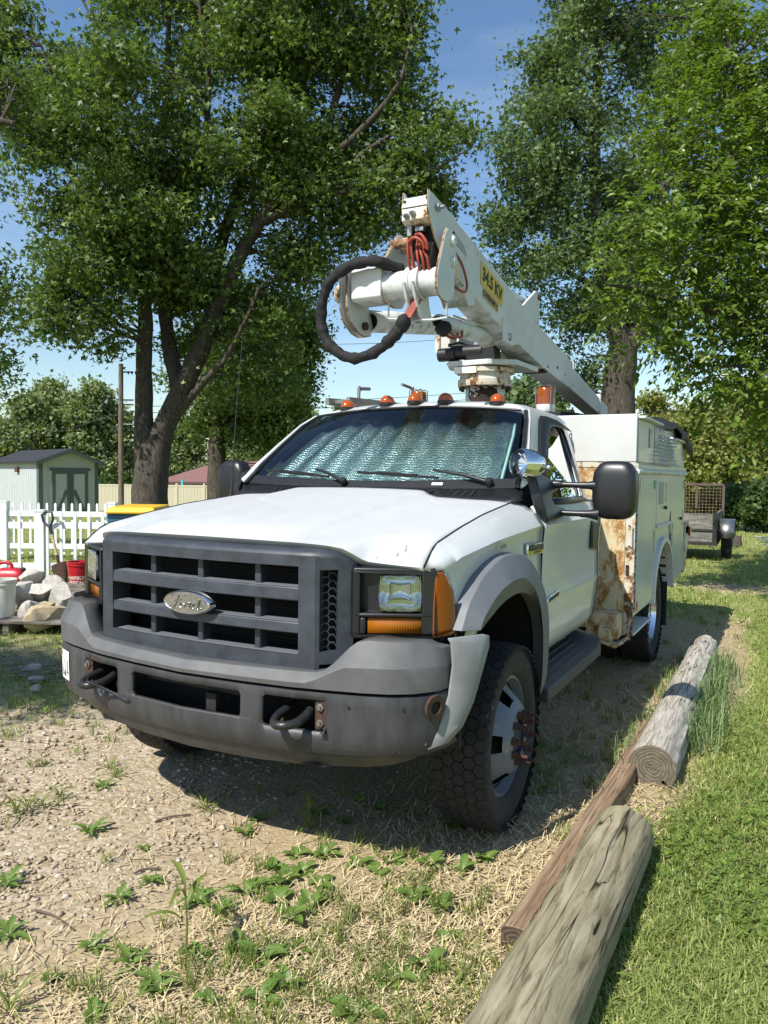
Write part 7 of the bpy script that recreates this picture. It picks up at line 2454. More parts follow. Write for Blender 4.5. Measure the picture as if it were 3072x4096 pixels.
def spray_leaves(blobs, dens, size, rng):
    """alternate leaves along drooping twigs; returns leaf verts/tris and twig paths"""
    P, AX, NR, tw = [], [], [], []
    for (c, r) in blobs:
        c = np.array(c)
        for _ in range(max(3, int(dens * r * r * 4))):
            o = rng.normal(0, 1, 3)
            o /= np.linalg.norm(o)
            s0 = c + o * r * rng.uniform(0.2, 1.0) ** 0.6 * np.array([1, 1, 0.85])
            d = o * 0.7 + rng.normal(0, 0.5, 3) + np.array([0, 0, -0.15])
            d /= np.linalg.norm(d)
            L = rng.uniform(0.25, 0.60)
            m = int(L / 0.036)
            side = np.cross(d, [0, 0, 1.0])
            side /= np.linalg.norm(side) + 1e-6
            pts = []
            for i in range(m):
                q = i / m
                p = s0 + d * L * q + np.array([0, 0, -0.22 * L * q * q])
                pts.append(p)
                sg = 1 if i % 2 else -1
                ax_ = d * 0.55 + side * sg * 0.85 + np.array([0, 0, -0.35]) + rng.normal(0, 0.22, 3)
                P.append(p + ax_ * size * 0.45); AX.append(ax_); NR.append(np.array([0, 0, 1.0]) + rng.normal(0, 0.42, 3) - 0.35 * np.array(FH))
            tw.append(pts)
    P, A, Nn = np.array(P), np.array(AX), np.array(NR)
    A /= np.linalg.norm(A, axis=1)[:, None]
    Nn -= A * np.sum(A * Nn, axis=1)[:, None]
    Nn /= np.linalg.norm(Nn, axis=1)[:, None] + 1e-9
    S_ = np.cross(Nn, A)
    n = len(P)
    s = size * rng.uniform(0.55, 1.25, (n, 1))
    v = np.stack([P - A * s * 0.5, P + S_ * s * 0.30 - A * s * 0.18 + Nn * s * 0.09, P + S_ * s * 0.22 + A * s * 0.22 + Nn * s * 0.06, P + A * s * 0.64 - Nn * s * 0.10, P - S_ * s * 0.22 + A * s * 0.22 + Nn * s * 0.06, P - S_ * s * 0.30 - A * s * 0.18 + Nn * s * 0.09], 1)
    t = np.array([[0, 1, 5], [1, 2, 4], [1, 4, 5], [2, 3, 4]])
    t = np.array([[0, 1, 2], [0, 2, 3], [0, 3, 4], [0, 4, 5]])
    T_ = (t[None] + (np.arange(n) * 6)[:, None, None]).reshape(-1, 3)
    return v.reshape(-1, 3), T_, tw


def branch_path(a, b_, rng, bend=0.12, k=5):
    a, b_ = Vector(a), Vector(b_)
    L = (b_ - a).length
    pts = [a]
    for i in range(1, k):
        t = i / k
        pts.append(a + (b_ - a) * t + Vector(rng.normal(0, bend * L * 0.35, 3)) + Vector((0, 0, bend * L * math.sin(PI * t))))
    pts.append(b_)
    return pts


def make_tree(label, base, limbs, blobs, mat_leaf, seed, dens=26, per=34, spread=0.30, size=0.13, shape='star', twigs=160, name='tree', group=None, extra=None, bark='bark', twig_r=0.03):
    rng = np.random.default_rng(seed)
    base = Vector(base)
    t = thing(name, label, 'tree', base, 0, group)
    tr = MB()
    nodes_ = []
    for path, r0, r1 in limbs:
        pts = catmull([Vector(p) - base for p in path], 6)
        m = len(pts)
        rad = [r0 + (r1 - r0) * (i / (m - 1)) ** 0.8 for i in range(m)]
        tr.tube(pts, rad, 14 if r0 > 0.15 else 8)
        nodes_ += [(p, r_) for p, r_ in zip(pts, rad)]
    tr.v = [tuple(Vector(v) + noise.noise_vector(Vector(v) * 2.2) * 0.03 + noise.noise_vector(Vector(v) * 7) * 0.012) for v in tr.v]
    tr.build('trunk', M[bark], t, smooth=60)
    cs = blob_centers([(np.array(Vector(c) - base), r) for c, r in blobs], dens, rng)
    if twigs and nodes_:
        NP = np.array([list(p) for p, _ in nodes_])
        br = MB()
        for i in rng.choice(len(cs), min(twigs, len(cs)), replace=False):
            d2 = np.sum((NP - cs[i]) ** 2, 1) + 2.0 * np.maximum(0, NP[:, 2] - cs[i][2] + 0.3) ** 2
            j = int(np.argmin(d2))
            L = math.sqrt(np.sum((NP[j] - cs[i]) ** 2))
            r_ = min(nodes_[j][1] * 0.5, 0.010 + twig_r * L * 0.5)
            pth = branch_path(NP[j], cs[i], rng)
            br.tube(pth, [r_ * (1 - 0.75 * q / (len(pth) - 1)) for q in range(len(pth))], 5, cap=False)
        tag(br.build('branches', M[bark], t, smooth=60), kind='stuff')
    if shape == 'spray':
        v, f, tw = spray_leaves([(np.array(Vector(c) - base), r) for c, r in blobs], dens, size, rng)
        tm_ = MB()
        for pts in tw[::2]:
            tm_.tube([pts[0], pts[len(pts) // 2], pts[-1]], [0.004, 0.003, 0.0015], 3, cap=False)
        tag(tm_.build('twigs', M['twig'], t, smooth=0), kind='stuff')
    else:
        v, f = leaf_cloud(cs, spread, per, size, rng, shape)
    if extra is not None:
        v2, f2 = leaf_cloud(np.array([list(Vector(c) - base) for c in extra[0]]), extra[1], extra[2], size, rng, shape)
        f = np.concatenate([f, f2 + len(v)]); v = np.concatenate([v, v2])
    cr_ = tag(link(bpy.data.objects.new('crown', tri_mesh('crown', v, f, mat_leaf)), t), kind='stuff')
    return t


def B(l):
    return [(at(u, v, d), r) for u, v, d, r in l]


# --- the big maple left of the truck
mb0 = at(322, 1120, 20); mb0.z = -0.12
fork = at(325, 985, 20)
limbs = [([mb0 + V(0, 0, -0.2), at(324, 1060, 20), at(325, 1010, 20), at(326, 960, 20)], 0.54, 0.34),
         ([at(320, 1110, 20), at(316, 1040, 20), at(313, 990, 20), at(310, 900, 20), at(311, 780, 20), at(313, 660, 20), at(290, 520, 20), at(250, 400, 20), at(205, 240, 20), at(210, 60, 20.5)], 0.36, 0.07),
         ([at(325, 1110, 20), at(332, 1040, 20), at(342, 960, 20), at(360, 910, 20), at(395, 840, 19.9), at(440, 740, 19.8), at(500, 590, 19.7), at(560, 480, 19.7), at(640, 380, 19.7), at(700, 280, 19.8), at(750, 140, 20)], 0.44, 0.07),
         ([at(390, 850, 20), at(368, 760, 20.3), at(355, 660, 20.5), at(352, 560, 20.5), at(340, 420, 20.5), at(360, 200, 20.5), at(365, 0, 20.5)], 0.24, 0.06),
         ([at(376, 905, 20), at(410, 860, 19.8), at(450, 815, 19.5), at(490, 770, 19.3), at(530, 690, 19.2), at(560, 620, 19.2)], 0.15, 0.03),
         ([at(455, 700, 19.8), at(470, 560, 20.2), at(520, 380, 20.4), at(540, 200, 20.5), at(545, 0, 20.5)], 0.20, 0.06),
         ([at(313, 640, 20), at(240, 500, 19.6), at(160, 380, 19.3), at(110, 250, 19)], 0.17, 0.04),
         ([at(560, 480, 19.7), at(680, 420, 19.5), at(800, 320, 19.3), at(900, 260, 19.2)], 0.15, 0.03),
         ([at(640, 380, 19.7), at(760, 300, 19.2), at(860, 180, 19), at(890, 60, 19)], 0.12, 0.03), ([at(250, 400, 20), at(150, 260, 19.4), at(90, 100, 19)], 0.10, 0.03), ([at(352, 560, 20.5), at(430, 380, 19.6), at(450, 180, 19.2), at(430, 0, 19)], 0.13, 0.04), ([at(700, 420, 19.4), at(820, 400, 19), at(930, 370, 18.8), at(1000, 330, 18.8)], 0.08, 0.02)]
blobs = B([(120, 120, 20, 2.3), (320, 60, 21, 2.5), (560, 40, 20, 2.5), (770, 40, 20, 1.75), (840, 180, 20, 1.3), (900, 310, 19.5, 1.1), (690, 220, 20, 2.3), (470, 270, 20, 2.5), (260, 320, 19, 2.3),
           (110, 360, 19, 1.5), (340, 480, 19.5, 2.0), (560, 430, 20, 2.1), (780, 370, 20, 1.9), (900, 400, 20, 1.1), (690, 470, 20, 1.4), (150, 540, 19, 1.6), (190, 660, 19, 1.15), (110, 650, 19, 0.9),
           (350, 620, 20, 1.3), (470, 610, 20.5, 1.4), (600, 590, 20.5, 1.1), (240, 560, 19, 1.2), (420, 720, 20.5, 0.9), (540, 720, 20.5, 1.1), (590, 800, 20.5, 0.8), (520, 810, 20.3, 0.7), (950, 230, 19.5, 0.35), (1000, 320, 19.5, 0.5),
           (640, 540, 20, 1.0), (230, 730, 19, 0.55), (870, 60, 20, 0.7), (60, 240, 19, 1.2), (820, 480, 20, 0.8), (280, -160, 21, 2.8), (640, -160, 21, 2.8)])
make_tree('huge dark maple with several thick trunks left of the truck', mb0, limbs, blobs, M['maple'], 5, dens=13, per=32, spread=0.26, size=0.155, twigs=420)

# --- second tree farther back between the maple and the cab
tb0 = at(469, 1090, 28); tb0.z = -0.25
limbs = [([tb0 + V(0, 0, -0.1), at(468, 1000, 28), at(470, 920, 28), at(480, 800, 28), at(500, 640, 28)], 0.40, 0.16), ([at(472, 900, 28), at(520, 800, 28), at(580, 700, 28)], 0.16, 0.05), ([at(472, 880, 28), at(440, 780, 28), at(420, 680, 28)], 0.14, 0.05)]
blobs = B([(560, 830, 28, 1.9), (500, 880, 28, 1.4), (610, 880, 28, 1.2), (440, 850, 28.5, 1.3), (580, 720, 28, 1.7), (500, 720, 29, 1.8), (630, 790, 28, 1.1), (540, 930, 28, 1.0), (460, 940, 28.5, 0.8), (590, 950, 28, 0.8), (640, 720, 28, 0.9)])
make_tree('leafy tree with a single dark trunk between the big maple and the cab', tb0, limbs, blobs, M['maple'], 6, dens=13, per=30, spread=0.34, size=0.19, twigs=80)

# --- silver maple right of the boom
tb0 = at(1340, 1100, 20.5); tb0.z = -0.1
limbs = [([tb0 + V(0, 0, -0.1), at(1338, 950, 20.5), at(1335, 850, 20.5), at(1345, 760, 20.5)], 0.50, 0.40),
         ([at(1345, 770, 20.5), at(1320, 650, 20.5), at(1290, 500, 20.5), at(1285, 330, 20.5), at(1290, 150, 20.5), at(1300, 0, 20.5)], 0.30, 0.06),
         ([at(1345, 780, 20.5), at(1400, 660, 20.5), at(1430, 480, 20.5), at(1440, 300, 20.5)], 0.28, 0.08),
         ([at(1300, 560, 20.5), at(1220, 440, 20.3), at(1150, 330, 20.2)], 0.12, 0.03), ([at(1325, 660, 20.5), at(1250, 600, 20.3), at(1170, 560, 20.2)], 0.10, 0.03), ([at(1288, 330, 20.5), at(1210, 220, 20.3), at(1150, 150, 20.2)], 0.10, 0.03)]
blobs = B([(1300, 50, 20.5, 1.5), (1235, 80, 20.5, 0.7), (1200, 160, 20.3, 0.8), (1260, 190, 20.3, 1.3), (1135, 130, 20, 0.3), (1190, 290, 20, 1.15), (1110, 270, 19.5, 0.65), (1250, 370, 20.2, 1.4), (1150, 370, 20, 0.9), (1090, 330, 19.3, 0.45), (1200, 480, 20.2, 1.2), (1100, 500, 20, 0.75), (1060, 470, 19.6, 0.4), (1300, 440, 21, 1.8), (1170, 590, 20.2, 1.0), (1280, 600, 21, 1.6), (1100, 585, 20, 0.5), (1230, 700, 20.6, 1.0), (1400, 220, 21, 2.0), (1440, 450, 21, 2.0), (1280, 800, 21, 0.8), (1380, 640, 21.5, 1.5), (1450, 90, 21, 1.8), (1300, -100, 21, 1.8), (1220, 840, 21.5, 0.6)])
make_tree('tall silver maple rising behind the boom', tb0, limbs, blobs, M['maple2'], 8, dens=15, per=30, spread=0.24, size=0.14, twigs=260)

# --- mulberry overhanging from the right edge
tb0 = at(1900, 1160, 10.5); tb0.z = 0
tr_ = tb0 + V(0, 0, 2.3)
limbs = [([tb0 + V(0, 0, -0.1), tb0 + V(0.05, 0.05, 1.2), tr_], 0.24, 0.20), ([tr_, at(1760, 640, 10), at(1600, 480, 9.6), at(1480, 400, 9.4)], 0.13, 0.02), ([tr_, at(1750, 760, 9.6), at(1600, 690, 9.2), at(1430, 640, 9.0), at(1300, 610, 8.9)], 0.11, 0.012),
         ([tr_, at(1800, 500, 10), at(1680, 250, 10), at(1560, 80, 10)], 0.13, 0.02), ([tr_, at(1780, 820, 9.4), at(1660, 800, 9.1), at(1560, 790, 9.0)], 0.08, 0.012)]
blobs = B([(1610, 100, 10, 0.85), (1650, 290, 9.6, 0.9), (1520, 280, 9.6, 0.6), (1440, 330, 9.5, 0.35), (1480, 450, 9.2, 0.6), (1390, 470, 8.9, 0.36), (1330, 540, 8.8, 0.26), (1275, 590, 8.7, 0.16), (1560, 520, 9.2, 0.75), (1450, 600, 9.0, 0.55), (1370, 640, 8.9, 0.36), (1300, 650, 8.8, 0.18), (1345, 720, 8.9, 0.2), (1420, 730, 9.0, 0.30), (1560, 700, 9.2, 0.7), (1640, 620, 9.2, 0.8), (1500, 770, 9.0, 0.28), (1570, 830, 9.0, 0.28), (1650, 800, 9, 0.5), (1655, 890, 8.9, 0.25), (1600, 915, 8.9, 0.10), (1540, 50, 10, 0.35), (1740, 450, 9.6, 1.1), (1760, 700, 9.4, 0.9), (1780, 200, 10, 1.1), (1590, 400, 9.4, 0.55), (1480, 170, 9.8, 0.3), (1600, 250, 11, 1.0), (1560, 600, 10.6, 0.9), (1660, 480, 11, 1.1), (1640, 760, 10.4, 0.8), (1670, 930, 9.0, 0.25), (1620, 960, 8.9, 0.09), (1690, 860, 9.2, 0.5), (1470, 560, 10.2, 0.5), (1650, 120, 11, 1.0)])
make_tree('bright green broad-leaved tree overhanging from the right edge', tb0, limbs, blobs, M['mulberry'], 12, dens=58, size=0.082, shape='spray', twigs=120, twig_r=0.008)

# --- tree at the left edge, mostly out of view, and the shade tree behind it
tb0 = at(-330, 1180, 13.5); tb0.z = 0
limbs = [([tb0 + V(0, 0, -0.1), tb0 + V(0.1, 0, 1.8), tb0 + V(0.2, 0.1, 3.8)], 0.30, 0.22), ([tb0 + V(0.2, 0.1, 3.4), at(-150, 420, 13.3), at(-40, 270, 13), at(30, 268, 13)], 0.15, 0.05), ([tb0 + V(0.2, 0.1, 3.2), at(-150, 760, 13.3), at(-20, 720, 13)], 0.10, 0.02)]
blobs = B([(-60, 600, 13, 0.7), (-5, 700, 13, 0.35), (5, 640, 13, 0.25), (-50, 800, 13, 0.5), (-10, 860, 13, 0.22), (-110, 450, 13.3, 0.9), (-90, 200, 13.4, 1.0), (-200, 600, 13.6, 1.2), (-230, 300, 13.6, 1.5)])
make_tree('tree whose drooping branches reach in at the left edge', tb0, limbs, blobs, M['maple'], 14, dens=22, per=26, spread=0.22, size=0.12, twigs=120)
sc0 = Vector((-7.3, -5.5, 0))
limbs = [([sc0, sc0 + V(0.1, 0.1, 2.5), sc0 + V(0.5, 0.3, 5.0), sc0 + V(1.2, 0.6, 7.0)], 0.34, 0.10), ([sc0 + V(0.3, 0.2, 4.0), sc0 + V(1.8, 0.9, 5.6), sc0 + V(3.0, 1.6, 6.4)], 0.14, 0.03)]
blobs = [(sc0 + V(2.7, 1.0, 6.3), 1.0), (sc0 + V(1.0, 0.2, 6.9), 1.2), (sc0 + V(-0.8, 0.2, 6.4), 1.4), (sc0 + V(3.6, 1.6, 5.9), 0.65), (sc0 + V(1.2, 1.0, 6.2), 0.9)]
make_tree('shade tree standing left of the viewpoint', sc0, limbs, blobs, M['maple'], 15, dens=16, per=30, spread=0.30, size=0.15, twigs=80)

# --- trees beyond
def far_tree(us, vs_, d, w, h, seed, label, mt='cottonwood', size=0.34, per=17, dens=7, group='trees along the far boundary', trunk=0.25):
    rng = np.random.default_rng(seed)
    c = at(us, vs_, d)
    gz_ = float(gz(c.x, c.y))
    base = Vector((c.x, c.y, gz_))
    top = c.z + h
    bl = []
    n = 9
    for k in range(n):
        f = k / (n - 1)
        zc = gz_ + 0.8 + (top - gz_ - 0.8) * (0.12 + 0.82 * f)
        rr = w * (0.42 + 0.18 * math.sin(PI * f)) * (1.0 if f < 0.75 else 0.7)
        a = rng.uniform(0, 6.28)
        bl.append((Vector((c.x + math.cos(a) * w * 0.45 * (1 - 0.5 * f), c.y + math.sin(a) * w * 0.45 * (1 - 0.5 * f), zc)), rr))
    bl.append((Vector((c.x, c.y, gz_ + (top - gz_) * 0.55)), w * 0.6))
    lim = [([base, base + V(0.1, 0, (top - gz_) * 0.4), base + V(0, 0.1, (top - gz_) * 0.8)], trunk, trunk * 0.3)]
    return make_tree(label, base, lim, bl, M[mt], seed, dens=dens * 4.0 / max(1.5, w) ** 0.5, per=per, spread=w * 0.14, size=size, shape='kite', twigs=24, group=group)


far_tree(50, 930, 62, 3.2, 2.2, 31, 'leafy tree above the shed roof at the far left')
far_tree(120, 900, 66, 3.4, 2.6, 32, 'tallest rounded tree of the row behind the shed')
far_tree(195, 905, 64, 3.2, 2.9, 33, 'leafy tree behind the shed, left of the utility pole')
far_tree(255, 940, 66, 2.8, 2.4, 34, 'leafy tree right behind the utility pole')
far_tree(0, 960, 58, 2.6, 1.8, 35, 'leafy tree at the left edge behind the shed')
far_tree(395, 960, 75, 3.4, 2.0, 36, 'leafy tree in the gap right of the maple trunk')
far_tree(620, 930, 72, 3.6, 2.6, 37, 'leafy tree behind the cab mirror at the left')
far_tree(540, 975, 70, 3.4, 1.6, 38, 'low leafy tree above the brick house roof')
far_tree(735, 900, 85, 2.2, 1.4, 39, 'distant treetop above the far end of the cab roof')
far_tree(800, 910, 88, 2.0, 1.2, 40, 'distant treetop above the cab roof, left of the beacon')
far_tree(985, 890, 85, 2.2, 1.3, 41, 'distant treetop just left of the boom pedestal')
far_tree(1115, 860, 48, 2.2, 1.4, 42, 'leafy tree under the boom, right of the pedestal', 'maple2')
far_tree(1190, 880, 46, 2.0, 1.2, 43, 'leafy tree under the boom behind the cab roof corner', 'maple2')
far_tree(1420, 900, 44, 2.0, 1.3, 44, 'yellow-green sapling above the truck box', 'shrub', 0.22, 22)
far_tree(1500, 955, 42, 2.6, 2.0, 45, 'yellow-green bush right behind the tarp', 'shrub', 0.22, 17)
far_tree(1590, 950, 43, 2.9, 2.3, 46, 'large yellow-green bush above the trailer', 'shrub', 0.22, 17)
far_tree(1680, 945, 41, 2.9, 2.6, 47, 'yellow-green bush at the right edge', 'shrub', 0.22, 17)
far_tree(1650, 1060, 50, 2.4, 2.4, 48, 'dark bush behind the pale house at the right edge', 'hedge', 0.3, 22)
far_tree(230, 1060, 56, 1.4, 0.6, 49, 'dark shrub behind the tan fence beside the pole', 'hedge', 0.28, 22)
for i, (us, vs_, d, w, h) in enumerate(((1560, 1118, 26, 1.0, 0.55), (1610, 1112, 25, 1.0, 0.55), (1660, 1108, 24, 1.1, 0.6), (1720, 1100, 24, 1.1, 0.6))):
    far_tree(us, vs_, d, w, h, 60 + i, ['leftmost', 'second', 'third', 'rightmost'][i] + ' of the dark hedge bushes on the far lawn', 'hedge', 0.15, 18, 9, 'hedge bushes on the far lawn', 0.05)
# a far wood closing the horizon all round
rng = np.random.default_rng(77)
wc = []
for k in range(520):
    a = rng.uniform(0, 2 * PI)
    r_ = rng.uniform(105, 150)
    h_ = rng.uniform(0.0, 1.0) * (4.6 + 2.0 * math.sin(a * 5) + 1.2 * math.sin(a * 13))
    wc.append((CAM.x + r_ * math.cos(a), CAM.y + r_ * math.sin(a), -1.8 + h_))
v, f = leaf_cloud(np.array(wc), 2.4, 60, 1.5, rng, 'kite', flat=0.6)
wd = link(bpy.data.objects.new('distant_wood', tri_mesh('distant_wood', v, f, M['cottonwood'])))
tag(wd, 'distant band of woodland closing the horizon', 'wood', kind='stuff')
# ------------------------------------------------------------------ ground cover
rng = np.random.default_rng(21)


def ground_samples(n, u0=-450, u1=2400, v0=1110, v1=2440):
    """points on the ground, thinning with distance as seen from the viewpoint"""
    u = rng.uniform(u0, u1, n) * 1.8517
    v = rng.uniform(v0, v1, n) * 1.8517
    rx, ry, rz_ = (np.array(RIGHT), np.array(UP), np.array(FWD))
    d = rx[None] * ((u - 1536) / FPX)[:, None] + ry[None] * ((2048 - v) / FPX)[:, None] + rz_[None]
    t = -CAM.z / d[:, 2]
    P = np.array(CAM)[None] + d * t[:, None]
    dep = (P - np.array(CAM)) @ np.array(FH)
    ok = (d[:, 2] < -0.01) & (dep < 26) & (dep > 0.3)
    return P[ok], dep[ok]


def blades(P, h, w, lean, rng, bend=0.5):
    """curved grass blades: two segments, three triangles each"""
    n = len(P)
    a = rng.uniform(0, 2 * PI, n)
    dx, dy = np.cos(a), np.sin(a)
    px, py = -dy, dx
    ln = lean * rng.uniform(0.2, 1.2, n)
    side = np.stack([px, py, np.zeros(n)], 1) * (w / 2)[:, None]
    out = np.stack([dx, dy, np.zeros(n)], 1)
    mid = P + out * (h * ln * 0.35)[:, None] + np.array([0, 0, 1])[None] * (h * 0.6)[:, None]
    tip = P + out * (h * ln)[:, None] + np.array([0, 0, 1])[None] * (h * np.clip(1.0 - bend * ln * 0.5, 0.25, 1))[:, None]
    v = np.stack([P - side, P + side, mid + side * 0.8, mid - side * 0.8, tip], 1)
    t = np.array([[0, 1, 2], [0, 2, 3], [3, 2, 4]])
    return v.reshape(-1, 3), (t[None] + (np.arange(n) * 5)[:, None, None]).reshape(-1, 3)


def stuff(name, v, f, mt, label, cat):
    o = link(bpy.data.objects.new(name, tri_mesh(name, v, f, mt)))
    return tag(o, label, cat, kind='stuff')


# lawn
P, dep = ground_samples(420000)
la, gr_, dr = zones(P[:, 0], P[:, 1])
keep = rng.uniform(0, 1, len(P)) < np.clip(la, 0, 1) ** 1.5 * (0.85 + 0.15 * wav(P[:, 0], P[:, 1], 2.0))
keep &= ~((np.abs(P[:, 0]) < 1.0) & (P[:, 1] > 0.2) & (P[:, 1] < 6.0) & (rng.uniform(0, 1, len(P)) < 0.6))
P, dep = P[keep], dep[keep]
P[:, 2] = gz(P[:, 0], P[:, 1])
far = np.maximum(1.0, dep / 4.5)
h = rng.uniform(0.025, 0.062, len(P)) * far ** 0.35
w = rng.uniform(0.0035, 0.0065, len(P)) * far ** 0.8
v, f = blades(P, h, w, 1.1, rng)
stuff('lawn_grass', v, f, M['lawn'], 'short mown lawn along the right and across the back', 'grass')
# dry stalks woven through the lawn
P2, d2 = ground_samples(75000)
la, gr_, dr = zones(P2[:, 0], P2[:, 1])
k2 = rng.uniform(0, 1, len(P2)) < 0.10 + 0.30 * la + 0.90 * dr + 0.4 * ((P2[:, 0] > 0.3) & (P2[:, 0] < 1.4) & (P2[:, 1] > 0.5))
P2, d2 = P2[k2], d2[k2]
P2[:, 2] = gz(P2[:, 0], P2[:, 1]) + 0.004
n = len(P2)
a = rng.uniform(0, 2 * PI, n)
L_ = rng.uniform(0.02, 0.075, n) * np.maximum(1, d2 / 5) ** 0.4
w_ = rng.uniform(0.0015, 0.0032, n) * np.maximum(1, d2 / 4) ** 0.8
dd = np.stack([np.cos(a), np.sin(a), rng.uniform(0.0, 0.55, n)], 1)
sd_ = np.stack([-np.sin(a), np.cos(a), np.zeros(n)], 1)
A = P2 - dd * 0
Bp = P2 + dd * L_[:, None]
v = np.stack([A - sd_ * w_[:, None], A + sd_ * w_[:, None], Bp + sd_ * w_[:, None] * 0.5, Bp - sd_ * w_[:, None] * 0.5], 1).reshape(-1, 3)
f = (np.array([[0, 1, 2], [0, 2, 3]])[None] + (np.arange(n) * 4)[:, None, None]).reshape(-1, 3)
stuff('dry_grass', v, f, M['straw'], 'dry straw coloured stalks littering the dirt and lawn', 'straw')
# clover
P3, d3 = ground_samples(52000)
la, _, _ = zones(P3[:, 0], P3[:, 1])
cl = (wav(P3[:, 0] * 1.3 + 3, P3[:, 1] * 1.3, 1.7) > -0.05)
k3 = (rng.uniform(0, 1, len(P3)) < la) & cl & (d3 < 12)
P3, d3 = P3[k3], d3[k3]
n = len(P3)
P3[:, 2] = rng.uniform(0.02, 0.05, n)
s = rng.uniform(0.009, 0.016, n) * np.maximum(1, d3 / 4) ** 0.7
vs_, fs_ = [], []
rot0 = rng.uniform(0, 2 * PI, n)
tilt = rng.normal(0, 0.35, (n, 2))
for k in range(3):
    a = rot0 + 2 * PI * k / 3
    d = np.stack([np.cos(a), np.sin(a), tilt[:, 0] * np.cos(a) + tilt[:, 1] * np.sin(a)], 1)
    q = np.stack([-np.sin(a), np.cos(a), -tilt[:, 0] * np.sin(a) + tilt[:, 1] * np.cos(a)], 1)
    vv = np.stack([P3, P3 + (d * 0.6 + q * 0.55) * s[:, None], P3 + d * s[:, None] * 1.25, P3 + (d * 0.6 - q * 0.55) * s[:, None]], 1)
    fs_.append((np.array([[0, 1, 2], [0, 2, 3]])[None] + (np.arange(n) * 4)[:, None, None] + k * n * 4).reshape(-1, 3))
    vs_.append(vv.reshape(-1, 3))
stuff('clover', np.concatenate(vs_), np.concatenate(fs_), M['clover'], 'clover leaves spread through the lawn', 'clover')
# sparse grass in the bare ground: tufts
tuft_c = []
P4, d4 = ground_samples(9000)
la, gr_, dr = zones(P4[:, 0], P4[:, 1])
dens_ = (0.08 + 0.30 * dr + 0.35 * (P4[:, 0] < -1.0) * (P4[:, 1] > 0.0)) * (1 - la) * (1 - 0.75 * gr_)
dens_ = np.maximum(dens_, 0.5 * np.exp(-((P4[:, 0] - 1.22) / 0.16) ** 2))
dens_ = np.maximum(dens_, 0.85 * ((P4[:, 0] > 0.75) & (P4[:, 0] < 1.4) & (P4[:, 1] > 0.9)))
dens_ = np.maximum(dens_, 0.55 * ((P4[:, 0] < -1.3) & (P4[:, 1] > 0.5)))
k4 = (rng.uniform(0, 1, len(P4)) < dens_ * np.clip(0.5 + 0.8 * wav(P4[:, 0] + 5, P4[:, 1], 2.2), 0.05, 1)) & (d4 < 14)
P4, d4 = P4[k4], d4[k4]
cnt = rng.integers(6, 22, len(P4))
PP = np.repeat(P4, cnt, axis=0) + rng.normal(0, 0.016, (cnt.sum(), 3)) * np.array([1, 1, 0])
PP[:, 2] = gz(PP[:, 0], PP[:, 1])
dp = np.repeat(d4, cnt)
h = rng.uniform(0.025, 0.085, len(PP))
w = rng.uniform(0.0025, 0.005, len(PP)) * np.maximum(1, dp / 4) ** 0.7
v, f = blades(PP, h, w, 1.0, rng)
stuff('sparse_grass', v, f, M['grass'], 'thin green grass tufts scattered over the bare dirt', 'grass')
# gravel
P5, d5 = ground_samples(40000, v0=1350)
la, gr_, dr = zones(P5[:, 0], P5[:, 1])
k5 = (rng.uniform(0, 1, len(P5)) < 0.05 + 0.9 * gr_) & (la < 0.5) & (d5 < 9)
P5, d5 = P5[k5], d5[k5]
bm = bmesh.new()
bmesh.ops.create_icosphere(bm, subdivisions=1, radius=1)
iv = np.array([v.co[:] for v in bm.verts])
it_ = np.array([[v.index for v in f_.verts] for f_ in bm.faces])
bm.free()
n = len(P5)
sz = (0.0035 + 0.012 * rng.uniform(0, 1, n) ** 3.5) * np.maximum(1, d5 / 3.5) ** 0.6
scl = sz[:, None] * rng.uniform(0.6, 1.35, (n, 3)) * np.array([1, 1, 0.62])
rj = 1 + rng.normal(0, 0.16, (n, len(iv)))
an = rng.uniform(0, 2 * PI, n)
vv = iv[None] * rj[:, :, None] * scl[:, None, :]
ca_, sa_ = np.cos(an)[:, None], np.sin(an)[:, None]
vx = vv[:, :, 0] * ca_ - vv[:, :, 1] * sa_
vy = vv[:, :, 0] * sa_ + vv[:, :, 1] * ca_
vz = vv[:, :, 2]
P5[:, 2] = sz * 0.15 - 0.002
v = np.stack([vx + P5[:, 0:1], vy + P5[:, 1:2], vz + P5[:, 2:3]], 2).reshape(-1, 3)
f = (it_[None] + (np.arange(n) * len(iv))[:, None, None]).reshape(-1, 3)


def gravel_mat():
    m, t, b = nodes('pale_gravel')
    g = N(t, 'NewGeometry')
    c = ramp(t, g.outputs['Random Per Island'], [(0.0, (0.22, 0.165, 0.105)), (0.35, (0.39, 0.315, 0.21)), (0.8, (0.47, 0.40, 0.29)), (1.0, (0.60, 0.55, 0.46))])
    c = mixc(t, 0.35, c, ramp(t, noise_(t, coords(t), 90, 4), [(0.3, (0.5, 0.45, 0.4)), (0.7, (1, 1, 1))]), 'MULTIPLY')
    t.links.new(c, b.inputs['Base Color'])
    b.inputs['Roughness'].default_value = 0.9
    return m


stuff('gravel', v, f, gravel_mat(), 'pale gravel strewn over the dirt at the lower left', 'gravel')

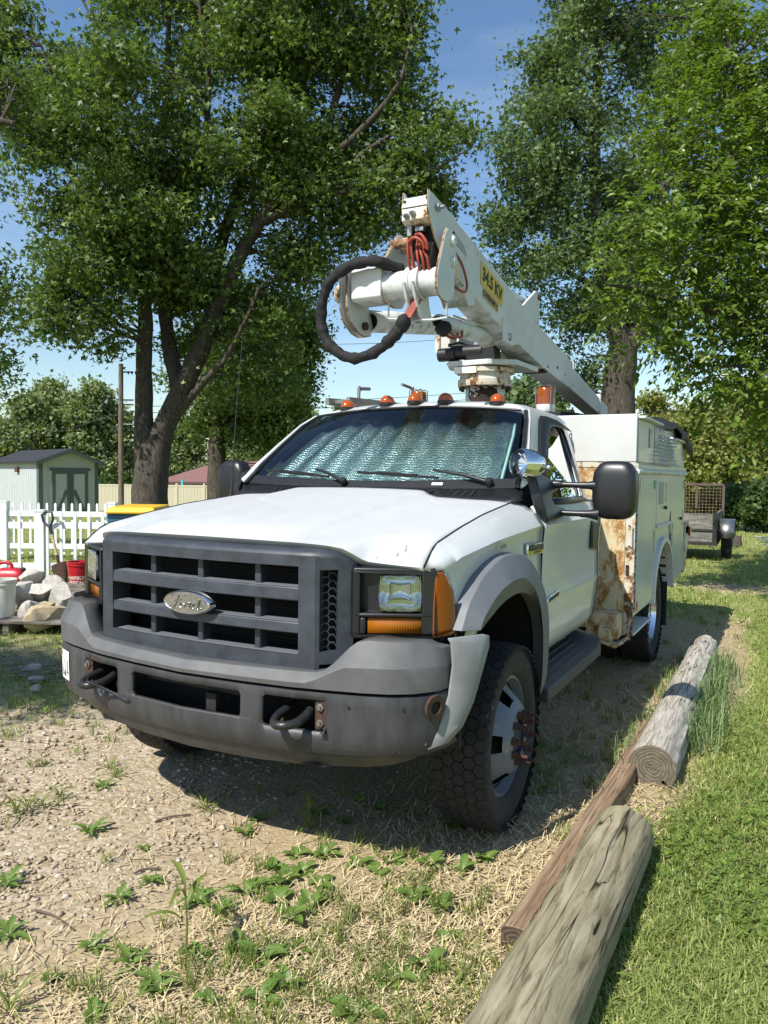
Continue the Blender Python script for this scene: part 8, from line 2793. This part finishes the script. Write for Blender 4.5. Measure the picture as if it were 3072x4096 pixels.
# ------------------------------------------------------------------ weeds, each plant on its own
def leaf_blade(L, W, k=6, fold=0.25, curl=0.35, tooth=0.0, seed=0):
    """a single leaf along +y starting at the origin, arching over"""
    rnd = random.Random(seed)
    mb = MB()
    rows = []
    for i in range(k + 1):
        t = i / k
        w = W * (math.sin(PI * min(1, t * 0.92 + 0.06)) ** 0.8) * (0.25 if t < 0.12 else 1)
        if tooth: w *= 1 + tooth * (1 if i % 2 else -1)
        if i == k: w = 0.0005
        y = L * t
        z = L * (0.55 * t - curl * 1.5 * t * t)
        rows.append([(-w, y, z + fold * w), (-w * 0.5, y, z + fold * w * 0.35), (0, y + 0.0, z), (w * 0.5, y, z + fold * w * 0.35), (w, y, z + fold * w)])
    mb.grid(rows)
    return mb


LEAF = {'plantain': [leaf_blade(0.085, 0.020, 6, 0.3, 0.30, 0, 1).mesh('leaf', M['weed'], 60), leaf_blade(0.062, 0.017, 6, 0.35, 0.40, 0, 2).mesh('leaf', M['weed'], 60)],
        'dandelion': [leaf_blade(0.11, 0.014, 10, 0.2, 0.36, 0.38, 3).mesh('leaf', M['weed'], 60), leaf_blade(0.085, 0.013, 10, 0.25, 0.33, 0.42, 4).mesh('leaf', M['weed'], 60)],
        'tuft': [leaf_blade(0.15, 0.0045, 6, 0.5, 0.42, 0, 5).mesh('leaf', M['grass'], 60), leaf_blade(0.11, 0.004, 6, 0.5, 0.30, 0, 6).mesh('leaf', M['grass'], 60)],
        'broad': [leaf_blade(0.055, 0.024, 6, 0.2, 0.25, 0, 7).mesh('leaf', M['weed'], 60), leaf_blade(0.045, 0.021, 6, 0.25, 0.3, 0, 8).mesh('leaf', M['weed'], 60)]}
KIND = {'plantain': ('plantain_weed', 'broad leaved plantain weed', 8), 'dandelion': ('dandelion_weed', 'jagged leaved dandelion rosette', 9), 'tuft': ('grass_tuft', 'grass tuft with arching blades', 12), 'broad': ('broadleaf_seedling', 'small round-leaved seedling', 5)}


def weed(kind, x, y, sc, seed):
    rnd = random.Random(seed)
    nm, lab, n = KIND[kind]
    lab += ' ' + ('in the shade under the truck' if y > 0.42 and x > -0.8 and x < 1.2 else 'beside the near log' if x > 1.15 else 'in the gravel at the left' if x < -0.55 else 'close to the bottom edge' if y < -0.62 else 'between gravel and dry grass' if x < 0.15 else 'in the dry grass patch before the wheel' if x > 0.75 else 'in the green weed patch below the bumper')
    t = thing(nm, lab, 'weed', (x, y, float(gz(x, y)) - 0.002), rnd.uniform(0, 6.28), nm.replace('_', ' ') + 's in the bare ground')
    n = n + rnd.randint(-2, 2)
    for k in range(n):
        o = bpy.data.objects.new('leaf', LEAF[kind][rnd.randint(0, 1)])
        s = sc * rnd.uniform(0.5, 0.92)
        o.scale = (s, s, s * rnd.uniform(0.8, 1.5))
        o.rotation_euler = (rnd.uniform(-0.1, 0.5) if kind != 'tuft' else rnd.uniform(0.1, 0.9), 0, 2 * PI * k / n + rnd.uniform(-0.3, 0.3))
        link(o, t)
    return t


WEEDS = [('tuft', 440, 1748, 1.1), ('tuft', 455, 1756, 0.9), ('broad', 556, 1770, 1.0), ('dandelion', 530, 1802, 0.9), ('broad', 310, 1832, 0.8), ('dandelion', 190, 1800, 1.1), ('dandelion', 325, 1905, 0.8), ('dandelion', 258, 1945, 0.9),
         ('plantain', 590, 1880, 1.3), ('plantain', 622, 1905, 1.4), ('plantain', 655, 1885, 1.2), ('plantain', 690, 1915, 1.2), ('plantain', 700, 1850, 1.2), ('plantain', 640, 1850, 1.1), ('plantain', 560, 1915, 1.1), ('dandelion', 530, 1930, 1.1), ('plantain', 600, 1950, 1.3),
         ('plantain', 625, 1990, 1.4), ('plantain', 668, 1960, 1.2), ('plantain', 770, 1870, 1.2), ('plantain', 815, 1895, 1.2), ('plantain', 850, 1860, 1.1), ('dandelion', 430, 1950, 1.1), ('dandelion', 475, 1968, 1.2), ('plantain', 410, 2060, 1.2), ('dandelion', 445, 2075, 1.2), ('plantain', 515, 2050, 1.2),
         ('plantain', 560, 2078, 1.3), ('plantain', 640, 2060, 1.3), ('dandelion', 200, 2050, 1.2), ('dandelion', 285, 2088, 1.4), ('broad', 112, 2118, 1.3), ('plantain', 345, 2140, 1.3), ('dandelion', 330, 2120, 1.2), ('plantain', 448, 2165, 1.3), ('plantain', 200, 2195, 1.3), ('plantain', 770, 2190, 1.3), ('plantain', 850, 2120, 1.4), ('plantain', 920, 2090, 1.3), ('plantain', 890, 1940, 1.2), ('plantain', 950, 1960, 1.3), ('broad', 960, 2030, 1.2), ('plantain', 930, 1870, 1.1), ('plantain', 1000, 1880, 1.1), ('plantain', 1050, 1860, 1.0),
         ('tuft', 250, 1680, 1.1), ('tuft', 235, 1660, 1.0), ('dandelion', 225, 1700, 1.0), ('tuft', 60, 1750, 1.3), ('tuft', 90, 1745, 1.2), ('tuft', 130, 1725, 1.0), ('tuft', 35, 1760, 1.2), ('broad', 1260, 1820, 1.5), ('broad', 1330, 1960, 1.8), ('broad', 1345, 2000, 1.6), ('plantain', 1325, 2040, 1.3), ('tuft', 1290, 2120, 1.4), ('tuft', 1320, 2020, 1.3), ('broad', 1395, 1815, 1.2), ('plantain', 690, 1755, 1.1), ('plantain', 740, 1780, 1.0), ('broad', 820, 1750, 1.2), ('broad', 780, 1735, 1.2), ('tuft', 670, 1790, 1.2), ('tuft', 560, 1720, 1.0), ('plantain', 980, 1790, 1.1), ('broad', 1180, 1700, 1.2), ('tuft', 1130, 1720, 1.2), ('tuft', 1190, 1680, 1.2), ('dandelion', 20, 2020, 1.1), ('dandelion', 15, 1910, 1.0), ('tuft', 20, 2190, 1.5), ('plantain', 560, 2165, 1.2), ('broad', 700, 2140, 1.0), ('plantain', 620, 2130, 1.2)]
wl_ = []
for i, (kd, us, vs2, sc) in enumerate(WEEDS):
    if us < 480 and vs2 > 2040: sc *= 0.72
    u, v_ = us * 1.8517, vs2 * 1.8517
    d = RIGHT * ((u - 1536) / FPX) + UP * ((2048 - v_) / FPX) + FWD
    p = CAM + d * (-CAM.z / d.z)
    wl_.append((us, weed(kd, p.x, p.y, sc, 100 + i)))
ORD = 'first second third fourth fifth sixth seventh eighth ninth tenth eleventh twelfth thirteenth fourteenth fifteenth sixteenth seventeenth eighteenth nineteenth twentieth'.split()
by = {}
for us, o in sorted(wl_, key=lambda q: q[0]): by.setdefault(o['label'], []).append(o)
for lab, os_ in by.items():
    if len(os_) == 1: continue
    for k, o in enumerate(os_):
        o['label'] = lab + (', leftmost' if k == 0 else ', rightmost' if k == len(os_) - 1 else ', ' + ORD[k] + ' from the left')
# tall sprouts
for us, vs2, hgt, lab in ((402, 2075, 0.32, 'tall single grass sprout standing in the near dirt'), (668, 1790, 0.16, 'short upright grass sprout in the shade under the bumper')):
    u, v_ = us * 1.8517, vs2 * 1.8517
    d = RIGHT * ((u - 1536) / FPX) + UP * ((2048 - v_) / FPX) + FWD
    p = CAM + d * (-CAM.z / d.z)
    t = thing('grass_sprout', lab, 'weed', (p.x, p.y, 0))
    MB().tube([(0, 0, 0), (0.004, 0, hgt * 0.4), (-0.006, 0, hgt * 0.75)], [0.004, 0.0035, 0.002], 6).build('stem', M['grass'], t)
    for k, (z0, az, L0) in enumerate(((0.35, 2.6, 0.5), (0.5, 0.2, 0.45), (0.62, 3.6, 0.55), (0.72, 1.2, 0.4))):
        o = bpy.data.objects.new('leaf', LEAF['tuft'][0])
        o.location = (0, 0, hgt * z0)
        s = hgt * L0 / 0.15
        o.scale = (2.2, s, s * 1.4)
        o.rotation_euler = (0.5, 0, az)
        link(o, t)
# long grass beside the far log
lg = []
for k in range(900):
    yy = rng.uniform(2.2, 4.4)
    lg.append((1.60 + rng.normal(0, 0.075) - 0.012 * (yy - 2), yy, 0))
for k in range(260):
    yy = rng.uniform(1.2, 4.6)
    lg.append((1.31 + rng.normal(0, 0.05), yy, 0))
PL = np.array(lg)
h = rng.uniform(0.12, 0.34, len(PL)) * np.where(PL[:, 0] > 1.45, 1.0, 0.6)
v, f = blades(PL, h, rng.uniform(0.004, 0.008, len(PL)), 0.9, rng, 0.9)
M['long_grass'] = leafmat('long_blue_green_grass', (0.10, 0.16, 0.07), (0.25, 0.34, 0.14), 0.35, 0.5, 0.3)
stuff('long_grass', v, f, M['long_grass'], 'long arching grass growing along the grey log', 'grass')
# twigs
for us, vs2, L0, az, lab in ((335, 1778, 0.16, 0.5, 'dark curved twig lying on the gravel'), (75, 1970, 0.22, -0.55, 'thin brown twig on the gravel at the left edge'), (290, 1890, 0.10, 0.4, 'short twig on the gravel below the curved one')):
    u, v_ = us * 1.8517, vs2 * 1.8517
    d = RIGHT * ((u - 1536) / FPX) + UP * ((2048 - v_) / FPX) + FWD
    p = CAM + d * (-CAM.z / d.z)
    o = MB().tube(catmull([(0, 0, 0.006), (L0 * 0.4, 0.012, 0.010), (L0, 0.0, 0.006)], 5), [0.004] * 10 + [0.0025], 6).build('twig', M['twig'], None)
    o.location = (p.x, p.y, 0.0)
    o.rotation_euler = (0, 0, az + YAW)
    tag(o, lab, 'twig', 'twigs on the gravel')

# dry brush lying in the shade at the left
pc = at(45, 1455, 5.9)
br_ = []
n = 420
P6 = np.stack([pc.x + rng.normal(0, 0.42, n), pc.y + rng.normal(0, 0.20, n), rng.uniform(0.01, 0.06, n)], 1)
an = rng.normal(0.35, 0.35, n)
L6 = rng.uniform(0.10, 0.38, n)
D6 = np.stack([np.cos(an + YAW), np.sin(an + YAW), rng.normal(0, 0.06, n)], 1)
S6 = np.stack([-D6[:, 1], D6[:, 0], np.zeros(n)], 1) * 0.004
A6, B6 = P6, P6 + D6 * L6[:, None]
v = np.stack([A6 - S6, A6 + S6, B6 + S6 * 0.5, B6 - S6 * 0.5], 1).reshape(-1, 3)
f = (np.array([[0, 1, 2], [0, 2, 3]])[None] + (np.arange(n) * 4)[:, None, None]).reshape(-1, 3)
stuff('dry_brush', v, f, pm('grey_dry_brush', (0.30, 0.26, 0.20), 0.9, var=0.4, vs=20), 'grey dry brush raked together in the shade left of the bumper', 'brush')
